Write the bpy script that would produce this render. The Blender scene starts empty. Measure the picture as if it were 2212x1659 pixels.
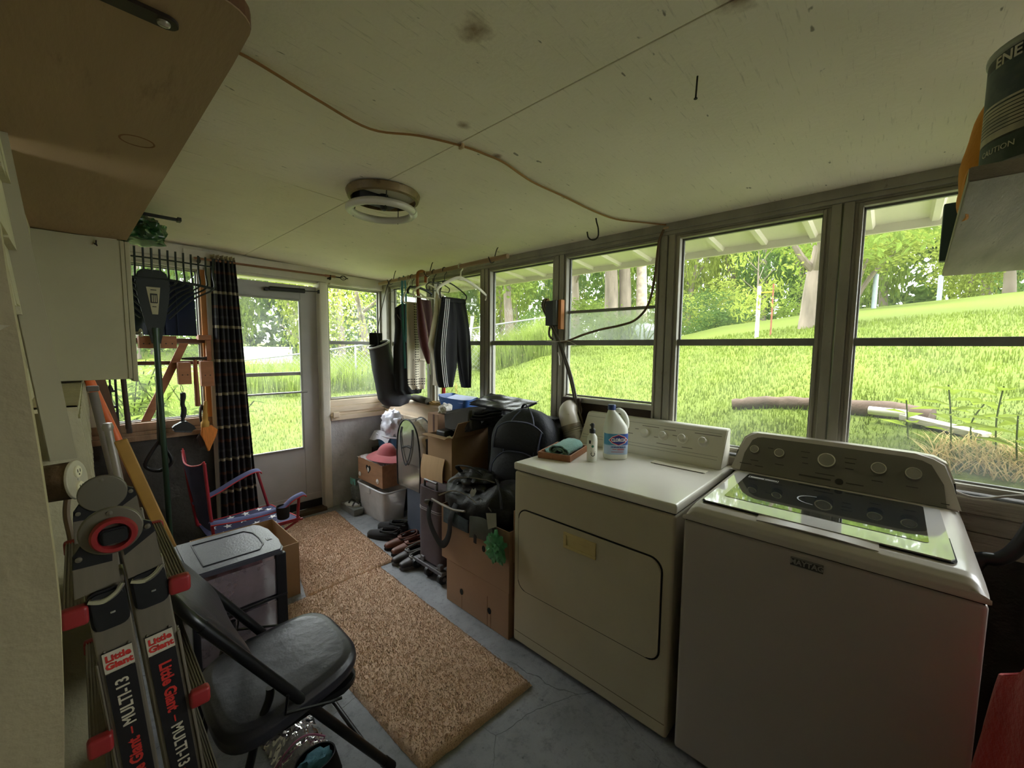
import bpy, bmesh, math, random
from math import sin, cos, pi, radians, atan2, hypot, sqrt
from mathutils import Vector, Matrix, noise
V = Vector
C = bpy.data.collections.new('porch'); bpy.context.scene.collection.children.link(C)
random.seed(7)

# ------------------------------------------------------------ materials
def lin(c):
    return tuple((x/255/12.92 if x/255 <= .04045 else ((x/255+.055)/1.055)**2.4) for x in c[:3]) + (1.,)
class NT:
    def __init__(s, tree): s.t = tree; s.n = tree.nodes; s.l = tree.links
    def new(s, typ, **kw):
        n = s.n.new(typ)
        for k, v in kw.items():
            if k.startswith('_'): setattr(n, k[1:], v)
            else:
                key = int(k[1:]) if k[0] == 'i' and k[1:].isdigit() else k.replace('__', ' ')
                if hasattr(v, 'node'): s.l.new(v, n.inputs[key])
                else: n.inputs[key].default_value = v
        return n
    def mixc(s, fac, a, b, blend='MIX'):
        n = s.n.new('ShaderNodeMix'); n.data_type = 'RGBA'; n.blend_type = blend
        for i, v in ((0, fac), (6, a), (7, b)):
            if hasattr(v, 'node'): s.l.new(v, n.inputs[i])
            else: n.inputs[i].default_value = v
        return n.outputs[2]
    def math(s, op, a, b=0., c=0.):
        n = s.n.new('ShaderNodeMath'); n.operation = op
        for i, v in enumerate((a, b, c)):
            if hasattr(v, 'node'): s.l.new(v, n.inputs[i])
            else: n.inputs[i].default_value = v
        return n.outputs[0]
    def ramp(s, fac, stops, interp='LINEAR'):
        n = s.n.new('ShaderNodeValToRGB'); n.color_ramp.interpolation = interp
        e = n.color_ramp.elements
        while len(e) < len(stops): e.new(.5)
        for el, (p, c) in zip(e, stops):
            el.position = p; el.color = c if not isinstance(c, (int, float)) else (c, c, c, 1)
        s.l.new(fac, n.inputs[0]); return n.outputs[0]
    def coord(s, which='Object'):
        return s.n.new('ShaderNodeTexCoord').outputs[which]
    def noise(s, vec, scale, detail=4, rough=.55, dist=0.):
        n = s.new('ShaderNodeTexNoise', Scale=scale, Detail=detail, Roughness=rough, Distortion=dist); s.l.new(vec, n.inputs['Vector'])
        return n.outputs[0]
    def scaled(s, vec, sc):
        n = s.new('ShaderNodeMapping'); n.inputs['Scale'].default_value = sc; s.l.new(vec, n.inputs['Vector']); return n.outputs[0]
    def sep(s, vec):
        n = s.n.new('ShaderNodeSeparateXYZ'); s.l.new(vec, n.inputs[0]); return n.outputs
MATS = {}
def mat(name, col, rough=.6, metal=0., var=.12, vs=6, bump=0., bs=60, spec=.5, coat=0., dirt=None, ds=9, dthr=.62, sc=(1, 1, 1), trans=0., alpha=1., build=None, sheen=0.):
    """plain surface: two-tone noise, optional dirt colour, bump; build(nt, base_colour_socket) may replace the colour"""
    if name in MATS: return MATS[name]
    m = bpy.data.materials.new(name); m.use_nodes = True; MATS[name] = m
    nt = NT(m.node_tree); p = m.node_tree.nodes['Principled BSDF']
    co = nt.coord()
    if sc != (1, 1, 1): co = nt.scaled(co, sc)
    c = lin(col)
    if var > 0:
        f = nt.ramp(nt.noise(co, vs, 5), [(.3, 0.), (.7, 1.)])
        c1 = tuple(x*(1-var) for x in c[:3]) + (1,); c2 = tuple(min(1, x*(1+var)) for x in c[:3]) + (1,)
        colsock = nt.mixc(f, c1, c2)
    else:
        r = nt.n.new('ShaderNodeRGB'); r.outputs[0].default_value = c; colsock = r.outputs[0]
    if dirt:
        df = nt.ramp(nt.noise(co, ds, 8, .7), [(dthr, 0.), (dthr+.1, 1.)])
        colsock = nt.mixc(df, colsock, lin(dirt))
    if build: colsock = build(nt, colsock, co) or colsock
    nt.l.new(colsock, p.inputs['Base Color'])
    p.inputs['Roughness'].default_value = rough; p.inputs['Metallic'].default_value = metal
    p.inputs['Specular IOR Level'].default_value = spec; p.inputs['Coat Weight'].default_value = coat
    if sheen: p.inputs['Sheen Weight'].default_value = sheen
    if trans: p.inputs['Transmission Weight'].default_value = trans
    if alpha < 1: p.inputs['Alpha'].default_value = alpha
    if bump:
        b = nt.new('ShaderNodeBump', Strength=bump, Distance=.01); nt.l.new(nt.noise(co, bs, 6), b.inputs['Height'])
        nt.l.new(b.outputs[0], p.inputs['Normal'])
    return m
def sheet_mat(name, col, opacity=.4, rough=.25, var=.1, vs=20, gloss=.1):
    """thin see-through film / pane: mix of transparent, diffuse and glossy"""
    if name in MATS: return MATS[name]
    m = bpy.data.materials.new(name); m.use_nodes = True; MATS[name] = m
    nt = NT(m.node_tree); n = m.node_tree.nodes; n.remove(n['Principled BSDF']); out = n['Material Output']
    tr = nt.new('ShaderNodeBsdfTransparent'); tr.inputs[0].default_value = (.97, .98, .97, 1)
    df = nt.new('ShaderNodeBsdfDiffuse', Color=lin(col)); tl = nt.new('ShaderNodeBsdfTranslucent', Color=lin(col))
    gl = nt.new('ShaderNodeBsdfGlossy', Roughness=rough)
    a = nt.new('ShaderNodeMixShader', i0=.5); nt.l.new(df.outputs[0], a.inputs[1]); nt.l.new(tl.outputs[0], a.inputs[2])
    op = nt.ramp(nt.noise(nt.coord(), vs, 6, .65), [(.3, max(0, opacity-var)), (.7, min(1, opacity+var))])
    b = nt.new('ShaderNodeMixShader'); nt.l.new(op, b.inputs[0]); nt.l.new(tr.outputs[0], b.inputs[1]); nt.l.new(a.outputs[0], b.inputs[2])
    lw = nt.new('ShaderNodeLayerWeight', Blend=.25)
    g = nt.math('MULTIPLY', lw.outputs['Fresnel'], gloss*4)
    c = nt.new('ShaderNodeMixShader'); nt.l.new(g, c.inputs[0]); nt.l.new(b.outputs[0], c.inputs[1]); nt.l.new(gl.outputs[0], c.inputs[2])
    nt.l.new(c.outputs[0], out.inputs[0]); return m
def leaf_mat(name, col, trans=.45, var=.3, vs=1.5, col2=None, alt=.6):
    if name in MATS: return MATS[name]
    m = bpy.data.materials.new(name); m.use_nodes = True; MATS[name] = m
    nt = NT(m.node_tree); n = m.node_tree.nodes; n.remove(n['Principled BSDF']); out = n['Material Output']
    f = nt.ramp(nt.noise(nt.coord(), vs, 4), [(.35, 0.), (.65, 1.)])
    c = lin(col); a = tuple(x*(1-var) for x in c[:3])+(1,); b = tuple(min(1, x*(1+var)) for x in c[:3])+(1,)
    cs = nt.mixc(f, a, b)
    if col2: cs = nt.mixc(nt.ramp(nt.noise(nt.coord(), vs*6, 3), [(alt, 0.), (alt+.03, 1.)]), cs, lin(col2))
    d = nt.new('ShaderNodeBsdfDiffuse', Color=cs); t = nt.new('ShaderNodeBsdfTranslucent', Color=cs)
    mx = nt.new('ShaderNodeMixShader', i0=trans); nt.l.new(d.outputs[0], mx.inputs[1]); nt.l.new(t.outputs[0], mx.inputs[2])
    nt.l.new(mx.outputs[0], out.inputs[0]); return m

# ------------------------------------------------------------ objects
def tag(o, label=None, cat=None, group=None, kind=None):
    if label: o['label'] = label
    if cat: o['category'] = cat
    if group: o['group'] = group
    if kind: o['kind'] = kind
    return o
def thing(name, label, cat, loc=(0, 0, 0), rotz=0., group=None, rot=None):
    """an Empty at the thing's base; its parts are given in the thing's own coordinates"""
    o = bpy.data.objects.new(name, None); o.empty_display_size = .05; C.objects.link(o)
    o.location = loc; o.rotation_euler = rot if rot else (0, 0, rotz)
    return tag(o, label, cat, group)
def world_thing(name, label, cat, loc, group=None):
    """the same, but its parts are given in room coordinates"""
    o = thing(name, label, cat, loc, 0, group); o['_w'] = 1; return o
def obj(name, bm, m, parent=None, smooth=50):
    me = bpy.data.meshes.new(name)
    if isinstance(bm, tuple): me.from_pydata(bm[0], [], bm[1])
    else:
        bmesh.ops.recalc_face_normals(bm, faces=bm.faces[:]); bm.to_mesh(me); bm.free()
    for x in (m if isinstance(m, (list, tuple)) else [m]): me.materials.append(x)
    if smooth:
        for p in me.polygons: p.use_smooth = True
        me.set_sharp_from_angle(angle=radians(smooth))
    o = bpy.data.objects.new(name, me); C.objects.link(o)
    if smooth and len(me.polygons) < 9000: o.modifiers.new('normals', 'WEIGHTED_NORMAL').keep_sharp = True
    if parent:
        o.parent = parent; r = parent
        while r.parent: r = r.parent
        if '_w' in r: o.matrix_parent_inverse = Matrix.Translation(-r.location) if parent is r else Matrix()
    return o
def struct(name, bm, m, parent=None, smooth=50):
    o = obj(name, bm, m, parent, smooth)
    if not parent: o['kind'] = 'structure'
    return o
def copy_tree(o, parent=None):
    c = o.copy(); C.objects.link(c)
    if parent: c.parent = parent
    for ch in list(o.children): copy_tree(ch, c)
    return c

# ------------------------------------------------------------ shapes (each adds to a bmesh)
def B(): return bmesh.new()
def xf(bm, vs, mtx):
    if mtx is not None:
        for v in vs: v.co = mtx @ v.co
def box(bm, c, s, mtx=None, bev=0., seg=2):
    """box centred at c, size s"""
    t = bmesh.ops.create_cube(bm, size=1.)['verts']
    for v in t: v.co = V((v.co.x*s[0]+c[0], v.co.y*s[1]+c[1], v.co.z*s[2]+c[2]))
    if bev:
        es = list({e for v in t for e in v.link_edges})
        r = bmesh.ops.bevel(bm, geom=es, offset=bev, segments=seg, affect='EDGES', profile=.5)
        t = list({v for f in r['faces'] for v in f.verts} | {v for v in t if v.is_valid})
        st = list(t); seen = set(t)
        while st:
            v = st.pop()
            for e in v.link_edges:
                w = e.other_vert(v)
                if w not in seen: seen.add(w); st.append(w)
        t = list(seen)
    xf(bm, t, mtx); return t
def bx(bm, x0, x1, y0, y1, z0, z1, bev=0., mtx=None):
    return box(bm, ((x0+x1)/2, (y0+y1)/2, (z0+z1)/2), (abs(x1-x0), abs(y1-y0), abs(z1-z0)), mtx, bev)
def spline(pts, n=6, closed=False):
    P = [V(p) for p in pts]; k = len(P); out = []
    for i in range(k if closed else k-1):
        a, b, c, d = (P[(i-1) % k], P[i], P[(i+1) % k], P[(i+2) % k]) if closed else (P[max(i-1, 0)], P[i], P[i+1], P[min(i+2, k-1)])
        for j in range(n):
            t = j/n
            out.append(.5*((2*b)+(c-a)*t+(2*a-5*b+4*c-d)*t*t+(3*b-a-3*c+d)*t**3))
    if not closed: out.append(P[-1])
    return out
def tube(bm, pts, r, seg=8, closed=False, cap=True, mtx=None, flat=1., up=None):
    """tube along pts; r may be a list; flat squashes one section axis"""
    P = [V(p) for p in pts]; n = len(P); rings = []
    R = r if isinstance(r, (list, tuple)) else [r]*n
    nrm = V(up) if up else None
    for i, p in enumerate(P):
        t = (P[(i+1) % n]-P[i-1]) if closed else (P[min(i+1, n-1)]-P[max(i-1, 0)])
        if t.length < 1e-9: t = V((0, 0, 1))
        t.normalize()
        if nrm is None or abs(nrm.dot(t)) > .999:
            nrm = t.orthogonal()
        nrm = (nrm-t*nrm.dot(t)).normalized(); b = t.cross(nrm)
        rings.append([bm.verts.new(p+(nrm*cos(2*pi*k/seg)*flat+b*sin(2*pi*k/seg))*R[i]) for k in range(seg)])
    for i in range(n if closed else n-1):
        a, b2 = rings[i], rings[(i+1) % n]
        for k in range(seg): bm.faces.new((a[k], a[(k+1) % seg], b2[(k+1) % seg], b2[k]))
    if cap and not closed:
        bm.faces.new(rings[0][::-1]); bm.faces.new(rings[-1])
    vs = [v for q in rings for v in q]; xf(bm, vs, mtx); return vs
def lathe(bm, prof, seg=24, mtx=None, cap=True, arc=2*pi):
    """profile [(r, z)] turned about Z"""
    rings = []
    full = arc > 6.28
    for r, z in prof:
        rings.append([bm.verts.new((r*cos(arc*k/seg), r*sin(arc*k/seg), z)) for k in range(seg if full else seg+1)])
    for a, b in zip(rings, rings[1:]):
        for k in range(seg):
            k2 = (k+1) % seg if full else k+1
            bm.faces.new((a[k], a[k2], b[k2], b[k]))
    if cap and full:
        if prof[0][0] > 1e-5: bm.faces.new(rings[0][::-1])
        if prof[-1][0] > 1e-5: bm.faces.new(rings[-1])
    vs = [v for q in rings for v in q]; xf(bm, vs, mtx)
    return vs
def prism(bm, poly, d, mtx=None, bev=0.):
    """2-D polygon in XY extruded d along Z"""
    lo = [bm.verts.new((x, y, 0)) for x, y in poly]; hi = [bm.verts.new((x, y, d)) for x, y in poly]; n = len(poly)
    fs = [bm.faces.new(lo[::-1]), bm.faces.new(hi)]
    for i in range(n): bm.faces.new((lo[i], lo[(i+1) % n], hi[(i+1) % n], hi[i]))
    vs = lo+hi
    if bev:
        es = list({e for f in fs for e in f.edges})
        r = bmesh.ops.bevel(bm, geom=es, offset=bev, segments=2, affect='EDGES')
        st = [v for v in vs if v.is_valid]+[v for f in r['faces'] for v in f.verts]; seen = set(st)
        while st:
            v = st.pop()
            for e in v.link_edges:
                w = e.other_vert(v)
                if w not in seen: seen.add(w); st.append(w)
        vs = list(seen)
    xf(bm, vs, mtx); return vs
def surf(bm, fn, nu, nv, cu=False, cv=False, thick=0.):
    """grid surface fn(u, v) -> point, u, v in 0..1; thick gives it a second skin and a rim"""
    g = [[V(fn(i/(nu if cu else nu-1), j/(nv if cv else nv-1))) for j in range(nv)] for i in range(nu)]
    def quads(G, flip):
        for i in range(nu if cu else nu-1):
            for j in range(nv if cv else nv-1):
                q = [G[i][j], G[(i+1) % nu][j], G[(i+1) % nu][(j+1) % nv], G[i][(j+1) % nv]]
                try: bm.faces.new(q[::-1] if flip else q)
                except ValueError: pass
    G = [[bm.verts.new(p) for p in r] for r in g]; quads(G, False)
    if thick:
        H = []
        for i in range(nu):
            row = []
            for j in range(nv):
                du = g[(i+1) % nu if cu else min(i+1, nu-1)][j]-g[i-1 if cu else max(i-1, 0)][j]
                dv = g[i][(j+1) % nv if cv else min(j+1, nv-1)]-g[i][j-1 if cv else max(j-1, 0)]
                nn = du.cross(dv); nn = nn.normalized() if nn.length > 1e-12 else V((0, 0, 1))
                row.append(bm.verts.new(g[i][j]-nn*thick))
            H.append(row)
        quads(H, True)
        if not cv:
            for i in range(nu if cu else nu-1):
                for j in (0, nv-1): bm.faces.new((G[i][j], G[(i+1) % nu][j], H[(i+1) % nu][j], H[i][j]))
        if not cu:
            for j in range(nv if cv else nv-1):
                for i in (0, nu-1): bm.faces.new((G[i][j], G[i][(j+1) % nv], H[i][(j+1) % nv], H[i][j]))
    return G
def blob(bm, c, s, amp=.1, freq=3., seed=0, sub=3, mtx=None, flatz=None):
    """noisy ellipsoid (crumpled bag, wad of cloth)"""
    t = bmesh.ops.create_icosphere(bm, subdivisions=sub, radius=1.)['verts']
    for v in t:
        d = v.co.normalized(); k = 1+amp*noise.noise(d*freq+V((seed*7.3, seed*1.7, 0)))+amp*.5*noise.noise(d*freq*2.7+V((0, seed*3.1, 5)))
        q = V((d.x*s[0], d.y*s[1], d.z*s[2]))*k
        if flatz is not None and q.z < flatz: q.z = flatz
        v.co = q+V(c)
    xf(bm, t, mtx); return t
def frame_rect(bm, plane, a0, a1, b0, b1, pos, depth, w, bev=.002):
    """four bars round a rectangle; plane 'x' means the frame lies in Y-Z at x=pos, 'y' in X-Z at y=pos"""
    def bar(p0, p1, q0, q1):
        if plane == 'x': bx(bm, pos, pos+depth, p0, p1, q0, q1, bev)
        else: bx(bm, p0, p1, pos, pos+depth, q0, q1, bev)
    bar(a0, a0+w, b0, b1); bar(a1-w, a1, b0, b1); bar(a0+w, a1-w, b0, b0+w); bar(a0+w, a1-w, b1-w, b1)
def rrect(w, h, r, n=5, cx=0., cy=0.):
    out = []
    for k, (sx, sy) in enumerate(((1, 1), (-1, 1), (-1, -1), (1, -1))):
        for i in range(n+1):
            a = pi/2*(k+i/n); out.append((cx+sx*(w/2-r)+r*cos(a), cy+sy*(h/2-r)+r*sin(a)))
    return out
def ME(loc=(0, 0, 0), x=None, y=None, z=None):
    """matrix with the given axis directions"""
    X, Y, Z = (V(a).normalized() if a is not None else None for a in (x, y, z))
    if X is None and Y is None: Y = (V((0, 0, 1))-Z*Z.z) if abs(Z.z) < .99 else V((0, 1, 0)); Y.normalize()
    if X is None and Z is None: Z = V((0, 0, 1)) if abs(Y.z) < .9 else V((1, 0, 0))
    if X is None: X = Y.cross(Z)
    if Y is None: Y = Z.cross(X)
    if Z is None: Z = X.cross(Y)
    m = Matrix((X, Y, Z)).transposed().to_4x4(); m.translation = V(loc); return m
def T(x, y, z): return Matrix.Translation((x, y, z))
def RX(a): return Matrix.Rotation(a, 4, 'X')
def RY(a): return Matrix.Rotation(a, 4, 'Y')
def RZ(a): return Matrix.Rotation(a, 4, 'Z')
def text(bm, s, size, mtx, depth=.0006, bold=0., shear=0., spacing=1., align='CENTER', fn=None, sx=1.):
    """lettering as thin solid glyphs, in the XY plane of mtx"""
    cu = bpy.data.curves.new('t', 'FONT'); cu.body = s; cu.size = size; cu.extrude = depth; cu.offset = bold; cu.shear = shear
    cu.align_x = align; cu.align_y = 'CENTER'; cu.space_character = spacing; cu.resolution_u = 2
    o = bpy.data.objects.new('t', cu); C.objects.link(o)
    me = bpy.data.meshes.new_from_object(o.evaluated_get(bpy.context.evaluated_depsgraph_get()))
    n0 = len(bm.verts); bm.from_mesh(me); bm.verts.ensure_lookup_table()
    for v in bm.verts[n0:]:
        v.co.x *= sx
        v.co = V(fn(v.co.x, v.co.y, v.co.z)) if fn else mtx @ v.co
    bpy.data.objects.remove(o); bpy.data.curves.remove(cu); bpy.data.meshes.remove(me)
def setmat(bm, f0, idx):
    bm.faces.ensure_lookup_table()
    for f in bm.faces[f0:]: f.material_index = idx
SKY_F, SKY_B, SKY_N, EXPO = 4.5, 8.0, 14.0, 0.42
# ------------------------------------------------------------ measures of the porch (metres)
XW, YW = 2.118, 3.662            # glass plane of the long window wall, face of the door wall
def zc(x): return 2.083+(2.118-x)*.042     # the lean-to ceiling rises towards the house
# ------------------------------------------------------------ camera
cam = bpy.data.cameras.new('camera'); cam.sensor_width = 36; cam.sensor_fit = 'HORIZONTAL'; cam.lens = 883.5/2212*36
cam.shift_y = -2.5/2212; cam.clip_start = .02
co = bpy.data.objects.new('camera', cam); C.objects.link(co); bpy.context.scene.camera = co
yw, pt, rl = radians(46.929), radians(4.788), radians(-.540)
fw = V((sin(yw)*cos(pt), cos(yw)*cos(pt), -sin(pt))); rt = V((cos(yw), -sin(yw), 0)); dn = fw.cross(rt)
r2 = rt*cos(rl)+dn*sin(rl); d2 = dn*cos(rl)-rt*sin(rl)
mm = Matrix((r2, -d2, -fw)).transposed().to_4x4(); mm.translation = V((0, 0, 1.45)); co.matrix_world = mm

# ------------------------------------------------------------ shell materials
def ceil_build(nt, cs, co):
    g = nt.noise(nt.scaled(co, (1.2, 14, 1)), 9, 7, .7)
    cs = nt.mixc(nt.ramp(g, [(.58, 0.), (.70, .30)]), cs, lin((120, 104, 78)))
    sp = nt.noise(nt.scaled(co, (4, 9, 1)), 5, 2, .5)
    cs = nt.mixc(nt.ramp(sp, [(.735, 0.), (.78, .7)]), cs, lin((84, 66, 42)))
    s = nt.sep(co)
    for (x, y, r) in ((.638, .718, .05), (.86, 1.02, .03), (1.06, 1.07, .025), (.92, .27, .05)):   # rusty damp marks
        d = nt.math('SQRT', nt.math('ADD', nt.math('POWER', nt.math('SUBTRACT', s[0], x), 2), nt.math('POWER', nt.math('SUBTRACT', s[1], y), 2)))
        d = nt.math('ADD', d, nt.math('MULTIPLY', nt.math('SUBTRACT', nt.noise(co, 30, 5), .5), r*1.4))
        cs = nt.mixc(nt.ramp(nt.math('DIVIDE', d, r), [(.1, .75), (.9, 0.)]), cs, lin((132, 92, 50)))
    return cs
M_ceil = mat('ceiling paint', (246, 236, 218), .75, var=.04, vs=3, bump=.10, bs=70, build=ceil_build, spec=.3)
def floor_build(nt, cs, co):
    v = nt.new('ShaderNodeTexVoronoi', Scale=2.0); v.feature = 'DISTANCE_TO_EDGE'
    nv = nt.new('ShaderNodeTexNoise', Scale=2.4, Detail=6.)
    nt.l.new(co, nv.inputs['Vector']); ad = nt.mixc(.16, co, nv.outputs['Color']); nt.l.new(ad, v.inputs['Vector'])
    crack = nt.ramp(v.outputs['Distance'], [(.0, 1.), (.0028, 0.)])
    cs = nt.mixc(nt.math('MULTIPLY', nt.math('MULTIPLY', crack, .8), nt.ramp(nt.noise(co, 1.7, 3), [(.45, 0.), (.55, 1.)])), cs, lin((46, 46, 46)))
    return nt.mixc(nt.ramp(nt.noise(co, 22, 8, .75), [(.5, 0.), (.7, .8)]), cs, lin((104, 106, 110)))
M_floor = mat('concrete floor', (142, 144, 150), .8, var=.25, vs=3, bump=.5, bs=45, dirt=(70, 70, 68), ds=30, dthr=.62, build=floor_build)
M_stucco = mat('grey parged concrete', (202, 202, 206), .95, var=.2, vs=5, bump=1., bs=22, dirt=(150, 150, 154), ds=7)
M_dark = mat('dark painted block', (70, 68, 64), .9, var=.25, vs=5, bump=.8, bs=30, dirt=(120, 118, 108), ds=5, dthr=.7)
M_alu = mat('weathered window frame', (160, 156, 142), .55, var=.16, vs=9, bump=.15, bs=60, dirt=(92, 84, 68), ds=11, dthr=.64, sc=(1, 1, .35))
M_sash = mat('grey sash', (128, 128, 124), .45, var=.14, vs=9, dirt=(74, 68, 60), ds=14, dthr=.68)
M_white = mat('old white paint', (222, 216, 204), .6, var=.07, vs=6, bump=.15, bs=60, dirt=(150, 134, 108), ds=10, dthr=.7)
M_pine = mat('bare pine', (230, 212, 188), .7, var=.14, vs=3, sc=(1, 1, 9), bump=.1, dirt=(190, 156, 120), ds=12, dthr=.7)
M_shake = mat('cream painted shakes', (186, 178, 146), .8, var=.10, vs=7, bump=.6, bs=26, dirt=(120, 104, 74), ds=14, dthr=.74)
M_plank = mat('weathered boards', (168, 160, 146), .8, var=.25, vs=4, sc=(1, .3, 4), bump=.5, bs=40, dirt=(84, 78, 68), ds=7, dthr=.6)
M_glass = sheet_mat('window glass', (225, 230, 228), .035, .05, .03, 5, .10)
M_fog = sheet_mat('fogged plastic', (225, 230, 225), .30, .3, .12, 9, .1)
M_soffit = mat('cream metal roofing', (236, 230, 214), .5, var=.06, vs=4, dirt=(150, 130, 100), ds=5, dthr=.72)

# ------------------------------------------------------------ floor, ceiling, roof
bm = B(); bx(bm, -1.0, 2.3, -3.2, 3.85, -.12, 0); struct('floor', bm, M_floor)
bm = B()                                   # sheets of painted board with open seams, on a solid deck
def sheet(x0, x1, y0, y1):
    t = bx(bm, x0, x1, y0, y1, 0, .012, .0015)
    for v in t: v.co.z += zc(v.co.x)
for (x0, x1) in ((-.9, -.302), (-.3, .917), (.9205, 2.135)):
    for (y0, y1) in ((-3.0, -.492), (-.49, 1.942), (1.9455, 3.70)):
        sheet(x0, x1, y0, y1)
t = bx(bm, -.9, 2.12, -3.0, 3.70, .0125, .05)
for v in t: v.co.z += zc(v.co.x)
struct('ceiling', bm, M_ceil)
bm = B()
t = bx(bm, -1.0, 2.62, -3.4, 4.0, .055, .10)
for v in t: v.co.z += 2.083+(2.118-v.co.x)*.042
struct('roof', bm, M_soffit)
bm = B()                                   # metal panel under the eave: ribs run down to the open lip
EX = 2.74
def ez(x): return 2.135-(x-2.12)*.10
t = bx(bm, 2.135, EX, -3.4, 4.1, 0, .008)
for v in t: v.co.z += ez(v.co.x)
for k in range(33):
    y = -3.3+k*.229
    P = [(-.022, 0), (-.012, -.020), (.012, -.020), (.022, 0)]
    t = prism(bm, P, EX-2.14, ME((2.14, y, 0), x=(0, 1, 0), z=(1, 0, 0)))
    for v in t: v.co.z += ez(v.co.x)
bx(bm, EX, EX+.02, -3.4, 4.1, ez(EX)-.04, ez(EX)+.03, .003)
struct('roof', bm, M_soffit)

# ------------------------------------------------------------ the long window wall
bm = B(); bx(bm, 2.10, 2.30, -3.0, 3.70, 0, .955); struct('wall_right', bm, M_dark)
bm = B(); bx(bm, 2.085, 2.30, 1.29, 1.62, .80, .957, .004); struct('wall_right', bm, mat('whitewashed brick', (196, 190, 178), .9, var=.2, vs=7, bump=.8, bs=25, dirt=(110, 100, 90)))
bm = B(); bx(bm, 2.095, 2.24, -3.0, 3.70, 2.022, 2.14, .003); bx(bm, 2.075, 2.097, -3.0, 3.70, 2.048, 2.095, .004); bx(bm, 2.083, 2.097, -3.0, 3.70, 2.030, 2.05, .004)
struct('trim_1', bm, M_alu)
bm = B()
for (z0, z1, x) in ((.90, .955, 2.07), (.835, .898, 2.083), (.765, .833, 2.085)): bx(bm, x, 2.10, -3.0, .9, z0, z1, .004)
struct('trim_2', bm, M_plank)
bm = B(); bx(bm, 2.02, 2.11, 1.62, 3.66, .955, .975, .003); bx(bm, 2.06, 2.105, 1.62, 3.66, .80, .954, .003); bx(bm, 2.035, 2.06, 1.62, 3.66, .79, .835, .004)
struct('trim_3', bm, M_pine)
WC = [3.255, 2.575, 1.897, 1.222, .534, -.16, -.85, -1.54, -2.23]
def window(n, plane, a0, a1, b0, b1, pos, rail=1.489, low=None, strip=None):
    e = bpy.data.objects.new('window_%d' % n, None); C.objects.link(e); e['kind'] = 'structure'
    w = .011
    f = B(); frame_rect(f, plane, a0-.02, a1+.02, b0-.02, b1+.02, pos-.018, .055, .021, .003)
    frame_rect(f, plane, a0-.008, a1+.008, b0-.008, b1+.008, pos-.026, .03, .012, .002)
    struct('frame', f, M_alu, e)
    lo = low if low else b0
    f = B(); frame_rect(f, plane, a0, a1, rail-.002, b1, pos+.012, .014, w); struct('upper_sash', f, M_sash, e)
    f = B(); frame_rect(f, plane, a0, a1, lo, rail+.016, pos-.004, .014, w)
    if plane == 'x': bx(f, pos-.008, pos+.01, a0, a1, rail-.016, rail+.016, .003)
    else: bx(f, a0, a1, pos-.008, pos+.01, rail-.016, rail+.016, .003)
    struct('lower_sash', f, M_sash, e)
    def pane(nm, z0, z1, p, m, q0=a0+.004, q1=a1-.004):
        f = B()
        if plane == 'x': bx(f, p, p+.003, q0, q1, z0, z1)
        else: bx(f, q0, q1, p, p+.003, z0, z1)
        struct(nm, f, m, e, 0)
    pane('upper_pane', rail, b1-.004, pos+.017, M_glass)
    pane('lower_pane', lo+.004, rail, pos+.001, M_glass)
    if strip:
        pane('plastic_strip', rail+.017, strip, pos+.008, M_fog)
        f = B(); bx(f, pos+.004, pos+.02, a0, a1, strip, strip+.017, .003); struct('strip_rail', f, M_sash, e)
    if low:
        f = B(); bx(f, pos-.004, pos+.03, a0, a1, b0, low-.03, .002); struct('kick_panel', f, mat('dark stained board', (70, 54, 42), .8, var=.3, vs=8, dirt=(150, 140, 122), ds=9, dthr=.66), e)
        f = B(); bx(f, pos-.03, pos+.02, a0-.01, a1+.01, low-.032, low-.004, .004); struct('sill', f, M_alu, e)
    return e
for i, yc in enumerate(WC):
    a, b = yc-.289, yc+.289
    if i == 3: window(i+1, 'x', a, b, .99, 2.010, XW, low=1.158, strip=1.670)
    else: window(i+1, 'x', a, b, .99, 2.010, XW)
for i, yc in enumerate(WC[:-1]):                        # posts: two pressed jambs with a groove between
    y = (yc+WC[i+1])/2; bm = B()
    for s in (-1, 1):
        bx(bm, 2.086, 2.16, y+s*.0025, y+s*.036, .955, 2.03, .004); bx(bm, 2.098, 2.16, y+s*.0355, y+s*.047, .955, 2.03, .003)
    for z in (1.05, 1.25, 1.49, 1.74, 1.95): box(bm, (2.0855, y+.012, z), (.002, .008, .008), bev=.0015)
    struct('trim_%d' % (i+4), bm, M_alu)
bm = B(); bx(bm, 2.06, 2.16, 3.575, 3.70, .955, 2.06, .004); struct('trim_13', bm, M_alu)

# ------------------------------------------------------------ the door wall
bm = B(); bx(bm, 1.53, 2.12, YW, 3.86, 0, .80); struct('wall_far', bm, M_stucco)
bm = B(); bx(bm, -.25, .70, YW, 3.86, 0, .82); struct('wall_far', bm, M_dark)
bm = B(); bx(bm, -.25, 2.16, YW+.002, 3.86, 1.992, 2.20); bx(bm, -.25, .08, YW+.002, 3.86, .82, 1.992); struct('wall_far', bm, M_white)
bm = B(); bx(bm, .55, 1.556, YW-.045, YW+.002, 2.006, 2.118, .004); bx(bm, 1.0, 1.556, YW-.047, YW-.045, 2.004, 2.02); struct('trim_14', bm, M_white)
bm = B(); bx(bm, 1.556, 2.10, YW-.016, YW+.01, 2.005, 2.088, .004); bx(bm, 1.556, 2.10, YW-.03, YW+.01, 1.990, 2.008, .003); struct('trim_15', bm, M_white)
bm = B(); bx(bm, -.05, .66, YW-.03, YW+.01, 2.05, 2.14, .004); bx(bm, -.05, .66, YW-.018, YW+.01, 1.99, 2.049, .003); struct('trim_16', bm, M_white)
bm = B(); bx(bm, 1.462, 1.534, YW-.03, YW+.12, 0, 2.006, .012); struct('trim_17', bm, M_white)
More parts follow.
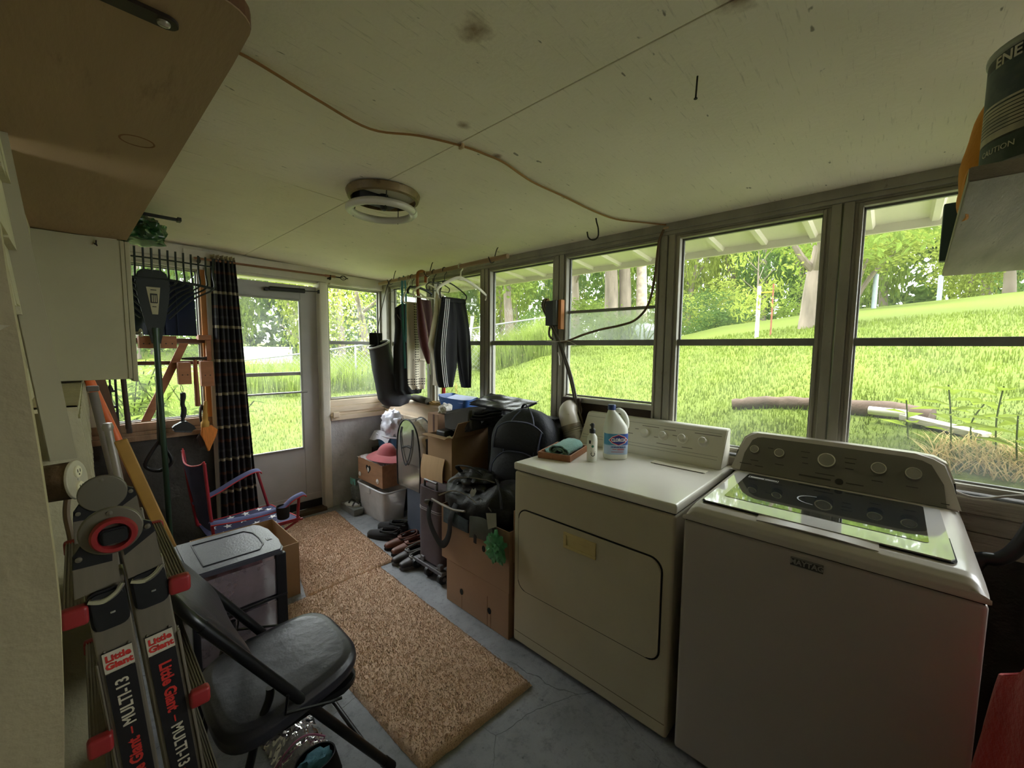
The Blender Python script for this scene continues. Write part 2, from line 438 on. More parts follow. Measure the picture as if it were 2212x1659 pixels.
bm = B(); bx(bm, .672, .76, YW-.02, YW+.12, 0, 2.05, .006); struct('trim_18', bm, M_white)
bm = B()
for (z0, z1, y) in ((.79, .835, .03), (.836, .862, .012), (.863, .915, .022), (.916, .972, .01)): bx(bm, 1.534, 2.10, YW-y, YW+.03, z0, z1, .003)
bx(bm, 1.545, 1.60, YW-.052, YW-.03, .82, .868, .004)
struct('trim_19', bm, M_pine)
bm = B()
for (z0, z1, y) in ((.815, .85, .045), (.85, .875, .03), (.876, .93, .012)): bx(bm, -.05, .672, YW-y, YW+.03, z0, z1, .003)
struct('trim_20', bm, mat('brown stained sill', (150, 122, 96), .75, var=.2, vs=4, sc=(9, 1, 1), bump=.2)); 
bm = B(); bx(bm, .64, .673, YW-.01, YW+.05, .93, 1.99, .003); struct('trim_21', bm, mat('orange pine jamb', (206, 140, 72), .6, var=.15, vs=5, sc=(1, 1, .2)))
window(12, 'y', 1.553, 2.050, .985, 1.986, YW+.04)
window(11, 'y', .085, .632, .935, 1.985, YW+.04, rail=1.475)
# storm door
e = bpy.data.objects.new('door_1', None); C.objects.link(e); e['kind'] = 'structure'; e.location = (1.1, YW+.05, 0)
M_door = mat('storm door paint', (180, 177, 176), .45, var=.05, vs=7, dirt=(120, 108, 96), ds=8, dthr=.74)
def dpart(nm, bm, m): struct(nm, bm, m, e).matrix_parent_inverse = Matrix.Translation(-e.location)
dy = YW+.03
bm = B()
bx(bm, .762, .855, dy, dy+.035, .10, 1.962, .004); bx(bm, 1.325, 1.458, dy, dy+.035, .03, 1.962, .004)
bx(bm, .855, 1.325, dy+.001, dy+.034, 1.84, 1.962, .004); bx(bm, .855, 1.325, dy+.001, dy+.034, .10, .575, .004)
bx(bm, .762, 1.458, dy-.004, dy+.03, .10, .16, .004)
dpart('door_leaf', bm, M_door)
bm = B(); frame_rect(bm, 'y', .855, 1.325, .57, 1.845, dy-.01, .02, .016, .003); dpart('glazing_frame', bm, mat('aluminium bead', (150, 148, 142), .4, .3, var=.1))
bm = B(); bx(bm, .86, 1.32, dy+.016, dy+.019, .58, 1.84); dpart('glass_pane', bm, M_glass)
bm = B(); bx(bm, .86, 1.325, dy+.008, dy+.024, 1.208, 1.236, .003); dpart('glass_rail', bm, M_door)
bm = B(); tube(bm, [(.86, dy-.03, 1.066), (1.348, dy-.03, 1.066)], .008); tube(bm, [(1.345, dy-.035, 1.066), (1.345, dy+.01, 1.066)], .007); dpart('push_bar', bm, mat('bar metal', (160, 160, 160), .35, .8))
bm = B(); bx(bm, 1.0, 1.455, dy-.012, dy+.01, .035, .10, .003); dpart('bottom_sweep', bm, mat('black rubber', (26, 26, 28), .7))
bm = B(); tube(bm, [(1.075, dy-.05, 1.905), (1.085, dy-.05, 1.906), (1.345, dy-.05, 1.914)], [.010, .019, .019], 12); tube(bm, [(1.05, dy-.05, 1.904), (1.08, dy-.05, 1.905)], .007)
tube(bm, [(1.345, dy-.05, 1.914), (1.462, dy-.05, 1.920)], .004); box(bm, (1.462, dy-.045, 1.920), (.008, .03, .03)); bx(bm, 1.055, 1.085, dy-.05, dy+.002, 1.892, 1.916)
dpart('door_closer', bm, mat('closer black', (30, 30, 32), .45))
bm = B(); bx(bm, .75, 1.47, YW-.05, 3.86, -.005, .03, .003); struct('trim_22', bm, mat('threshold', (88, 72, 58), .8, var=.25))

# ------------------------------------------------------------ house wall on the left, doorway where the photograph is taken from
def wx(y): return -.10 if y < 1.6 else -.002+(y-1.6)*.016
bm = B()
prism(bm, [(-.4, .45), (wx(.45), .45), (wx(1.5), 1.60), (-.4, 1.60)], 2.3); bx(bm, -.4, wx(1.6), 1.60, 1.75, 0, 1.272)
prism(bm, [(-.4, 1.7), (wx(1.7), 1.7), (wx(3.7), 3.7), (-.4, 3.7)], 1.272); bx(bm, -.4, -.10, 1.7, 3.7, 1.27, 2.3); struct('wall_left', bm, M_shake)
rng = random.Random(3); bm = B()                       # courses of shakes standing proud, their butts ragged
for r in range(14):
    z0 = .05+r*.148
    for (ya, yb) in ((.50, 1.595), (1.602, 3.64)):
        if ya > 1.6 and z0 > 1.1: continue
        y = ya
        while y < yb-.02:
            w = min(rng.uniform(.08, .17), yb-y); dz = rng.uniform(-.012, .012)
            P = [(wx(y)-.002, z0+dz), (wx(y)+.019, z0+dz), (wx(y)+.004, z0+.165), (wx(y)-.002, z0+.165)]
            prism(bm, P, w-.004, ME((0, y+w-.004, 0), x=(1, 0, 0), z=(0, -1, 0)))
            y += w
struct('wall_left', bm, M_shake)
bm = B()                                               # thick plastered jamb end of that wall, right beside the camera
prof = [(-.029, 1.53), (-.0275, 1.495), (-.024, 1.44), (-.0205, 1.371), (-.0178, 1.30), (-.0172, 1.25), (-.0195, 1.18), (-.024, 1.10), (-.026, .9), (-.024, .5), (-.024, 0)]
bm2 = [(x, z) for x, z in prof]
prism(bm, [(-.33, 1.56)]+bm2+[(-.33, 0)], .02, ME((0, .452, 0), x=(1, 0, 0), y=(0, 0, 1)), bev=.004); bx(bm, -.33, -.06, .432, .452, 1.56, 2.3)
struct('trim_23', bm, mat('lumpy cream plaster', (172, 160, 124), .85, var=.08, vs=5, bump=.7, bs=14, dirt=(96, 82, 58), ds=22, dthr=.76))
bm = B()
for (x0, z0, x1, z1, x2, z2) in ((-.10, 1.60, -.033, 1.552, -.055, 1.508), (-.10, 1.535, -.031, 1.512, -.05, 1.468), (-.12, 1.47, -.028, 1.462, -.06, 1.44)):
    prism(bm, [(x0, z0), (x1, z1), (x2, z2), (x0, z2-.01)], .012, ME((0, .435, 0), x=(1, 0, 0), y=(0, 0, 1)), bev=.003)
struct('trim_24', bm, M_shake)
bm = B(); bx(bm, -.72, -.62, -.75, .46, 0, 2.3); bx(bm, -.75, -.335, .46, .6, 0, 2.3); bx(bm, -.75, -.3, -.75, -.6, 0, 2.3); bx(bm, -.3, -.10, -3.0, -.6, 0, 2.3); struct('wall_left', bm, mat('dark brown unseen wall', (84, 68, 54), .7, var=.15))  # unseen walls, coloured dark to cut light bounced onto the machines
# short end wall beside the washing machine, opened above and behind to admit light
bm = B(); bx(bm, .93, 2.10, -.60, -.50, 0, .88); bx(bm, .93, 2.10, -.58, -.52, 2.0, 2.2)
for x in (.96, 1.52, 2.06): bx(bm, x-.03, x+.03, -.56, -.50, .88, 2.0, .003)
struct('wall_back', bm, M_white)
bm = B(); bx(bm, -.3, 2.3, -3.0, -2.9, 0, 2.25); struct('wall_back', bm, MATS['dark brown unseen wall'])  # unseen rear wall in the same light-cutting dark colour
bm = B(); prism(bm, [(2.31, -.95), (2.31, -9), (14, -9), (14, -5.6)], .5, T(0, 0, .05)); struct('ground_bounce', bm, mat('pale bounce slab', (226, 220, 206), .9, var=.05))  # unseen pale slab added to bounce light up onto the ceiling

# ------------------------------------------------------------ outdoors: ground
TAB_E = [(-60, -2.), (0, -2.), (17, -2.1), (26, -2.2), (36, -2.9), (44.3, -3.0), (49, -1.6), (52.7, -.2), (61, 1.05), (69, 1.8), (74, 3.0), (83, 4.25), (92, 4.95), (98, 5.4), (130, 6.), (180, 2.), (300, -2.)]
TAB_R = [(-60, 25), (20, 25), (30, 20), (38, 13), (44, 11), (52, 9), (61, 13), (74, 16), (98, 20), (180, 20), (300, 25)]
TAB_N = [(-60, -.05), (17, 0.), (26, .03), (40, .2), (50, .5), (60, .68), (70, .80), (80, .88), (90, .92), (100, .93), (130, .8), (180, .0), (300, -.05)]
def itp(tab, a):
    if a < tab[0][0]: return tab[0][1]
    for (a0, v0), (a1, v1) in zip(tab, tab[1:]):
        if a <= a1:
            t = (a-a0)/(a1-a0); return v0+(v1-v0)*t
    return tab[-1][1]
def edge_r(a):
    s, c = sin(radians(a)), cos(radians(a)); r = 1e9
    if s > 1e-6: r = min(r, 2.31/s)
    if s < -1e-6: r = min(r, 1.05/-s)
    if c > 1e-6: r = min(r, 3.87/c)
    if c < -1e-6: r = min(r, 3.45/-c)
    return r
def terr_pol(a, r):
    a = (a+60) % 360-60; R = itp(TAB_R, a); E = itp(TAB_E, a); n = itp(TAB_N, a); r0 = edge_r(a)
    far = 1.45+R*math.tan(radians(E))
    if r <= R: return n+(far-n)*max(0, (r-r0)/(R-r0))**.85
    return far+(r-R)*.012*(1 if E > 0 else 2)
def terr(x, y): return terr_pol(math.degrees(atan2(x, y)), hypot(x, y))
def grass_build(nt, cs, co):
    f = nt.ramp(nt.noise(co, .9, 6, .65), [(.35, 0.), (.65, 1.)])
    cs = nt.mixc(nt.math('MULTIPLY', f, .45), cs, lin((104, 113, 46)))
    return nt.mixc(nt.ramp(nt.noise(co, 40, 6, .8), [(.5, 0.), (.62, .55)]), cs, lin((74, 94, 34)))
M_lawn = mat('mown lawn', (92, 104, 42), .95, var=.22, vs=26, bump=1., bs=90, build=grass_build, spec=.1)
NA = 120; rs = [0, .004, .01, .02, .035, .055, .08, .11, .15, .2, .27, .36, .48, .64, .82, 1., 1.3, 2.2, 4.]
vs, fs = [], []
for i in range(NA+1):
    a = -60+171*i/NA; r0 = edge_r(a); R = itp(TAB_R, a)
    for k in rs:
        r = r0+(R-r0)*k; x, y = r*sin(radians(a)), r*cos(radians(a)); z = terr_pol(a, r)
        if k > 0: z += .02*noise.noise(V((x*1.2, y*1.2, 0)))
        vs.append((x, y, z))
K = len(rs)
for i in range(NA):
    for j in range(K-1):
        a, b = i*K+j, (i+1)*K+j; fs.append((a, a+1, b+1, b))
lawn = obj('lawn', (vs, fs), M_lawn); lawn['kind'] = 'structure'

# ------------------------------------------------------------ sky
w = bpy.data.worlds.new('sky'); bpy.context.scene.world = w; w.use_nodes = True
nt = NT(w.node_tree); bg = w.node_tree.nodes['Background']
d = nt.sep(nt.coord('Generated'))
front = nt.ramp(nt.math('ADD', nt.math('MULTIPLY', d[2], 1.0), 0.), [(0., 1.), (.4, .8), (1., .7)])
# bright lobe added to the unseen sky towards -Y, filling the room
back = nt.ramp(nt.math('ADD', nt.math('MULTIPLY', d[0], .54), nt.math('ADD', nt.math('MULTIPLY', d[1], -.74), nt.math('MULTIPLY', d[2], .40))), [(.45, 0.), (.95, 1.)])
north = nt.ramp(nt.math('ADD', nt.math('MULTIPLY', d[0], -.15), nt.math('ADD', nt.math('MULTIPLY', d[1], .66), nt.math('MULTIPLY', d[2], .73))), [(.6, 0.), (1., 1.)])  # added sky lobe beyond the door wall, to brighten the far corner
st = nt.math('ADD', nt.math('MULTIPLY', north, SKY_N), nt.math('ADD', nt.math('MULTIPLY', front, SKY_F), nt.math('MULTIPLY', back, SKY_B)))
bg.inputs[0].default_value = (.93, .97, 1., 1); nt.l.new(st, bg.inputs[1])
sc = bpy.context.scene
sc.view_settings.view_transform = 'Standard'; sc.view_settings.look = 'None'; sc.view_settings.gamma = 1; sc.view_settings.exposure = EXPO; sc.view_settings.use_curve_mapping = False
sc.cycles.use_denoising = True; sc.cycles.max_bounces = 8; sc.cycles.diffuse_bounces = 5; sc.cycles.glossy_bounces = 3; sc.cycles.transparent_max_bounces = 14; sc.cycles.use_adaptive_sampling = True; sc.cycles.adaptive_threshold = .03; sc.cycles.sample_clamp_indirect = 8
# ------------------------------------------------------------ outdoors: plants
def pol(a, r, dz=0.): return V((r*sin(radians(a)), r*cos(radians(a)), terr_pol(a, r)+dz))
def leaf_into(vs, fs, p, d, n, L, W, fold=.15):
    """one folded leaf at p pointing along d, facing n"""
    d = d.normalized(); s = d.cross(n); s = s.normalized() if s.length > 1e-6 else d.orthogonal().normalized(); n = s.cross(d); i = len(vs)
    m = p+d*L*.5
    vs += [tuple(p), tuple(m+s*W*.5+n*W*fold), tuple(p+d*L-n*L*.12), tuple(m-s*W*.5+n*W*fold)]
    fs += [(i, i+1, i+2), (i, i+2, i+3)]
def crown_mesh(n, seed, leaf=.05, asp=.45, clumps=60, spread=.22, droop=.3, shell=.75, m=None, name='crown'):
    """leaves gathered in clumps through a unit ball"""
    r = random.Random(seed); vs, fs = [], []
    cs = []
    for k in range(clumps):
        while True:
            p = V((r.uniform(-1, 1), r.uniform(-1, 1), r.uniform(-1, 1)))
            if p.length < 1 and (p.length > shell*.72 or r.random() < .35): break
        cs.append(p)
    for k in range(n):
        c = cs[r.randrange(clumps)]
        p = c+V((r.gauss(0, 1), r.gauss(0, 1), r.gauss(0, .7)))*spread*.6
        d = V((r.uniform(-1, 1), r.uniform(-1, 1), r.uniform(-1, .6)-droop)); nn = V((r.uniform(-1, 1), r.uniform(-1, 1), r.uniform(-.2, 1)))
        leaf_into(vs, fs, p, d, nn, leaf*r.uniform(.7, 1.4), leaf*asp*r.uniform(.7, 1.3))
    me = bpy.data.meshes.new(name); me.from_pydata(vs, [], fs); me.materials.append(m); return me
M_lf = [leaf_mat('leaf mid', (116, 134, 60)), leaf_mat('leaf yellow green', (140, 152, 70)), leaf_mat('leaf deep', (90, 114, 60)), leaf_mat('leaf peach', (122, 142, 64), col2=(176, 170, 60), alt=.68)]
M_blossom = leaf_mat('blossom leaves', (150, 162, 70), col2=(238, 226, 214), alt=.56)
M_bark = mat('bark', (124, 112, 98), .95, var=.3, vs=6, sc=(1, 1, .25), bump=1., bs=18)
CROWN = [crown_mesh(5200, 11+i, .085, .55, 90, .30, .2, m=M_lf[i % 3], name='crown') for i in range(3)]
CROWN_B = crown_mesh(3600, 31, .06, .5, 80, .24, .2, m=M_blossom, name='crown')
CROWN_S = [crown_mesh(2200, 41+i, .11, .45, 40, .34, .1, m=M_lf[(i+1) % 3], name='foliage') for i in range(3)]
def link(name, me, parent, loc, sc, rz=0.):
    o = bpy.data.objects.new(name, me); C.objects.link(o); o.parent = parent; o.location = loc; o.scale = sc; o.rotation_euler.z = rz; return o
def trunk_bm(h, r, seed, lean=.1, forks=3, hf=.4):
    rr = random.Random(seed); bm = B(); dx, dy = rr.uniform(-lean, lean), rr.uniform(-lean, lean)
    P = [V((dx*h*t*t+.04*h*sin(5*t+seed)*t, dy*h*t*t, h*t-.15*(t == 0))) for t in (0, .12, .25, .4, .55, .7, .85, 1)]
    tube(bm, P, [r*1.3, r*1.05, r, r*.9, r*.8, r*.65, r*.5, r*.3], 8)
    for k in range(forks):
        a = rr.uniform(0, 6.28); b = P[3+k % 4]; l = h*rr.uniform(.3, .5)
        tube(bm, spline([b, b+V((cos(a)*l*.4, sin(a)*l*.4, l*.35)), b+V((cos(a)*l*.8, sin(a)*l*.8, l*.9))], 3), [r*.5, r*.46, r*.42, r*.38, r*.32, r*.25, r*.15], 6)
    return bm
TRUNKS = []
for i in range(3):
    me = bpy.data.meshes.new('trunk'); b = trunk_bm(1., .035, i, .12); b.to_mesh(me); b.free(); me.materials.append(M_bark)
    for p in me.polygons: p.use_smooth = True
    TRUNKS.append(me)
rng = random.Random(5)
BELT = 'trees in the belt beyond the lawn'
k = 0
for row, (r0, h0, step, cw) in enumerate(((30, 10.5, 8.2, 1.5), (36.5, 13.5, 8.4, 1.85))):
    a = -12+row*4.1
    while a < 112:
        r = r0+rng.uniform(-.35, .35); h = h0*rng.uniform(.85, 1.1)
        if row == 0 and (70 < a < 76 or 90 < a < 97): h *= .45
        b = pol(a, r)
        t = thing('tree', 'leafy green tree among many alike in the belt closing off the lawn', 'tree', b, rng.uniform(0, 6), BELT)
        link('trunk', TRUNKS[k % 3], t, (0, 0, 0), (h*.45, h*.45, h*.75)); link('crown', CROWN[k % 3], t, (0, 0, h*.52), (cw, cw, h*.46), rng.uniform(0, 6))
        a += step*(30/r0); k += 1
a = -8; k = 0
while a < 110:                                   # undergrowth at the foot of the belt
    r = 24.5+rng.uniform(-.3, .3); h = rng.uniform(1.6, 2.8)
    if not (14 < a < 24 or 88 < a < 97):
        t = thing('bush', 'bushy shrub among many alike at the foot of the far trees', 'bush', pol(a, r), rng.uniform(0, 6), 'shrubs under the far trees')
        link('foliage', CROWN_S[k % 3], t, (0, 0, h*.45), (1.2, 1.2, h*.5), rng.uniform(0, 6))
    a += 8.2; k += 1
vs, fs = [], []; q = random.Random(99)             # the wood beyond the belt: nobody could count its leaves
for k2 in range(26000):
    a = q.uniform(-16, 116); b = pol(a, 43+q.uniform(-1.5, 1.5)); h = 17+2.5*noise.noise(V((a*.13, 0, 3)))+2*noise.noise(V((a*.5, 0, 8))); z = h*q.random()**1.15
    if noise.noise(V((a*.45, z*.45, 1))) > .42: continue
    leaf_into(vs, fs, b+V((0, 0, z)), V((q.uniform(-1, 1), q.uniform(-1, 1), q.uniform(-1, .5))), V((q.uniform(-1, 1), q.uniform(-1, 1), q.uniform(-.2, 1))), q.uniform(.6, 1.2), q.uniform(.35, .6))
o = obj('tree_foliage', (vs, fs), leaf_mat('woodland leaf', (104, 126, 66), .45, .4, .35, (140, 152, 76), .62), None, 0); o['kind'] = 'stuff'; tag(o, 'dense green woodland foliage far behind the belt of trees', 'foliage')
# blossoming tree beyond the fence, seen through the corner window
t = thing('blossoming_tree', 'pale pink-white blossoming tree outside the corner window', 'tree', pol(27.5, 16.8), 1.)
link('trunk', TRUNKS[1], t, (0, 0, 0), (4.6, 4.6, 3.2)); link('crown', CROWN_B, t, (0, 0, 2.7), (2.2, 2.2, 2.6))
t = thing('young_tree', 'round light green young tree seen through the door glass behind the white pool', 'tree', pol(20.6, 22), 2.)
link('trunk', TRUNKS[2], t, (0, 0, 0), (5, 5, 3)); link('crown', CROWN[1], t, (0, 0, 3.3), (1.5, 1.5, 2.6))
t = thing('bare_tree', 'bare dark branching tree above the blossoms outside the corner window', 'tree', pol(24.4, 21.8), 0.)
obj('trunk', trunk_bm(8.5, .17, 9, .12, 7), M_bark, t)
t = thing('roadside_tree', 'green tree with a dark straight trunk outside the second window from the corner', 'tree', pol(46.5, 14), 2.)
obj('trunk', trunk_bm(4.2, .16, 5, .03, 4), M_bark, t); link('crown', CROWN[0], t, (0, 0, 4.0), (2.0, 2.0, 1.9))
# big multi-stemmed tree behind the window with the fogged strip
t = thing('multi_stem_tree', 'large tree of thick grey stems behind the window with the plastic strip', 'tree', pol(60.3, 15.5))
for (dx, dy, r, h, ln, s) in ((0, 0, .25, 7, .05, 1), (.4, -.35, .22, 7.5, .08, 2), (.85, -.8, .20, 7, .10, 3)):
    b = trunk_bm(h, r, s, ln, 2); bmesh.ops.translate(b, verts=b.verts[:], vec=(dx, dy, 0)); obj('stem', b, M_bark if s < 3 else mat('pale mottled bark', (176, 160, 144), .9, var=.35, vs=7, bump=.8, bs=14), t)
link('crown', CROWN[1], t, (.3, -.3, 5.4), (2.5, 2.5, 2.2))
t = thing('thin_tree', 'slim dark-stemmed tree just left of the large multi-stemmed one', 'tree', pol(55.6, 19))
obj('trunk', trunk_bm(7, .17, 14, .04, 3), M_bark, t); link('crown', CROWN[0], t, (0, 0, 5.6), (1.5, 1.5, 2.))
# peach tree with long drooping leaves
t = thing('peach_tree', 'peach tree with gnarled trunk and long drooping leaves, outside the nearest windows', 'tree', pol(82.6, 10))
obj('trunk', trunk_bm(2.6, .15, 4, .15, 5), M_bark, t)
pc = crown_mesh(2600, 77, .115, .26, 46, .25, .9, m=M_lf[3], name='crown'); link('crown', pc, t, (.3, -.9, 2.45), (1.75, 2.3, 1.15)); 
t = thing('orchard_tree', 'small open-branched fruit tree beside the first grey fence pole', 'tree', pol(86.2, 17))
bm = B(); rr = random.Random(8)
for j in range(7):
    a = j*.9; tube(bm, spline([(0, 0, -.1), (cos(a)*.12, sin(a)*.12, .35), (cos(a)*.5, sin(a)*.5, 1.1), (cos(a)*1.0, sin(a)*1.0, 1.7)], 3), [.06]*4+[.045]*3+[.03]*3, 6)
obj('stems', bm, M_bark, t); link('crown', CROWN[1], t, (0, 0, 2.1), (1.7, 1.7, 1.0))
t = thing('orchard_tree', 'dark-trunked fruit tree beyond the second grey fence pole', 'tree', pol(97, 21))
link('trunk', TRUNKS[0], t, (0, 0, 0), (4, 4, 2.6)); link('crown', CROWN[1], t, (0, 0, 2.2), (2., 2., 1.2))
# sapling in a white guard, its stake
t = thing('sapling', 'young staked sapling with white trunk guard on the lawn', 'tree', pol(77.6, 9))
bm = B(); tube(bm, [(0, 0, .0), (0, .01, .5), (.02, .03, 1.0), (.02, .05, 1.6)], [.025, .022, .016, .008], 7)
for j in range(6): tube(bm, [(.01, .02, .7+j*.13), (.3*cos(j*2.1), .3*sin(j*2.1), .95+j*.14)], [.008, .004], 5)
obj('trunk', bm, M_bark, t)
bm = B(); lathe(bm, [(.034, 0), (.034, .25), (.032, .27), (.034, .5), (.032, .75), (.03, .95)], 10); obj('trunk_guard', bm, mat('white plastic guard', (226, 222, 208), .6), t)
link('crown', crown_mesh(420, 5, .16, .34, 22, .3, .6, m=M_lf[1], name='crown'), t, (0, .03, 1.2), (.62, .62, .7))
t = world_thing('garden_stake', 'thin rusty stake with a yellow tie beside the sapling', 'stake', pol(79.0, 9))
b = pol(79.0, 9); bm = B(); tube(bm, [b-V((0, 0, .1)), b+V((0, 0, .95))], .014, 6); obj('rod', bm, mat('rusty rod', (140, 84, 60), .8, var=.3), t)
bm = B(); c2 = pol(77.6, 9); tube(bm, [b+V((0, 0, .80)), V((c2.x, c2.y, b.z+.80))], .012, 6); obj('tie', bm, mat('yellow tie', (214, 190, 40), .6), t)
# steel poles
for (a, r, h, lb) in ((88.0, 17, 1.05, 'grey steel pole standing on the lawn left of the hanging shelf'), (92.7, 20, .9, 'grey steel pole on the lawn directly below the hanging shelf edge')):
    b = pol(a, r); bm = B(); tube(bm, [b-V((0, 0, .1)), b+V((0, 0, h))], .065, 10); tag(obj('fence_pole', bm, mat('galvanised pole', (150, 160, 164), .5, .3)), lb, 'pole')
# bushes on the lawn's edge
for (a, r, h, i, lb) in ((70.6, 19, 2.0, 1, 'pale green bush at the lawn edge beside the grey trunks'), (73.5, 21, 2.3, 0, 'yellowish brushy bush right of the pale lawn-edge bush'), (55.5, 14, 1.6, 2, 'dense dark bush behind the fogged window strip')):
    t = thing('bush', lb, 'bush', pol(a, r)); link('foliage', CROWN_S[i], t, (0, 0, h*.4), (h*.8, h*.8, h*.55))
def blades(name, pts, h, w, m, seed, curve=.4, kind='stuff'):
    r = random.Random(seed); vs, fs = [], []
    for (p, k) in pts:
        a = r.uniform(0, 6.28); hh = h*r.uniform(.6, 1.3)*k; d = V((cos(a), sin(a), 0)); s = V((-d.y, d.x, 0))*w*.5*k; i = len(vs); c = curve*r.uniform(.3, 1.4)
        vs += [tuple(p-s), tuple(p+s), tuple(p+d*hh*c*.35+V((0, 0, hh*.6))+s*.7), tuple(p+d*hh*c*.35+V((0, 0, hh*.6))-s*.7), tuple(p+d*hh*c+V((0, 0, hh)))]
        fs += [(i, i+1, i+2, i+3), (i+3, i+2, i+4)]
    o = obj(name, (vs, fs), m, None, 0)
    if kind: o['kind'] = kind
    return o
M_gr = leaf_mat('grass blade', (100, 115, 44), vs=3, col2=(170, 174, 90), alt=.7); M_tall = leaf_mat('tall grass', (126, 142, 68), vs=2, col2=(170, 170, 110), alt=.62); M_straw = leaf_mat('straw', (206, 184, 130), .2)
r = random.Random(2); pts = []
for k in range(52000):
    a = r.uniform(36, 112); e = edge_r(a); rr = e+.15+(r.random()**1.7)*8; p = pol(a, rr, -.005); pts.append((p, .6+.10*rr))
for k in range(14000):
    a = r.uniform(-6, 36); e = edge_r(a); rr = e+.2+(r.random()**1.5)*8; p = pol(a, rr, -.005); pts.append((p, .7+.12*rr))
tag(blades('lawn_grass', pts, .036, .007, M_gr, 4), 'short green grass of the lawn outside', 'grass')
pts = []
for k in range(9000):
    a = r.uniform(-4, 34); q = r.uniform(-.9, 3.); rr = 12.2+q if a > 10 else 7+q*1.3
    pts.append((pol(a, rr), 1.))
for k in range(9000):
    a = r.uniform(34, 54); pts.append((pol(a, itp(TAB_R, a)+r.uniform(-.4, 2.2)), 1.))
tag(blades('tall_grass', pts, .75, .02, M_tall, 6), 'tall uncut grass along the wire fence', 'grass')
pts = [(pol(62.3, 12.5)+V((r.gauss(0, .35), r.gauss(0, .35), 0)), 1.) for k in range(420)]
tag(blades('ornamental_grass', pts, .75, .05, M_gr, 9, 1.1, None), 'arching clump of broad-leaved grass under the grey stems', 'plant')
b = pol(64.6, 12.3); bm = B(); blob(bm, b+V((0, 0, .22)), (.42, .55, .32), .25, 2.2, 3); tag(obj('boulder', bm, mat('pale rock', (176, 180, 184), .8, var=.15, bump=.6, bs=8)), 'pale grey boulder beside the arching grass clump', 'rock')
# low white pool beyond the fence
cpt = pol(15.9, 26); t = world_thing('pool', 'low white ribbed-wall garden pool seen through the door glass', 'pool', cpt)
bm = B(); G = surf(bm, lambda u, v: (cpt.x+(1.25+(.035 if int(u*84+.5) % 6 < 1 else 0.)+(.05 if v > .95 else 0))*cos(2*pi*u), cpt.y+(1.25+(.035 if int(u*84+.5) % 6 < 1 else 0.)+(.05 if v > .95 else 0))*sin(2*pi*u), cpt.z-.1+.94*v), 84, 12, cu=True, thick=.03); obj('shell', bm, mat('white pool wall', (236, 238, 240), .5, var=.03), t)
bm = B(); lathe(bm, [(0, .66), (1.24, .66)], 28, T(*cpt)); obj('water', bm, mat('pool water', (150, 176, 180), .1), t)
# chain-link fence
FA = [(-3, 13.5), (6, 14.5), (13, 14), (20, 13), (26, 12), (35, 11.4), (44, 11), (49, 10.8), (54, 11)]
FP = [pol(a, r) for a, r in FA]; FT = [(13, 14)]
top = {13: 1.02, 20: 1.26, 26: 1.47, 44: 2.06, 49: 2.2, 54: 2.32}
FT = [V((p.x, p.y, {-3: .9, 6: .95, 13: 1.02, 20: 1.26, 26: 1.48, 35: 1.75, 44: 2.06, 49: 2.2, 54: 2.34}[a])) for (a, _), p in zip(FA, FP)]
t = world_thing('wire_fence', 'chain-link fence on thin posts across the back of the lawn', 'fence', FP[3]); M_wire = mat('galvanised wire', (150, 152, 150), .5, .4)
bm = B(); tube(bm, FT, .024, 6); obj('top_rail', bm, M_wire, t)
for a in (-3, 6, 13, 20, 26, 32, 38, 44, 50, 54):
    i = max(j for j in range(len(FA)) if FA[j][0] <= a); j = min(i+1, len(FA)-1); u = 0 if i == j else (a-FA[i][0])/(FA[j][0]-FA[i][0])
    tp = FT[i].lerp(FT[j], u); bm = B(); tube(bm, [tp-V((0, 0, 1.35)), tp+V((0, 0, .05))], .028, 7); obj('post', bm, M_wire, t)
bm = B()
for i in range(len(FT)-1):
    L = (FT[i+1]-FT[i]).length; n = int(L/.13)
    for k in range(-9, n):
        for s in (0, 1):
            pp = []
            for q in ((0., 0.), (1.12, 1.12)):
                x = k*.13+(q[0] if s else 1.12-q[0]); pp.append((x, q[1]))
            (x0, z0), (x1, z1) = pp
            for lo, hi in ((0, L),):          # clip the wire to its panel
                if x0 == x1: continue
                def at(x): return z0+(z1-z0)*(x-x0)/(x1-x0)
                a0, a1 = max(min(x0, x1), lo), min(max(x0, x1), hi)
                if a1-a0 < .02: continue
                tube(bm, [FT[i].lerp(FT[i+1], a0/L)-V((0, 0, 1.12-at(a0))), FT[i].lerp(FT[i+1], a1/L)-V((0, 0, 1.12-at(a1)))], .0045, 3, cap=False)
obj('mesh', bm, M_wire, t, 0)
# bed edging and weeds right under the nearest windows
M_log = mat('rotten timber', (92, 74, 60), .95, var=.3, vs=5, bump=1., bs=20, dirt=(70, 60, 50), ds=8)
bm = B(); tube(bm, spline([pol(75.5, 3.45, .03), pol(79, 3.42, .03), pol(84.5, 3.3, .03)], 5), [.045, .05, .04, .052, .045, .05, .04, .05, .04, .045, .035], 9); tag(obj('log', bm, M_log), 'mossy rotting log edging the bed outside the second nearest window', 'log')
bm = B(); tube(bm, [pol(86.5, 3.22, .03), pol(90, 3.12, .04), pol(93, 3.06, .03)], [.05, .055, .05], 9); tag(obj('log', bm, M_log), 'shorter grey log edging the bed outside the nearest window', 'log')
t0, t1 = pol(91, 2.98, .05), pol(96.6, 2.86, .02); bm = B(); box(bm, (0, 0, 0), ((t1-t0).length, .09, .03), ME((t0+t1)/2, x=t1-t0, z=(0, 0, 1)), .004); tag(obj('plank', bm, M_plank), 'grey plank lying by the weeds outside the nearest window', 'plank')
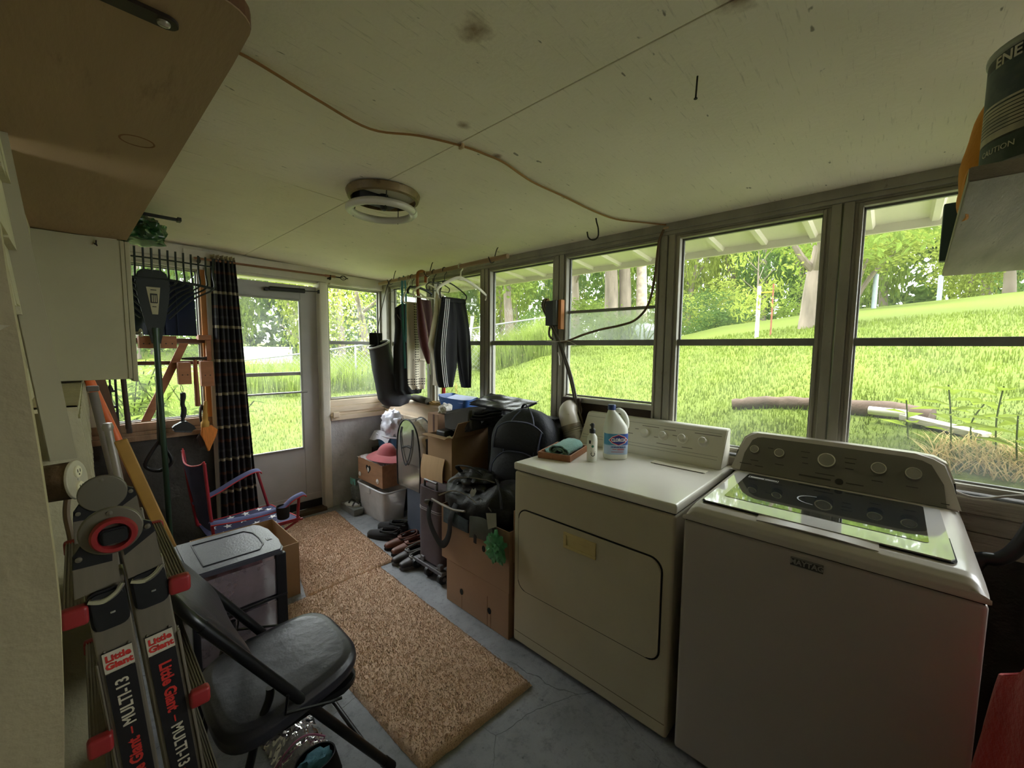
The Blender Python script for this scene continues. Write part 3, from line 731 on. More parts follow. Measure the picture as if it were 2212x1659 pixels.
t0, t1 = pol(88.3, 3.0, .075), pol(91.2, 2.96, .07); bm = B(); tube(bm, [t0, t1], .022, 10); tag(obj('pipe', bm, mat('white pipe', (226, 222, 206), .5)), 'short white plastic pipe lying outside the nearest window', 'pipe')
M_weed = leaf_mat('weed leaf', (140, 158, 58), .5, .2, 4)
for (a, rr_, h, n, sd, lb) in ((91.5, 2.75, .20, 6, 1, 'small broad-leaved weed beside the grey plank outside'), (94.5, 2.62, .31, 9, 2, 'tall broad-leaved weed outside the nearest window, by the plank end'), (97.3, 2.68, .30, 9, 3, 'broad-leaved weed furthest along the bed outside the nearest window'), (95.8, 2.78, .2, 7, 4, 'short pale weed between the two taller ones outside'), (98.6, 2.55, .22, 8, 5, 'spreading weed close against the nearest window glass')):
    b = pol(a, rr_); t = thing('weed', lb, 'plant', b); q = random.Random(sd); bm = B(); vs, fs = [], []
    st = [V((0, 0, -.02)), V((.01, .01, h*.5)), V((.02*q.uniform(-1, 1), .03*q.uniform(-1, 1), h))]; tube(bm, spline(st, 4), .003, 5); obj('stem', bm, M_gr, t)
    for j in range(n):
        z = h*(.35+.65*j/n); an = j*2.4+sd; leaf_into(vs, fs, V((.01, .01, z)), V((cos(an), sin(an), .25)), V((0, 0, 1)), q.uniform(.09, .14), q.uniform(.045, .065), .12)
    obj('leaves', (vs, fs), M_weed, t)
pts = [(pol(r.uniform(93, 101), r.uniform(2.42, 2.75)), 1.) for k in range(500)]
tag(blades('straw', pts, .07, .006, M_straw, 12, 1.6), 'dry straw litter under the nearest window', 'straw')
# leafy vine growth right outside the left window
t = world_thing('leafy_shrub', 'light green leafy shrub close outside the left window', 'bush', pol(5, 5)); vs, fs = [], []; q = random.Random(21); bm = B()
for j in range(42):
    a = q.uniform(-2, 10.5); b = pol(a, q.uniform(4.5, 5.6)); h = q.uniform(.75, 1.35); dx, dy = q.uniform(-.4, .4), q.uniform(-.3, .3)
    P = spline([b, b+V((dx*.4, dy*.4, h*.6)), b+V((dx, dy, h))], 5); tube(bm, P, .006, 4)
    for p in P[2:]:
        for s in range(4): an = q.uniform(0, 6.28); leaf_into(vs, fs, p, V((cos(an), sin(an), q.uniform(-.5, .3))), V((0, 0, 1)), q.uniform(.09, .15), q.uniform(.035, .055), .1)
obj('stems', bm, M_gr, t); obj('leaves', (vs, fs), leaf_mat('shrub leaf', (132, 152, 68), .5, .25, 3), t)
# ------------------------------------------------------------ dryer
M_alm = mat('almond enamel', (194, 184, 158), .38, var=.04, vs=5, dirt=(150, 124, 84), ds=16, dthr=.76, spec=.5)
M_altop = mat('white enamel top', (226, 222, 212), .22, var=.03, vs=5, dirt=(170, 160, 142), ds=24, dthr=.74)
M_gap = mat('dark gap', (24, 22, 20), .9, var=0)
M_beige = mat('aged beige plastic', (206, 186, 128), .5, var=.06)
M_ltplast = mat('off-white plastic', (222, 218, 204), .4, var=.03)
M_grey = mat('grey print', (120, 116, 106), .6, var=0)
def face_x(x): return ME((x, 0, 0), x=(0, -1, 0), y=(0, 0, 1))     # a panel facing -X: 2-D x runs to -Y, y is up
DY0, DY1, XF = .525, 1.291, 1.405
t = world_thing('clothes_dryer', 'almond front-loading clothes dryer with four knobs, left of the washing machine', 'dryer', (1.74, .91, 0))
bm = B(); bx(bm, XF, 2.075, DY0, DY1, .022, .872, .012); obj('cabinet', bm, M_alm, t)
bm = B(); bx(bm, XF+.01, 2.07, DY0+.006, DY1-.006, .865, .884); bx(bm, XF+.05, 2.05, DY0+.05, DY1-.05, .001, .03); obj('seam', bm, M_gap, t)
bm = B(); bx(bm, XF-.008, 2.08, DY0-.006, DY1, .878, .9155, .009); obj('top', bm, M_altop, t)
bm = B(); prism(bm, rrect(.70, .402, .05, 6, -.911, .499), .004, face_x(XF+.0015)); obj('door_gap', bm, M_gap, t)  # dark strip standing in for the shaded gap round the door
bm = B(); prism(bm, rrect(.688, .390, .046, 6, -.911, .499), .010, face_x(XF+.003), .003); d = obj('door', bm, M_alm, t)
bm = B(); fx = XF-.008
for (a0, a1, b0, b1) in ((.833, .993, .600, .612), (.833, .993, .658, .670), (.833, .848, .612, .658), (.978, .993, .612, .658)): bx(bm, fx-.004, fx+.002, a0, a1, b0, b1, .002)
bx(bm, fx+.0002, fx+.002, .84, .985, .608, .664)
bx(bm, fx-.002, fx+.001, .848, .978, .640, .658, .001)
h = obj('handle', bm, M_beige, d); h['label'] = 'beige recessed pull'
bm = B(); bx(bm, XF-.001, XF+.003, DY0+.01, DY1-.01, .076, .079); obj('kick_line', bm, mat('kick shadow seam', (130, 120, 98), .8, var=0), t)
bm = B(); prism(bm, [(1.95, .916), (1.952, .938), (2.028, 1.078), (2.040, 1.088), (2.075, 1.088), (2.075, .916)], .752, ME((0, 1.291, 0), x=(1, 0, 0), y=(0, 0, 1)), .004); con = obj('console', bm, M_ltplast, t)
pn = V((-.879, 0, .477)); pu = V((.477, 0, .879))
def on_con(y, z, off=0.): return V((1.952+(z-.938)*.543, y, z))+pn*off
M_con = ME((0, 0, 0), x=(0, -1, 0), y=pu); 
for y in (.919, .824, .729, .633):
    m = M_con.copy(); m.translation = on_con(y, 1.021)
    bm = B(); lathe(bm, [(.024, 0), (.0245, .003), (.021, .006), (.0185, .007), (.0175, .024), (.015, .027), (.011, .027), (.0095, .0255), (0, .0255)], 24, m); k = obj('knob', bm, M_ltplast, con)
bm = B()
for y, z, l in ((.90, 1.055, .09), (.80, 1.052, .06), (1.0, 1.01, .03), (.70, .985, .05), (.8, .984, .10), (.62, 1.055, .12), (1.13, 1.03, .05), (.97, 1.035, .02), (.86, 1.01, .02), (.77, 1.03, .022)):
    m = M_con.copy(); m.translation = on_con(y, z, .0004); box(bm, (0, 0, 0), (l, .003, .0006), m)
for z in (.955, .968, 1.066): m = M_con.copy(); m.translation = on_con(.92, z, .0004); box(bm, (0, 0, 0), (.72, .0012, .0006), m)
obj('legends', bm, M_grey, con)
bm = B(); box(bm, (1.868, .695, .9175), (.048, .245, .004), RZ(0), .001); obj('lint_lid', bm, mat('cream lid', (226, 220, 200), .5, var=.03), t)
bm = B(); bx(bm, 1.84, 1.846, .58, .80, .9158, .9166); obj('lint_slot', bm, M_gap, t)

# ------------------------------------------------------------ washing machine
M_wh = mat('white enamel', (196, 189, 180), .3, var=.02, vs=4)
M_silver = mat('silvery plastic', (190, 188, 184), .3, var=.02)
WY0, WY1 = -.195, .498
t = world_thing('washing_machine', 'white top-loading washing machine with glass lid and grey console, right of the dryer', 'washing machine', (1.74, .15, 0))
bm = B(); bx(bm, XF, 2.07, WY0, WY1, .02, .871, .012); obj('cabinet', bm, mat('white enamel dimmed', (176, 167, 160), .35, var=.02, vs=4), t)  # same white enamel, colour darkened to stand for the shaded sides
bm = B(); bx(bm, XF+.006, 2.06, WY0+.006, WY1-.006, .866, .880); obj('seam', bm, M_gap, t)
def deck(u, v):                        # rounded tub cover: v runs front to back, u across
    P = [(1.400, .876), (1.400, .893), (1.406, .908), (1.422, .920), (1.445, .927), (1.50, .931), (1.90, .938), (1.945, .940), (2.06, .940)]
    f = v*(len(P)-1); i = min(int(f), len(P)-2); k = f-i; x = P[i][0]+(P[i+1][0]-P[i][0])*k; z = P[i][1]+(P[i+1][1]-P[i][1])*k
    e = min(u, 1-u)*(WY1-WY0); z -= .045*max(0, 1-e/.045)**2.2*(1 if z > .9 else .3)
    return (x, WY1+.002+(WY0-WY1-.004)*u, max(z, .876))
bm = B(); surf(bm, deck, 61, 41)
bx(bm, 1.402, 2.06, WY0, WY1, .874, .882); obj('tub_cover', bm, M_wh, t)
lidz = .9335
bm = B(); prism(bm, [(1.455, .452), (1.468, .459), (1.893, .459), (1.899, .453), (1.899, -.130), (1.893, -.139), (1.472, -.145), (1.455, -.137)], .003, T(0, 0, lidz-.003)); obj('lid_gap', bm, M_gap, t)
bm = B(); prism(bm, [(1.459, .446), (1.472, .455), (1.89, .455), (1.895, .45), (1.895, -.128), (1.89, -.136), (1.476, -.141), (1.459, -.133)], .0045, T(0, 0, lidz-.001)); lid = obj('lid', bm, mat('lid border', (206, 204, 202), .07, var=.02, spec=.8, coat=1.), t, 20)
for v in lid.data.vertices: v.co.z += (v.co.x-1.46)*.012
bm = B(); prism(bm, rrect(.345, .51, .012, 4, 1.716, .157), .0012, T(0, 0, lidz+.0037)); g = obj('lid_glass', bm, mat('dark lid glass', (30, 34, 38), .03, var=0, spec=.9, coat=1.), lid, 20)
for v in g.data.vertices: v.co.z += (v.co.x-1.46)*.012
bm = B(); lathe(bm, [(.05, 0), (.05, .0004), (.046, .0004), (.046, 0)], 28, T(1.70, .17, lidz+.0052+.0029), cap=False, arc=pi); obj('agitator_ring', bm, mat('pale ring', (150, 154, 158), .3), lid)
bm = B(); lz = lidz+.0052+.0045
for (x, y, l, w) in ((1.853, .352, .10, .0012), (1.832, .352, .10, .0012), (1.8425, .402, .0015, .022), (1.8425, .302, .0015, .022), (1.8425, .373, .046, .009), (1.8425, .326, .04, .006)): bx(bm, x-w/2, x+w/2, y-l/2, y+l/2, lz, lz+.0005)
obj('lid_sticker', bm, mat('white print', (225, 225, 222), .5, var=0), lid)
bm = B(); surf(bm, lambda u, v: (1.428+.032*v-.004*sin(pi*u), .285-.285*u, .9245+.010*v+.006*sin(pi*u)*(1-v)), 24, 5, thick=.003); obj('lid_lip', bm, M_wh, lid)
# console
def con_pt(u, v):
    """u across (left to right), v up the face"""
    return V((1.925+.095*v, .5-.683*u, .938+.155*v))
cu_ = [(.02, 0), (.025, .5), (.05, .86), (.085, .98), (.12, 1.0), (.5, 1.01), (.84, 1.0), (.91, .97), (.955, .86), (.985, .5), (.995, 0)]
def console_side(back):
    return [con_pt(u, v)+V((back, 0, 0)) if not back else V((2.062, con_pt(u, v).y, con_pt(u, v).z)) for u, v in cu_]
bm = B(); fr = [bm.verts.new(p) for p in [con_pt(.0, -.02)]+console_side(0)+[con_pt(1., -.02)]]; bk = [bm.verts.new((2.062, p.y, p.z)) for p in [con_pt(0, -.02)]+[con_pt(u, v) for u, v in cu_]+[con_pt(1., -.02)]]
n = len(fr); bm.faces.new(fr); bm.faces.new(bk[::-1])
for i in range(n): bm.faces.new((fr[i], bk[i], bk[(i+1) % n], fr[(i+1) % n]))
r = bmesh.ops.bevel(bm, geom=[e for e in bm.edges if all(v in fr for v in e.verts if v.is_valid)], offset=.008, segments=3, affect='EDGES'); con = obj('console', bm, M_wh, t)
wn = V((-.852, 0, .522)); wu = V((.522, 0, .852))
pc_ = [(.062, .02), (.07, .45), (.10, .80), (.125, .88), (.155, .905), (.5, .91), (.80, .90), (.865, .87), (.90, .80), (.945, .45), (.958, .02)]
bm = B(); vs_ = [con_pt(u, v)+wn*.0008 for u, v in pc_]; lo = [bm.verts.new(p) for p in vs_]; hi = [bm.verts.new(p+wn*.0015) for p in vs_]; bm.faces.new(hi)
for i in range(len(lo)): bm.faces.new((lo[i], lo[(i+1) % len(lo)], hi[(i+1) % len(lo)], hi[i]))
obj('control_panel', bm, mat('grey control panel', (112, 108, 96), .35, var=.02), con)
M_chrome = mat('chrome trim', (210, 210, 206), .15, .9, var=0); M_kn = mat('grey knob face', (150, 146, 132), .4, var=.02)
for (y, r) in ((.414, .0175), (.324, .0185), (.169, .029), (.019, .0225), (-.071, .0225)):
    m = ME(V((1.9765, y, 1.0225))+wn*.002, y=wu, z=wn)
    bm = B(); lathe(bm, [(r*1.02, 0), (r, .018), (r*.96, .021), (r*.82, .021), (r*.80, .019)], 32, m, cap=False); k = obj('knob', bm, M_chrome, con)
    bm = B(); lathe(bm, [(r*.81, .0), (r*.81, .0195), (r*.6, .0205), (0, .0205)], 32, m); box(bm, (0, r*.66, .0207), (.004, .006, .001), m); obj('knob_face', bm, M_kn, k)
bm = B()
for (y, z, l) in ((.44, .968, .045), (.39, .966, .03), (.24, 1.045, .03), (.24, 1.025, .02), (.235, 1.005, .02), (.10, 1.045, .035), (.10, 1.03, .03), (.10, 1.01, .025), (.17, .978, .06), (.20, .962, .10), (.08, .962, .05), (-.15, .952, .02), (.36, 1.04, .02), (-.07, .985, .03), (.02, .985, .03), (.41, .985, .03), (.32, .985, .03)):
    box(bm, (0, 0, 0), (l, .003 if l < .09 else .006, .0006), ME(V((1.925+.095*(z-.938)/.155, y, z))+wn*.0026, y=wu, z=wn))
lathe(bm, [(.012, 0), (.012, .0006)], 20, ME(V((1.925+.095*.024/.155, .125, .962))+wn*.0024, y=wu, z=wn))
obj('legends', bm, mat('dark print', (58, 56, 50), .6, var=0), con)
bm = B(); bx(bm, XF-.003, XF+.001, .110, .187, .826, .851, .001); b_ = obj('badge', bm, mat('badge grey', (78, 78, 76), .4, .2, var=0), t)
bm = B(); text(bm, 'MAYTAG', .021, ME((XF-.0034, .1485, .8385), x=(0, -1, 0), y=(0, 0, 1)), .0006, .0006, sx=.93)
for z in (.827, .850): bx(bm, XF-.004, XF-.003, .111, .186, z-.0008, z+.0008)
obj('badge_lettering', bm, mat('badge letters', (160, 158, 152), .35, .3, var=0), b_)

# ------------------------------------------------------------ things on the dryer
DT = .9162
def jug():
    yaw = atan2(-.73, .683)
    t = thing('bleach_jug', 'white bleach jug with blue cap and blue label on top of the dryer', 'bottle', (1.805, .985, DT), yaw)
    def sec(z):          # half width, half depth, centre
        T_ = [(0, .052, .040, 0), (.006, .056, .044, 0), (.05, .057, .045, 0), (.13, .057, .045, 0), (.145, .0565, .044, 0), (.165, .052, .042, -.002), (.19, .042, .038, -.008), (.215, .031, .03, -.015), (.232, .021, .021, -.02), (.238, .0165, .0165, -.0215), (.252, .0165, .0165, -.0215)]
        for (z0, a0, b0, c0), (z1, a1, b1, c1) in zip(T_, T_[1:]):
            if z <= z1: k = (z-z0)/(z1-z0); return a0+(a1-a0)*k, b0+(b1-b0)*k, c0+(c1-c0)*k
        return T_[-1][1:]
    def pt(an, z, off=0.):
        a, b, c = sec(z); ca, sa = cos(an), sin(an); e = .62 if z < .16 else .62+.38*min(1, (z-.16)/.07)
        return V((c+(a+off)*abs(ca)**e*(1 if ca > 0 else -1), (b+off)*abs(sa)**e*(1 if sa > 0 else -1), z))
    bm = B(); zs = [0, .003, .006, .03, .07, .10, .13, .145, .155, .165, .178, .19, .203, .215, .225, .232, .238, .252]
    surf(bm, lambda u, v: pt(2*pi*u, zs[int(round(v*(len(zs)-1)))]), 40, len(zs), cu=True); bmesh.ops.holes_fill(bm, edges=bm.edges[:]); body = obj('body', bm, mat('white hdpe', (226, 228, 214), .4, var=.02, spec=.5), t)
    bm = B(); tube(bm, spline([(-.006, 0, .228), (.014, 0, .236), (.036, 0, .222), (.052, 0, .190), (.0535, 0, .160), (.046, 0, .146)], 6), [.012]*18+[.0115]*6+[.012]*7, 12, flat=1.15); obj('handle', bm, MATS['white hdpe'], t)
    bm = B(); lathe(bm, [(.0185, .240), (.0195, .242), (.0195, .262), (.0175, .2655), (0, .2655)], 28, T(-.0215, 0, 0)); obj('cap', bm, mat('navy cap', (44, 62, 120), .4, var=.02), t)
    A0, A1 = -pi*.98, -pi*.02
    def lab(u, v, off): return pt(A0+(A1-A0)*u, .026+.102*v, off)
    bm = B(); surf(bm, lambda u, v: lab(u, v, .0006), 60, 12); L = obj('label', bm, mat('blue bleach label', (120, 152, 200), .45, var=.05, build=lambda nt, cs, co: nt.mixc(nt.ramp(nt.sep(co)[2], [(.072, 0.), (.0745, 1.)]), lin((176, 196, 218)), nt.mixc(nt.ramp(nt.sep(co)[0], [(-.02, 0.), (.03, 1.)]), lin((70, 140, 176)), lin((52, 84, 168))))), body)
    def on(x, y, z):     # flat lettering laid on the front of the jug, x right, y up
        a, b, c = sec(y); q = max(-1, min(1, (x-c)/(a+.001))); an = -math.acos(max(-1, min(1, (abs(q)**(1/.62))*(1 if q > 0 else -1)))); p = pt(an, y, 0); return V((x, p.y-.0010-z, y))
    def flat(poly, d): 
        f0 = B(); lo = [f0.verts.new((x, 0, z)) for x, z in poly]; f = f0.faces.new(lo); bmesh.ops.subdivide_edges(f0, edges=f0.edges[:], cuts=6, use_grid_fill=True); bmesh.ops.triangulate(f0, faces=f0.faces[:])
        for _ in range(2): bmesh.ops.subdivide_edges(f0, edges=[e for e in f0.edges if e.calc_length() > .008], cuts=1); bmesh.ops.triangulate(f0, faces=f0.faces[:])
        for v in f0.verts: v.co = on(v.co.x, v.co.z, d)
        return f0
    cx, cz = .004, .098
    def hexa(k): return [(cx-.043*k, cz), (cx-.030*k, cz+.014*k), (cx, cz+.026*k), (cx+.030*k, cz+.014*k), (cx+.043*k, cz), (cx+.030*k, cz-.014*k), (cx, cz-.026*k), (cx-.030*k, cz-.014*k)]
    obj('chevron_edge', flat(hexa(1.1), .0004), mat('label white', (232, 232, 228), .5, var=0), L); obj('chevron_red', flat(hexa(1.02), .0008), mat('label red', (196, 44, 58), .5, var=0), L); obj('chevron', flat(hexa(.88), .0012), mat('label navy', (40, 52, 128), .5, var=0), L)
    bm = B(); text(bm, 'CLOROX', .0215, Matrix(), .0004, .0009, sx=.80, fn=lambda x, y, z: on(cx+x, cz+y, .0020+z)); obj('brand_lettering', bm, MATS['label white'], L)
    bm = B(); text(bm, 'NO-SPLASH BLEACH', .0085, Matrix(), .0003, .0003, sx=.92, fn=lambda x, y, z: on(cx+x, .063+y, .0010+z)); obj('name_lettering', bm, MATS['label navy'], L)
    bm = B()
    for (x, z, w) in ((-.014, .052, .02), (.016, .054, .034), (.016, .050, .034), (.0, .040, .06)):
        f = flat([(x-w/2, z-.001), (x+w/2, z-.001), (x+w/2, z+.001), (x-w/2, z+.001)], .0008); me = bpy.data.meshes.new('q'); f.to_mesh(me); f.free(); bm.from_mesh(me); bpy.data.meshes.remove(me)
    obj('small_print', bm, MATS['label red'], L)
jug()
t = thing('spray_bottle', 'slim white spray bottle with black pump beside the bleach jug', 'bottle', (1.672, 1.034, DT), atan2(-.73, .683))
bm = B(); lathe(bm, [(.021, 0), (.0235, .003), (.024, .01), (.024, .105), (.022, .120), (.015, .130), (.0115, .134), (.0115, .14), (0, .14)], 28); obj('body', bm, mat('milky bottle', (224, 226, 212), .3, var=.02), t)
bm = B(); lathe(bm, [(.0245, .014), (.0246, .1), (.0245, .1)], 40, RZ(pi*1.08), cap=False, arc=pi*.98); L = obj('label', bm, mat('cream bottle label', (232, 230, 216), .5, var=.02), t)
def cyl(x, y, z): a = -pi/2+x/.0248; return V((cos(a)*(.0249+z), sin(a)*(.0249+z), y))
M_grn = mat('label green', (70, 140, 112), .5, var=0); M_blk = mat('label black', (28, 28, 30), .5, var=0)
bm = B(); text(bm, 'Cl', .030, Matrix(), .0003, .0002, fn=lambda x, y, z: cyl(y-.001, .040+x, z)); obj('lettering', bm, M_blk, L)
bm = B(); surf(bm, lambda u, v: cyl(-.002+.006*v*cos(2*pi*u), .076+.006*v*sin(2*pi*u), .0003), 20, 3, cu=True); obj('dot', bm, M_grn, L)
bm = B(); surf(bm, lambda u, v: cyl(-.020+.009*u, .088+.016*v, .0003), 6, 3); obj('corner_mark', bm, M_blk, L)
bm = B(); lathe(bm, [(.0145, .136), (.0145, .153), (.012, .156), (.007, .157), (.007, .165), (.009, .167), (.009, .180), (.006, .183), (0, .183)], 20); tube(bm, [(0, 0, .176), (-.0135, -.004, .175)], .003, 8); obj('pump', bm, mat('black pump', (30, 32, 36), .4, var=0), t)
# wooden tray and towel
t = thing('wooden_tray', 'shallow wooden tray under the teal towel on the dryer', 'tray', (1.675, 1.203, DT), radians(-76))
M_wood = mat('walnut stained wood', (150, 98, 62), .55, var=.2, vs=7, sc=(8, 1, 8), bump=.1)
hx, hy = .085, .125
bm = B(); bx(bm, -hx+.006, hx-.006, -hy+.006, hy-.006, 0, .005); obj('bottom', bm, M_wood, t)
for (a, b, c, d) in ((-hx, hx, -hy, -hy+.007), (-hx, hx, hy-.007, hy), (-hx, -hx+.007, -hy+.007, hy-.007), (hx-.007, hx, -hy+.007, hy-.007)):
    bm = B(); bx(bm, a, b, c, d, 0, .031, .001); obj('side', bm, M_wood, t)
t = thing('towel', 'folded teal terry towel lying in the wooden tray', 'towel', (1.690, 1.205, DT+.0055), radians(13))
M_teal = mat('teal terry', (134, 184, 174), .95, var=.15, vs=18, bump=1., bs=160, sheen=.4)
def twl(u, v):            # a long roll: spiral section swept along x, end folds visible
    a = 2*pi*2.0*v; r = .012+.030*v; x = -.095+.19*u; k = 1+.10*noise.noise(V((x*14, a*.8, 2)))
    sag = .65+.1*u; return (x*1.02, r*cos(a)*1.55*k, .030+r*sin(a)*sag*k+.004*noise.noise(V((x*30, a*2, 0))))
bm = B(); surf(bm, twl, 22, 64, thick=.006)
for v in bm.verts: v.co.z = max(v.co.z, .0005)
obj('roll', bm, M_teal, t, 70)
bm = B(); surf(bm, lambda u, v: (-.095+.15*u, -.055+.10*v, .004+.034*sin(pi*(.15+.8*v))+.012*noise.noise(V((u*3, v*4, 1)))), 20, 16, thick=.008)
for v in bm.verts: v.co.z = max(v.co.z, .0005)
obj('loose_fold', bm, M_teal, t, 70)
# vent duct behind the dryer
t = world_thing('vent_duct', 'white elbow and foil dryer duct behind the dryer corner', 'duct', (2.03, 1.40, .6))
bm = B(); tube(bm, spline([(2.115, 1.440, 1.075), (2.06, 1.435, 1.085), (2.015, 1.42, 1.065), (1.99, 1.385, 1.02), (1.985, 1.368, .985)], 5), [.056]*12+[.057]*5+[.060]*4, 20); obj('elbow', bm, mat('white sheet metal', (216, 208, 196), .35, var=.06, dirt=(150, 130, 108), ds=14), t)
bm = B(); pp = spline([(1.985, 1.37, .992), (1.985, 1.345, .93), (2.0, 1.34, .84), (2.03, 1.345, .66)], 12); tube(bm, pp, [.058+.004*(i % 2) for i in range(len(pp))], 18); obj('flexible_duct', bm, mat('crumpled foil', (178, 172, 162), .35, .7, var=.15, vs=16, bump=.8, bs=40), t)
bm = B(); tube(bm, [(1.986, 1.378, 1.005), (1.985, 1.366, .975)], .0625, 20); obj('clamp', bm, mat('clamp', (150, 140, 126), .4, .5), t)
bm = B(); bx(bm, 2.062, 2.0845, 1.37, 1.50, 1.00, 1.155, .004); obj('wall_plate', bm, MATS['dark stained board'], t)
# ------------------------------------------------------------ cables, hooks, ceiling things
M_cab = mat('tan sheathed cable', (158, 112, 62), .6, var=.1); M_iron = mat('dark iron', (52, 44, 38), .5, .4, var=.2)
t = world_thing('ceiling_cable', 'tan flat cable stapled across the ceiling from the shelf to the window post', 'cable', (1.2, 1.1, 2.1))
cp = [(.16, 1.245), (.30, 1.2), (.49, 1.215), (.667, 1.237), (.80, 1.17), (.928, 1.11), (1.02, 1.088), (1.104, 1.079), (1.28, 1.10), (1.468, 1.087), (1.70, 1.075), (1.86, 1.045), (1.98, .96), (2.075, .888)]
bm = B(); tube(bm, spline([(x, y, zc(x)-.006-(.012 if .35 < x < .75 else 0)) for x, y in cp], 6), .0055, 8, flat=.55, up=(0, 0, 1)); obj('sheath', bm, M_cab, t)
bm = B(); box(bm, (.928, 1.11, zc(.93)-.008), (.010, .022, .016), RZ(0), .003); box(bm, (2.08, .886, 2.064), (.014, .03, .012), None, .003); obj('clip', bm, mat('cream clip', (206, 178, 140), .5, var=0), t)
t = world_thing('power_cable', 'brown cable looping down in front of the windows to behind the dryer', 'cable', (2.07, 1.5, 1.5))
x = 2.066
P1 = [(x, .895, 2.055), (x, .918, 1.984), (x, .935, 1.80), (x, .965, 1.68), (x, 1.03, 1.61), (x, 1.12, 1.583), (x, 1.242, 1.563), (x, 1.36, 1.535), (x-.004, 1.483, 1.496), (x, 1.555, 1.500)]
bm = B(); tube(bm, spline(P1, 8), .0065, 8); obj('upper_run', bm, mat('brown cable', (104, 82, 54), .5, var=.15), t)
P2 = [(2.05, 1.625, 1.765), (2.045, 1.640, 1.72), (2.05, 1.600, 1.64), (2.055, 1.55, 1.55), (2.055, 1.51, 1.475), (2.055, 1.475, 1.40), (2.06, 1.43, 1.28), (2.06, 1.40, 1.18), (2.062, 1.385, 1.11), (2.05, 1.345, 1.03), (2.035, 1.31, .95)]
for dy_, r_ in ((0, .0075), (.016, .006)):
    bm = B(); tube(bm, spline([(a, b+dy_, c) for a, b, c in P2], 8), r_, 8); obj('down_run', bm, mat('grey brown cable', (88, 80, 66), .5, var=.15), t)
bm = B(); tube(bm, spline([(2.05, 1.62, 1.50), (2.05, 1.56, 1.495), (2.05, 1.52, 1.497), (2.055, 1.46, 1.50), (2.056, 1.40, 1.475)], 5), .0022, 6); tube(bm, [(2.05, 1.53, 1.43), (2.05, 1.52, 1.40), (2.05, 1.52, 1.38), (2.05, 1.515, 1.35)], .004, 6); obj('tie_string', bm, mat('white string', (214, 208, 196), .8, var=0), t)
t = world_thing('switch_box', 'black switch box on the window post with the cable running past it', 'electrical box', (2.06, 1.58, 1.6))
bm = B(); bx(bm, 2.035, 2.088, 1.562, 1.622, 1.595, 1.748, .004); obj('box_body', bm, mat('black box', (38, 40, 42), .45, var=.05), t)
bm = B(); bx(bm, 2.03, 2.086, 1.535, 1.561, 1.595, 1.75, .004); obj('side_plate', bm, mat('grey green metal', (86, 90, 84), .5, .2, var=.05), t)
bm = B(); bx(bm, 2.05, 2.086, 1.512, 1.534, 1.572, 1.752, .002); obj('wood_strip', bm, mat('orange wood', (182, 118, 60), .7, var=.15, sc=(1, 1, .2)), t)
bm = B(); surf(bm, lambda u, v: (2.045+.02*v, 1.652-.045*u-.01*v, 1.72+.055*sin(pi*min(1, u*1.1))-.02*u+.002*v), 12, 4, thick=.004); obj('torn_flap', bm, mat('peeling tan tape', (196, 170, 136), .8, var=.2), t)
bm = B(); tube(bm, spline([(2.06, 1.60, 1.595), (2.055, 1.605, 1.56), (2.055, 1.60, 1.53), (2.055, 1.575, 1.51)], 5), .007, 8); obj('lead', bm, mat('grey brown cable', (88, 80, 66)), t)
def hook_bm(bm, top, h, r=.028, ang=0., thick=.0035):
    p = V(top); d = V((cos(ang), sin(ang), 0))
    P = [p, p+d*.004+V((0, 0, -.02)), p+d*.012+V((0, 0, -h*.45)), p+d*.014+V((0, 0, -h+r))]+[p+d*(.014-r+r*cos(a))+V((0, 0, -h+r-r*sin(a))) for a in [i*pi/7 for i in range(1, 8)]]+[p+d*(.012-2*r)+V((0, 0, -h+r+.012))]
    tube(bm, spline(P, 4), thick, 8)
im = V((.683, -.73, 0)); ha = atan2(im.y, im.x)
bm = B(); hook_bm(bm, (1.80, 1.125, zc(1.8)), .105, .027, ha); tag(obj('ceiling_hook', bm, M_iron), 'large dark hook in the ceiling near the cable, nothing on it', 'hook')
bm = B(); tube(bm, [(1.092, .402, zc(1.09)+.005), (1.094, .405, zc(1.09)-.05)], .0022, 7); lathe(bm, [(0, -.003), (.0045, -.002), (.0045, 0), (0, .001)], 10, T(1.094, .405, zc(1.09)-.05)); tag(obj('nail', bm, M_iron), 'long rusty nail sticking down from the ceiling', 'nail')
t = world_thing('ceiling_light', 'round ceiling light with bare ring tube, its cover missing', 'ceiling light', (.985, 1.735, zc(.985)))
lc = T(.975, 1.70, zc(.975)-.001)
bm = B(); lathe(bm, [(.155, .0), (.158, -.006), (.150, -.030), (.138, -.034), (.138, -.028), (.145, -.004), (0, -.004)], 40, lc, cap=False); obj('base_pan', bm, mat('rusted enamel pan', (132, 112, 76), .5, .3, var=.3, vs=12, dirt=(70, 52, 36), ds=14, dthr=.55), t)
bm = B(); lathe(bm, [(.13, -.008), (.13, -.0045), (0, -.0045)], 36, lc); obj('reflector', bm, mat('dull reflector', (206, 202, 182), .4, var=.08), t)
lc2 = T(.985, 1.735, zc(.985)-.068)
bm = B(); lathe(bm, [(.138+.0165*cos(a), .0165*sin(a)) for a in [i*2*pi/14 for i in range(15)]], 48, lc2, cap=False); tb = obj('ring_tube', bm, mat('unlit fluorescent tube', (196, 190, 172), .3, var=.02), t)
bm = B(); a = radians(-40); tube(bm, [(.985+.138*cos(a+k*.08), 1.735+.138*sin(a+k*.08), zc(.985)-.068) for k in range(-2, 3)], .019, 14); obj('tube_socket', bm, mat('white socket', (222, 220, 210), .4), t)
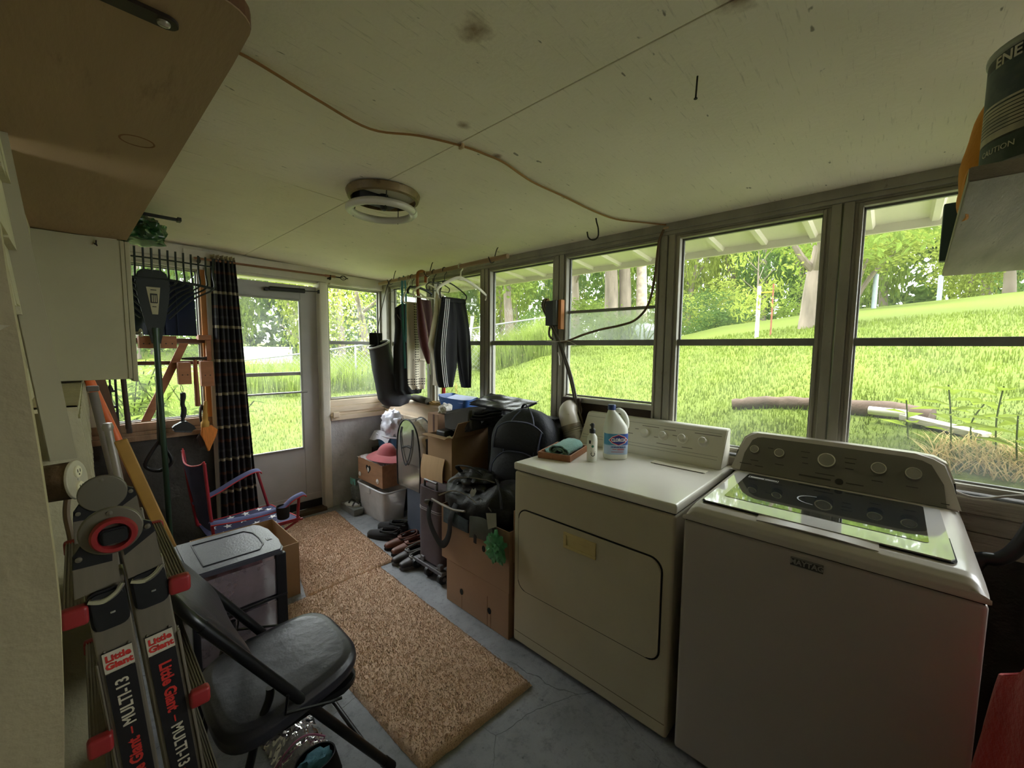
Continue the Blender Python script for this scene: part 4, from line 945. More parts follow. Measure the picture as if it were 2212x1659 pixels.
bm = B(); lathe(bm, [(.008, -.075), (.014, -.07), (.019, -.03), (.019, -.006), (0, -.006)], 12, lc); box(bm, (.955, 1.74, zc(.97)-.026), (.18, .07, .036), RZ(0) , .004); obj('ballast', bm, mat('black ballast', (30, 30, 30), .5, var=0), t)
bm = B()
for a in (2.2, .5, 4.3): tube(bm, spline([(.975+.12*cos(a), 1.70+.12*sin(a), zc(.97)-.008), (.98+.13*cos(a), 1.715+.13*sin(a), zc(.97)-.04), (.985+.138*cos(a), 1.735+.138*sin(a), zc(.985)-.086)], 4), .0022, 6)
obj('tube_clips', bm, M_iron, t)
# ------------------------------------------------------------ shelf at the right with can, orange bag and book
t = world_thing('wall_shelf', 'weathered board shelf high on the right with a paint can on it', 'shelf', (1.5, -.3, 1.71))
def shx(x): return -.0335-.0318*x
bm = B(); prism(bm, [(.955, shx(.955)), (2.06, shx(2.06)), (2.06, -.498), (.955, -.498)], .022, T(0, 0, 1.712), .002); obj('board', bm, mat('grey board', (176, 168, 150), .8, var=.18, vs=3, sc=(1, 9, 9), bump=.3, bs=30, dirt=(110, 104, 92), ds=6, dthr=.62), t)
SZ = 1.7345
t = thing('paint_can', 'dark-labelled metal can standing on the high right-hand shelf', 'can', (1.045, -.163, SZ), radians(200))
bm = B(); lathe(bm, [(.082, 0), (.084, .002), (.084, .006), (.082, .009), (.082, .178), (.085, .181), (.085, .187), (.079, .189), (.076, .184), (0, .184)], 44); obj('can_body', bm, mat('tin', (150, 150, 146), .35, .7, var=.05), t)
def can_build(nt, cs, co):
    z = nt.sep(co)[2]
    c = nt.ramp(z, [(.0, lin((58, 74, 66))), (.26, lin((58, 74, 66))), (.265, lin((32, 32, 30))), (.28, lin((32, 32, 30))), (.285, lin((190, 180, 156))), (.56, lin((176, 168, 148))), (.565, lin((40, 44, 44))), (.58, lin((200, 190, 170))), (.60, lin((60, 74, 76))), (.90, lin((72, 88, 90))), (.92, lin((40, 46, 48)))], 'CONSTANT')
    n = c.node; nt.l.new(nt.math('DIVIDE', z, .175), n.inputs[0]); return nt.mixc(nt.ramp(nt.noise(co, 45, 4), [(.45, 0.), (.6, .35)]), c, lin((96, 104, 100)))
bm = B(); lathe(bm, [(.0826, .010), (.0826, .177)], 60, None, cap=False); L = obj('label', bm, mat('can label', (80, 90, 90), .5, var=0, build=can_build), t)
def cylc(x, y, z): a = radians(-75)+x/.0828; return V((cos(a)*(.0829+z), sin(a)*(.0829+z), y))
M_cream = mat('cream print', (206, 200, 184), .5, var=0)
bm = B(); text(bm, 'ENE', .022, Matrix(), .0003, .0004, fn=lambda x, y, z: cylc(x, .166+y, z)); obj('rim_lettering', bm, M_cream, L)
bm = B(); text(bm, 'CAUTION', .012, Matrix(), .0003, fn=lambda x, y, z: cylc(x-.005, .032+y, z)); obj('lower_lettering', bm, M_cream, L)
bm = B()
for k in range(7): surf(bm, lambda u, v, k=k: cylc(-.045+.09*u, .060+k*.0055+.0014*v, .0004), 24, 2)
obj('small_print', bm, M_blk, L)
t = world_thing('orange_bag', 'orange cloth bag slumped over the edge of the high right-hand shelf', 'bag', (1.25, -.12, SZ))
def obg(u, v):
    a = 2*pi*u; z = SZ+.001+.205*v; w = .045*(1-.55*v**3)+.006*noise.noise(V((u*3, v*3, 0))); x = 1.22+.06*cos(a)*(1-.4*v**2)
    return (x, -.128+.0*v+w*sin(a)*(1.2 if sin(a) > 0 else .8)+.02*v*(1-v), z)
bm = B(); surf(bm, obg, 28, 14, cu=True); bmesh.ops.holes_fill(bm, edges=bm.edges[:])
obj('cloth', bm, mat('orange cloth', (214, 142, 52), .8, var=.12, bump=.3), t, 60)
bm = B(); surf(bm, lambda u, v: (1.13+.13*u, -.076-.004*v+.006*sin(pi*v)+.002*sin(9*u), SZ+.05-.062*v-.014*abs(sin(3*u))*v), 14, 8, thick=.004); obj('drooping_hem', bm, MATS['orange cloth'], t, 60)
t = world_thing('book', 'dark green book standing at the shelf edge under the paint can side', 'book', (1.9, -.14, SZ))
bm = B(); bx(bm, 1.868, 1.902, -.215, -.080, SZ+.0005, SZ+.175, .003); obj('cover', bm, mat('dark green cover', (44, 66, 66), .5, var=.1), t)
bm = B(); bx(bm, 1.871, 1.899, -.217, -.210, SZ+.004, SZ+.171); obj('pages', bm, mat('paper', (214, 206, 186), .8, var=.05), t)
# ------------------------------------------------------------ right edge: hose, cord, red bag
bm = B(); pp = spline([(1.90, -.213, .62), (1.90, -.215, .74), (1.90, -.235, .808), (1.90, -.27, .822), (1.905, -.30, .86), (1.91, -.325, .93), (1.93, -.36, 1.05), (1.97, -.42, 1.06), (2.0, -.44, .9), (2.0, -.44, .5)], 8)
t = world_thing('drain_hose', 'thick black drain hose bent upward at the right of the washing machine', 'hose', (1.95, -.35, .5)); tube(bm, pp, .019, 14); obj('hose', bm, mat('black hose', (26, 27, 30), .35, var=.05), t)
bm = B(); tube(bm, spline([(2.055, -.15, .972), (2.05, -.175, .975), (2.05, -.21, .965), (2.05, -.25, .968), (2.05, -.30, .988), (2.05, -.36, 1.0), (2.06, -.46, .98), (2.07, -.49, .7)], 6), .004, 8); t = world_thing('electric_cable', 'thin pale cord along the wall right of the washing machine', 'cable', (2.05, -.3, .7)); obj('cord', bm, mat('pale cord', (168, 164, 154), .5, var=0), t)
t = world_thing('laundry_bag', 'red cloth laundry bag on the floor right of the washing machine', 'bag', (1.20, -.36, 0))
def red(u, v):
    a = 2*pi*u; z = .002+.87*v; k = 1-.42*max(0, v-.4)+.05*noise.noise(V((cos(a)*2, sin(a)*2, v*3))); fo = .012*sin(a*7+v*5)*v
    y = -.352+(.205*k+fo*.7)*sin(a); x = 1.20+(.165*k+fo)*cos(a)
    if v > .8: z += .05*(sin(a*3+1)-.3)*(v-.8)/.2
    return (min(x, 1.392), max(y, -.49), z)
bm = B(); surf(bm, red, 60, 26, cu=True, thick=.004); obj('cloth', bm, mat('red canvas', (170, 36, 46), .85, var=.15, vs=10, bump=.4, bs=90, sheen=.2), t, 60)
bm = B(); blob(bm, (1.20, -.35, .60), (.13, .09, .10), .3, 3, 4); obj('contents', bm, mat('dark red laundry', (110, 26, 34), .9, var=.3, bump=.5, bs=20), t, 60)
# ------------------------------------------------------------ left wall: shelf, cabinet, wiring, tools
M_ply = mat('brown plywood', (162, 134, 104), .75, var=.10, vs=3, sc=(1.5, .3, 1), bump=.15, bs=40, dirt=(134, 106, 80), ds=4, dthr=.6)
M_edge = mat('dark plywood edge', (104, 68, 42), .8, var=.2, vs=9)
t = world_thing('plank_shelf', 'long brown board shelf close under the ceiling on the left wall', 'shelf', (.08, 1.7, 1.951))
P = [(-.40, .745), (.172, .745)]+[(.172+.05*sin(a), .795-.05*cos(a)) for a in [i*pi/12 for i in range(1, 7)]]+[(.2225, .90), (.203, 2.74), (-.40, 2.83)]
bm = B(); prism(bm, P, .026, T(0, 0, 1.951)); obj('board', bm, [M_ply], t)
bm = B(); prism(bm, [(x, y) for x, y in P], .0, None) if 0 else None
bm = B()
for i in range(len(P)-1): 
    (x0, y0), (x1, y1) = P[i], P[i+1]; n_ = V((y1-y0, x0-x1, 0)).normalized(); a = [V((x0, y0, 1.953))+n_*.0006, V((x1, y1, 1.953))+n_*.0006]
    bm.faces.new([bm.verts.new(p) for p in (a[0], a[1], a[1]+V((0, 0, .022)), a[0]+V((0, 0, .022)))])
obj('raw_edge', bm, M_edge, t)
bm = B(); prism(bm, rrect(.21, .030, .013, 5, .035, .855), .006, T(0, 0, 1.9445), .001); br_ = obj('bracket', bm, M_iron, t)
bm = B(); lathe(bm, [(.0085, 0), (.008, -.003), (.005, -.0045), (0, -.0045)], 16, T(.122, .855, 1.9445)); box(bm, (.122, .855, 1.9398), (.011, .0016, .0012)); obj('screw', bm, mat('bright screw', (190, 186, 176), .3, .8, var=0), br_)
bm = B(); lathe(bm, [(.034, 0), (.034, -.0006), (.030, -.0006), (.030, 0)], 30, T(.135, 1.40, 1.951), cap=False); obj('ring_stain', bm, mat('ring stain', (112, 76, 46), .8, var=.3), t)
t = world_thing('wall_cabinet', 'cream painted cabinet hanging under the far end of the long brown shelf', 'cabinet', (.08, 3.0, 1.29))
M_cc = mat('cream cabinet paint', (168, 161, 130), .6, var=.05, vs=4, dirt=(150, 134, 96), ds=30, dthr=.75)
bm = B(); bx(bm, -.20, .192, 2.745, 3.25, 1.283, 1.948, .003); obj('carcass', bm, M_cc, t)
bm = B(); bx(bm, .1935, .213, 2.742, 3.252, 1.270, 1.946, .003); d = obj('door', bm, M_cc, t)
bm = B(); bx(bm, .178, .1925, 2.741, 2.745, 1.285, 1.946, .001); obj('face_frame', bm, M_cc, t)
bm = B(); lathe(bm, [(.006, 0), (.006, .014), (.012, .017), (.021, .020), (.0225, .024), (.020, .029), (.012, .031), (0, .031)], 28, ME((.213, 2.80, 1.512), z=(1, 0, 0), y=(0, 0, 1))); obj('knob', bm, M_chrome, d)
bm = B(); tube(bm, [(.098, 2.745, 1.93), (.098, 2.735, 1.93), (.097, 2.728, 1.915), (.10, 2.726, 1.905)], .003, 6); tube(bm, [(.092, 2.742, 1.918), (.096, 2.735, 1.912)], .0025, 6); obj('cup_hook', bm, M_iron, t)
t = world_thing('green_bag', 'dark green plastic bag bulging from the cabinet top under the ceiling', 'bag', (.28, 2.95, 1.95))
bm = B(); blob(bm, (.265, 2.92, 2.035), (.105, .14, .085), .35, 2.6, 8, 4)
for v in bm.verts: v.co.z = max(min(v.co.z, zc(v.co.x)-.006), 1.952 if v.co.x < .216 else 1.985)
obj('film', bm, mat('dark green film', (34, 74, 40), .25, var=.3, spec=.6), t, 60)
bm = B(); box(bm, (.295, 2.72, 2.088), (.22, .022, .014), RZ(0) , .003); bx(bm, .395, .412, 2.70, 2.74, 2.079, 2.098, .002); tag(obj('black_stick', bm, mat('black plastic', (26, 28, 28), .45, var=.05)), 'flat black plastic stick poking out above the long brown shelf end', 'stick')
# slanting wiring board and the old outlet box it runs to
t = world_thing('conduit_board', 'cream painted board covering the wires down to the old outlet box', 'board', (-.08, 1.57, 1.14))
bm = B(); prism(bm, [(-.1265, 1.95), (-.0795, 1.95), (-.0095, 1.148), (-.0600, 1.148)], .016, ME((0, 1.588, 0), x=(1, 0, 0), z=(0, -1, 0)), .003); obj('board', bm, mat('cream board', (168, 160, 132), .75, var=.05, vs=4, dirt=(130, 112, 80), ds=9, dthr=.72), t)
t = world_thing('outlet_box', 'rusty round box with a double electric outlet at the foot of the cream board', 'outlet', (-.04, 1.5, 1.115))
on_ = V((.93, -.36, .08)).normalized(); oc = V((-.012, 1.465, 1.116));
om = ME(oc, z=on_, y=(V((.12, 0, 1))-on_*V((.12, 0, 1)).dot(on_)))
bm = B(); lathe(bm, [(.0, -.06), (.040, -.06), (.045, -.055), (.046, -.004)], 24, om); obj('box', bm, mat('rusty box', (96, 74, 52), .8, .2, var=.4, vs=20, dirt=(150, 130, 96), ds=16, dthr=.6, bump=.6), t)
bm = B(); lathe(bm, [(.048, -.004), (.048, .0), (.046, .002), (0, .002)], 30, om); fp = obj('face_plate', bm, mat('galvanised plate', (190, 182, 160), .5, .3, var=.15, vs=14), t)
for s in (-1, 1):
    bm = B(); prism(bm, [(.016*cos(a), .0145*sin(a)) for a in [i*2*pi/24 for i in range(24)]], .005, om @ T(0, s*.0195, .001), .001); r_ = obj('receptacle', bm, mat('ivory receptacle', (222, 214, 180), .4, var=.02), fp)
    bm = B()
    for x in (-.0055, .0055): box(bm, (x, s*.0195+.002, .0062), (.0018, .008, .0008), om)
    lathe(bm, [(.0022, .0058), (.0022, .0066), (0, .0066)], 10, om @ T(0, s*.0195-.007, 0)); obj('slots', bm, M_gap, r_)
bm = B(); lathe(bm, [(.003, .002), (.0025, .0035), (0, .0035)], 10, om); obj('screw', bm, MATS['bright screw'], fp)
bm = B(); tube(bm, spline([(-.03, 1.51, 1.07), (-.035, 1.50, 1.02), (-.03, 1.49, .95), (-.035, 1.49, .85)], 5), .007, 7); obj('lead', bm, mat('brown cable', (104, 82, 54)), t)

# ------------------------------------------------------------ folding ladder standing at the left wall
M_al = mat('ladder aluminium', (126, 118, 103), .45, .55, var=.08, vs=8, sc=(8, 8, 1))
M_lred = mat('red plastic', (140, 34, 36), .45, var=.05); M_lblk = mat('black ladder plastic', (24, 24, 26), .45, var=.1, vs=30, dirt=(60, 64, 66), ds=40, dthr=.66)
M_lw = mat('white sticker', (186, 178, 158), .5, var=.03)
t = world_thing('folding_ladder', 'folded aluminium multi-position ladder with red rung ends leaning at the left wall', 'ladder', (.08, 1.17, 0))
TOPZ = 1.085
def rail_mtx(x0, slope, y): return ME((x0, y, TOPZ), x=V((1, 0, slope)), y=(0, 1, 0), z=V((-slope, 0, 1)))   # local -z runs down the rail
for y, near in ((1.0, 1), (1.33, 0)):
    for (x0, sl, W, side) in ((.0105, .072, .053, -1), (.066, .085, .053, 1)):
        m = rail_mtx(x0, sl, y); L = TOPZ*1.003
        bm = B(); box(bm, (0, .012, -L/2-.02), (W, .022, L-.04), m, .003)
        for q in (-.016, .016): box(bm, (q, .0, -L/2-.09), (.003, .003, L-.18), m, .001)
        box(bm, (side*(W/2+.001), .012, -L/2-.1), (.003, .030, L-.2), m, .001)
        for q in (0, .009, .018): box(bm, (side*(W/2+.003), .003+q, -L/2-.1), (.003, .004, L-.2), m, .001)
        rl = obj('rail', bm, M_al, t)
        if near:
            bm = B(); prism(bm, rrect(.050, .074, .014, 4, 0, -.088-(.0 if side > 0 else .015)), .012, m @ ME((0, .001, 0), x=(1, 0, 0), y=(0, 0, 1)), .004); kb = obj('lock_pad', bm, M_lblk, t)
            bm = B(); zz = -.058-(.0 if side > 0 else .015); tube(bm, [m @ V(p) for p in spline([(-.022, -.008, zz-.004), (-.005, -.014, zz-.009), (.012, -.014, zz-.002), (.022, -.010, zz+.010)], 5)], .003, 8, flat=1.8); obj('clip', bm, M_chrome, kb)
            bm = B(); box(bm, (.004, -.0125, zz-.036), (.007, .002, .004), m, .001); obj('rivet', bm, M_chrome, kb)
            f = m @ ME((0, .0, 0), x=(1, 0, 0), y=(0, 0, 1))
            z1 = -.205; bm = B(); prism(bm, rrect(.040, .040, .001, 1, 0, z1), .0012, f @ T(0, 0, .0005)); st = obj('logo_sticker', bm, M_lw, rl)
            bm = B(); text(bm, 'Little', .0165, f @ T(0, z1+.0065, .002), .0003, .0008); text(bm, 'Giant', .0165, f @ T(0, z1-.0085, .002), .0003, .0008); obj('logo_lettering', bm, mat('sticker red', (186, 46, 40), .5, var=0), st)
            bm = B(); bx(bm, -.02, .02, z1+.0195, z1+.021, .0017, .0022, 0, f); obj('sticker_line', bm, MATS['black ladder plastic'], st)
            z2 = z1-.022; h_ = .50; bm = B(); prism(bm, rrect(.040, h_, .001, 1, 0, z2-h_/2), .0012, f @ T(0, 0, .0005)); st = obj('name_sticker', bm, mat('black sticker', (26, 24, 26), .4, var=0), rl)
            rot = RZ(-pi/2) if side > 0 else RZ(pi/2)
            seq = [('Little Giant', 'r', .125), ('MULTI-13', 'w', .105)] if side > 0 else [('MULTI-13', 'w', .105), ('Little Giant', 'r', .125)]
            zz = z2-.012
            for k2 in range(4):
                s_, c_, l_ = seq[k2 % 2]
                bm = B(); text(bm, s_, .0255, f @ T(0, zz-l_/2, .002) @ rot, .0003, .0009 if c_ == 'r' else .0005, sx=.92); obj('name_lettering', bm, MATS['sticker red'] if c_ == 'r' else M_lw, st)
                bm = B(); bx(bm, -.0012, .0012, zz-l_-.016, zz-l_-.002, .0018, .0024, 0, f); obj('dash', bm, MATS['sticker red'], st); zz -= l_+.018
        bm = B(); box(bm, (0, .012, -L+.012), (W+.006, .034, .06), m, .006); obj('rubber_foot', bm, M_lblk, t)
for x0, sl, side in ((.0105-.0335, .072, -1), (.066+.034, .085, 1)):
    for z in (.985, .735, .485, .235):
        x = x0+sl*(TOPZ-z)+side*.008
        bm = B()
        bx(bm, x-.014, x+.014, 1.0, 1.355, z-.003, z+.014, .004)
        for q in range(6): bx(bm, x-.0125+q*.0045, x-.0105+q*.0045, 1.0, 1.355, z+.013, z+.0165)
        rg = obj('rung', bm, M_al, t)
        for ye in (.992, 1.347): bm = B(); box(bm, (x, ye+.004, z+.001), (.034, .022, .034), RX(0), .006); obj('rung_end', bm, M_lred, rg)
for y, near in ((.985, 1), (1.318, 0)):
    hm = ME((.028, y, 1.128 if near else 1.110), x=(1, 0, .04), z=(0, -1, 0))
    hg = None
    bm = B(); prism(bm, [(-.005, -.02), (-.052, -.045), (-.055, -.105), (.002, -.095), (.004, -.03)], .004, hm, .001); prism(bm, [(.006, -.02), (.012, -.098), (.060, -.090), (.056, -.020), (.03, -.005)], .004, hm, .001); hg = obj('hinge_plate', bm, M_al, t)
    bm = B(); prism(bm, [(-.03, 0), (-.050, -.03), (-.052, -.052), (-.004, -.055), (0, -.01)], .006, hm @ T(0, 0, .001), .001); prism(bm, [(.012, -.052), (.008, 0), (.03, .012), (.052, -.002), (.056, -.022)], .006, hm @ T(0, 0, .001), .001); obj('hinge_cover', bm, M_lblk, hg)
    bm = B(); lathe(bm, [(.0, .003), (.041, .003), (.042, .006), (.041, .010), (.039, .011), (0, .0115)], 40, hm); obj('hinge_disc', bm, mat('grey hinge steel', (108, 102, 88), .45, .4, var=.1), hg)
    bm = B()
    for q in ((-.043, -.035), (.046, -.008), (0, .032)): lathe(bm, [(.004, .006), (.0045, .0125), (0, .0135)], 12, hm @ T(q[0], q[1], 0))
    obj('rivets', bm, MATS['grey hinge steel'], hg)
    if near:
        bm = B(); lathe(bm, [(.030, .011), (.031, .018), (.028, .024), (.022, .024), (.020, .018), (.020, .011)], 32, hm @ T(.002, -.006, 0), cap=False); kn = obj('lock_knob', bm, M_lred, hg)
        bm = B(); prism(bm, rrect(.034, .027, .006, 3, .002, -.006), .014, hm @ T(0, 0, .011), .003); obj('knob_grip', bm, M_lblk, kn)

# ------------------------------------------------------------ black folding chair
M_fr = mat('black chair frame', (20, 20, 22), .3, .2, var=.05); M_vin = mat('black vinyl', (40, 40, 48), .36, var=.12, vs=12, bump=.12, bs=50, spec=.6)
t = world_thing('folding_chair', 'black padded metal folding chair in front of the ladder', 'chair', (.42, 1.41, 0))
cn, cf = 1.185, 1.635
def upright(z): return .676-.545*z/.84 if z < .84 else .131
for y in (cn, cf):
    bm = B(); tube(bm, [(upright(.012), y, .012), (upright(.4), y, .4), (upright(.6), y, .6), (upright(.77), y, .77)], .0125, 12, flat=1.2); obj('front_leg', bm, M_fr, t)
    s = 1 if y == cn else -1
    bm = B(); tube(bm, spline([(.322, y+s*.026, .505), (.318, y+s*.026, .47), (.28, y+s*.026, .37), (.192, y+s*.026, .015)], 4), .011, 10); obj('rear_leg', bm, M_fr, t)
    bm = B(); tube(bm, [(.352, y-s*.019, .49), (.345, y-s*.019, .44), (.47, y-s*.019, .392), (.50, y-s*.019, .385)], .0045, 6); obj('side_link', bm, M_fr, t)
    bm = B(); tube(bm, [(upright(.0), y, .001), (upright(.045), y, .045)], .0165, 12); obj('rubber_tip', bm, M_lblk, t); bm = B(); tube(bm, [(.188, y+s*.026, .001), (.20, y+s*.026, .045)], .015, 12); obj('rubber_tip', bm, M_lblk, t)
    bm = B(); box(bm, (upright(.40)-.012, y+s*.010, .392), (.08, .008, .026), None, .003); obj('seat_bracket', bm, M_fr, t)
bm = B(); tube(bm, [(upright(.13), cn, .13), (upright(.13), cf, .13)], .0085, 10); obj('front_crossbar', bm, M_fr, t)
bm = B(); tube(bm, [(.213, cn+.026, .09), (.213, cf-.026, .09)], .0085, 10); obj('rear_crossbar', bm, M_fr, t)
bm = B(); tube(bm, spline([(upright(.76), cn, .76), (upright(.80), cn+.004, .80), (upright(.838), cn+.035, .838), (upright(.85)-.012, cn+.12, .85), (upright(.85)-.018, (cn+cf)/2, .852), (upright(.85)-.012, cf-.12, .85), (upright(.838), cf-.035, .838), (upright(.80), cf-.004, .80), (upright(.76), cf, .76)], 5), .0125, 12); obj('top_rail', bm, M_fr, t)
def pad(u, v):                           # curved pad on the uprights, rounded ends
    a = (u-.5)*2; zl, zh = .600+.03*abs(a)**4, .842-.035*abs(a)**6
    if abs(a) > .97: zl, zh = zl+.05, zh-.05
    z = zl+(zh-zl)*(.5-.5*cos(pi*min(1, v*2)) if v < .5 else .5+.5*cos(pi*min(1, v*2-1)))
    front = v < .5; bow = -.016*(1-a*a); d = (.016 if front else -.010)*sqrt(max(0, 1-(2*((z-zl)/(zh-zl))-1)**2))*(1-abs(a)**8)
    n_ = V((.84, 0, .545)); return V((upright(min(z, .84)), (cn+cf)/2+a*(cf-cn-.012)/2, z))+n_*(d+.012)+V((bow, 0, 0))
bm = B(); surf(bm, pad, 40, 40, cv=True); obj('back_pad', bm, M_vin, t, 70)
def seat(u, v):
    a = 2*pi*u; ca, sa = cos(a), sin(a); e = .5
    hx_, hy_ = .200-.0*v, .205; r_ = [(0, .018), (.5, .018), (.82, .016), (.93, .010), (.99, -.004), (1.0, -.02), (.985, -.034), (.9, -.04), (.0, -.04)]
    f = v*(len(r_)-1); i = min(int(f), len(r_)-2); k = f-i; R = r_[i][0]+(r_[i+1][0]-r_[i][0])*k; z = r_[i][1]+(r_[i+1][1]-r_[i][1])*k
    x = hx_*R*abs(ca)**e*(1 if ca > 0 else -1); y = hy_*R*abs(sa)**e*(1 if sa > 0 else -1)
    if v > .01 and v < .4: z += .0012*noise.noise(V((x*14, y*14, 0)))
    return (.397+x, 1.372+y*(1-.08*(x/.2)), .437+(.018 if v == 0 else z)+.022*(x/.2))
bm = B(); surf(bm, seat, 56, 41, cu=True); obj('seat_pad', bm, M_vin, t, 70)
bm = B(); prism(bm, rrect(.36, .37, .06, 5, .397, 1.372), .02, T(0, 0, .374) , .004); obj('seat_pan', bm, M_fr, t)
for y in (1.25, 1.5): bm = B(); bx(bm, .40, .55, y-.012, y+.012, .362, .373, .002); obj('pan_rib', bm, M_fr, t)

# ------------------------------------------------------------ drawer cart
M_cb = mat('charcoal plastic', (28, 28, 34), .42, var=.05); M_cg = mat('grey cart top', (70, 70, 80), .35, var=.08, vs=20, bump=.15, bs=120); M_dr = sheet_mat('smoky drawer plastic', (196, 180, 190), .40, .3, .08, 9, .08)
t = world_thing('drawer_cart', 'charcoal plastic cart with cloudy drawers behind the folding chair', 'drawer cart', (.41, 1.97, 0))
cx0, cx1, cy0, cy1, cz_ = .24, .562, 1.80, 2.145, .62
bm = B()
P = [(cx0, cy0), (cx1-.02, cy0), (cx1-.006, cy0+.03), (cx1, cy0+.10), (cx1, cy1-.10), (cx1-.01, cy1-.03), (cx1-.03, cy1), (cx0, cy1)]
prism(bm, P, .022, T(0, 0, cz_-.024), .006); top_ = obj('top', bm, M_cg, t)
bm = B(); ts = [(cx0+.05, cy0+.055), (cx1-.085, cy0+.055), (cx1-.06, cy0+.10), (cx1-.055, (cy0+cy1)/2), (cx1-.06, cy1-.10), (cx1-.085, cy1-.055), (cx0+.05, cy1-.055)]
tube(bm, [(x, y, cz_) for x, y in ts], .0035, 6, closed=True, flat=.6, up=(0, 0, 1)); obj('tray_rim', bm, M_cb, top_)
bm = B(); prism(bm, rrect(.022, .030, .004, 3, cx1-.028, cy0+.135), .0012, T(0, 0, cz_-.0015)); obj('logo_plate', bm, mat('pale logo', (150, 150, 158), .4, var=0), top_)
bm = B(); prism(bm, rrect(.018, .026, .003, 3, cx1-.028, cy0+.135), .0012, T(0, 0, cz_-.0009)); bx(bm, cx1-.032, cx1-.030, cy0+.127, cy0+.145, cz_, cz_+.001); bx(bm, cx1-.026, cx1-.024, cy0+.125, cy0+.140, cz_, cz_+.001); obj('logo_mark', bm, M_cg, top_)
for (x, y) in ((cx0+.012, cy0+.014), (cx0+.012, cy1-.014), (cx1-.022, cy0+.016), (cx1-.022, cy1-.016)):
    bm = B(); box(bm, (x, y, (cz_-.024+.05)/2), (.040 if x > .4 else .024, .024, cz_-.024-.05), None, .004); obj('corner_post', bm, M_cb, t)
    bm = B(); lathe(bm, [(.018, -.008), (.022, -.004), (.022, .004), (.018, .008)], 16, ME((x, y, .0225), z=(0, 1, 0))); bx(bm, x-.006, x+.006, y-.006, y+.006, .03, .055); obj('caster', bm, M_cb, t)
for k, (z0, z1) in enumerate(((.43, .59), (.25, .41), (.07, .23))):
    bm = B(); bx(bm, cx0+.0, cx1-.002, cy0+.002, cy1-.002, z0-.018, z0-.006, .003); obj('divider', bm, M_cb, t)
    bm = B(); x0, x1, y0, y1 = cx0+.01, cx1-.006, cy0+.008, cy1-.008
    bx(bm, x0, x1, y0, y0+.003, z0, z1-.01); bx(bm, x0, x1, y1-.003, y1, z0, z1-.01); bx(bm, x0, x0+.003, y0, y1, z0, z1-.01); bx(bm, x1-.003, x1, y0, y1, z0, z1-.01); bx(bm, x0, x1, y0, y1, z0, z0+.003)
    dr = obj('drawer', bm, M_dr, t, 0)
    bm = B(); box(bm, (cx1+.004, (cy0+cy1)/2, z1-.035), (.016, .13, .022), None, .006); obj('drawer_handle', bm, mat('white drawer pull', (214, 214, 216), .4, var=0), dr)
    bm = B(); blob(bm, ((x0+x1)/2, (y0+y1)/2, z0+.055), (.12, .135, .05), .3, 2.5, k+1, 3)
    for v in bm.verts: v.co.z = max(v.co.z, z0+.0035)
    tag(obj('fabric_pile', bm, mat('cloth pile %d' % k, [(150, 110, 120), (96, 84, 96), (104, 70, 76)][k], .9, var=.4, vs=14)), ['pinkish cloths seen through the top drawer of the cart', 'grey purple cloths in the middle cart drawer', 'dull red cloths in the bottom cart drawer'][k], 'cloth')
# ------------------------------------------------------------ open carton behind the cart
M_card = mat('cardboard', (170, 138, 104), .85, var=.06, vs=4, sc=(1, 1, 1), bump=.08, bs=50, dirt=(150, 108, 70), ds=5, dthr=.66); M_cardb = mat('inner cardboard', (150, 108, 66), .9, var=.06)
def carton(t, x0, x1, y0, y1, z0, z1, m=None, lid=False, rot=None):
    m = m or M_card; th = .005
    for nm, a in (('front_panel', (x0, x0+th, y0, y1)), ('back_panel', (x1-th, x1, y0, y1)), ('side_panel', (x0+th, x1-th, y0, y0+th)), ('side_panel', (x0+th, x1-th, y1-th, y1))):
        bm = B(); bx(bm, a[0], a[1], a[2], a[3], z0, z1, .001); obj(nm, bm, m, t)
    bm = B(); bx(bm, x0+th, x1-th, y0+th, y1-th, z0+.0005, z0+.006); obj('bottom_panel', bm, m, t)
t = world_thing('cardboard_box', 'open cardboard box on the floor between the drawer cart and camp chair', 'box', (.62, 2.73, 0))
carton(t, .40, .836, 2.47, 2.935, .0005, .315)
bm = B(); tube(bm, spline([(.838, 2.66, .155), (.86, 2.66, .16), (.872, 2.66, .145), (.86, 2.66, .135)], 4), .006, 6); box(bm, (.846, 2.66, .15), (.016, .03, .014), None, .003); obj('binder_clip', bm, M_lblk, t)
bm = B(); blob(bm, (.55, 2.86, .08), (.12, .09, .07), .3, 3, 2); tag(obj('red_cloth', bm, mat('muted red cloth', (150, 60, 66), .9, var=.3)), 'crumpled red cloth inside the open floor box', 'cloth')
t = world_thing('wooden_crate', 'small dark wooden arched board with white slats beside the open floor box', 'crate', (.33, 2.6, 0))
bm = B(); prism(bm, [(-.09, 0), (.09, 0), (.09, .26)]+[(.09*cos(a), .26+.07*sin(a)) for a in [i*pi/10 for i in range(1, 10)]]+[(-.09, .26)], .014, ME((.30, 2.62, .0005), x=(.96, .28, 0), y=(0, 0, 1)), .002); obj('arched_board', bm, mat('brown crate wood', (120, 78, 48), .7, var=.2), t)
for k in range(3): bm = B(); box(bm, (.30, 2.595, .16+k*.05), (.13, .008, .012), None, .002); obj('white_slat', bm, mat('white slat', (206, 206, 210), .5, var=.03), t)

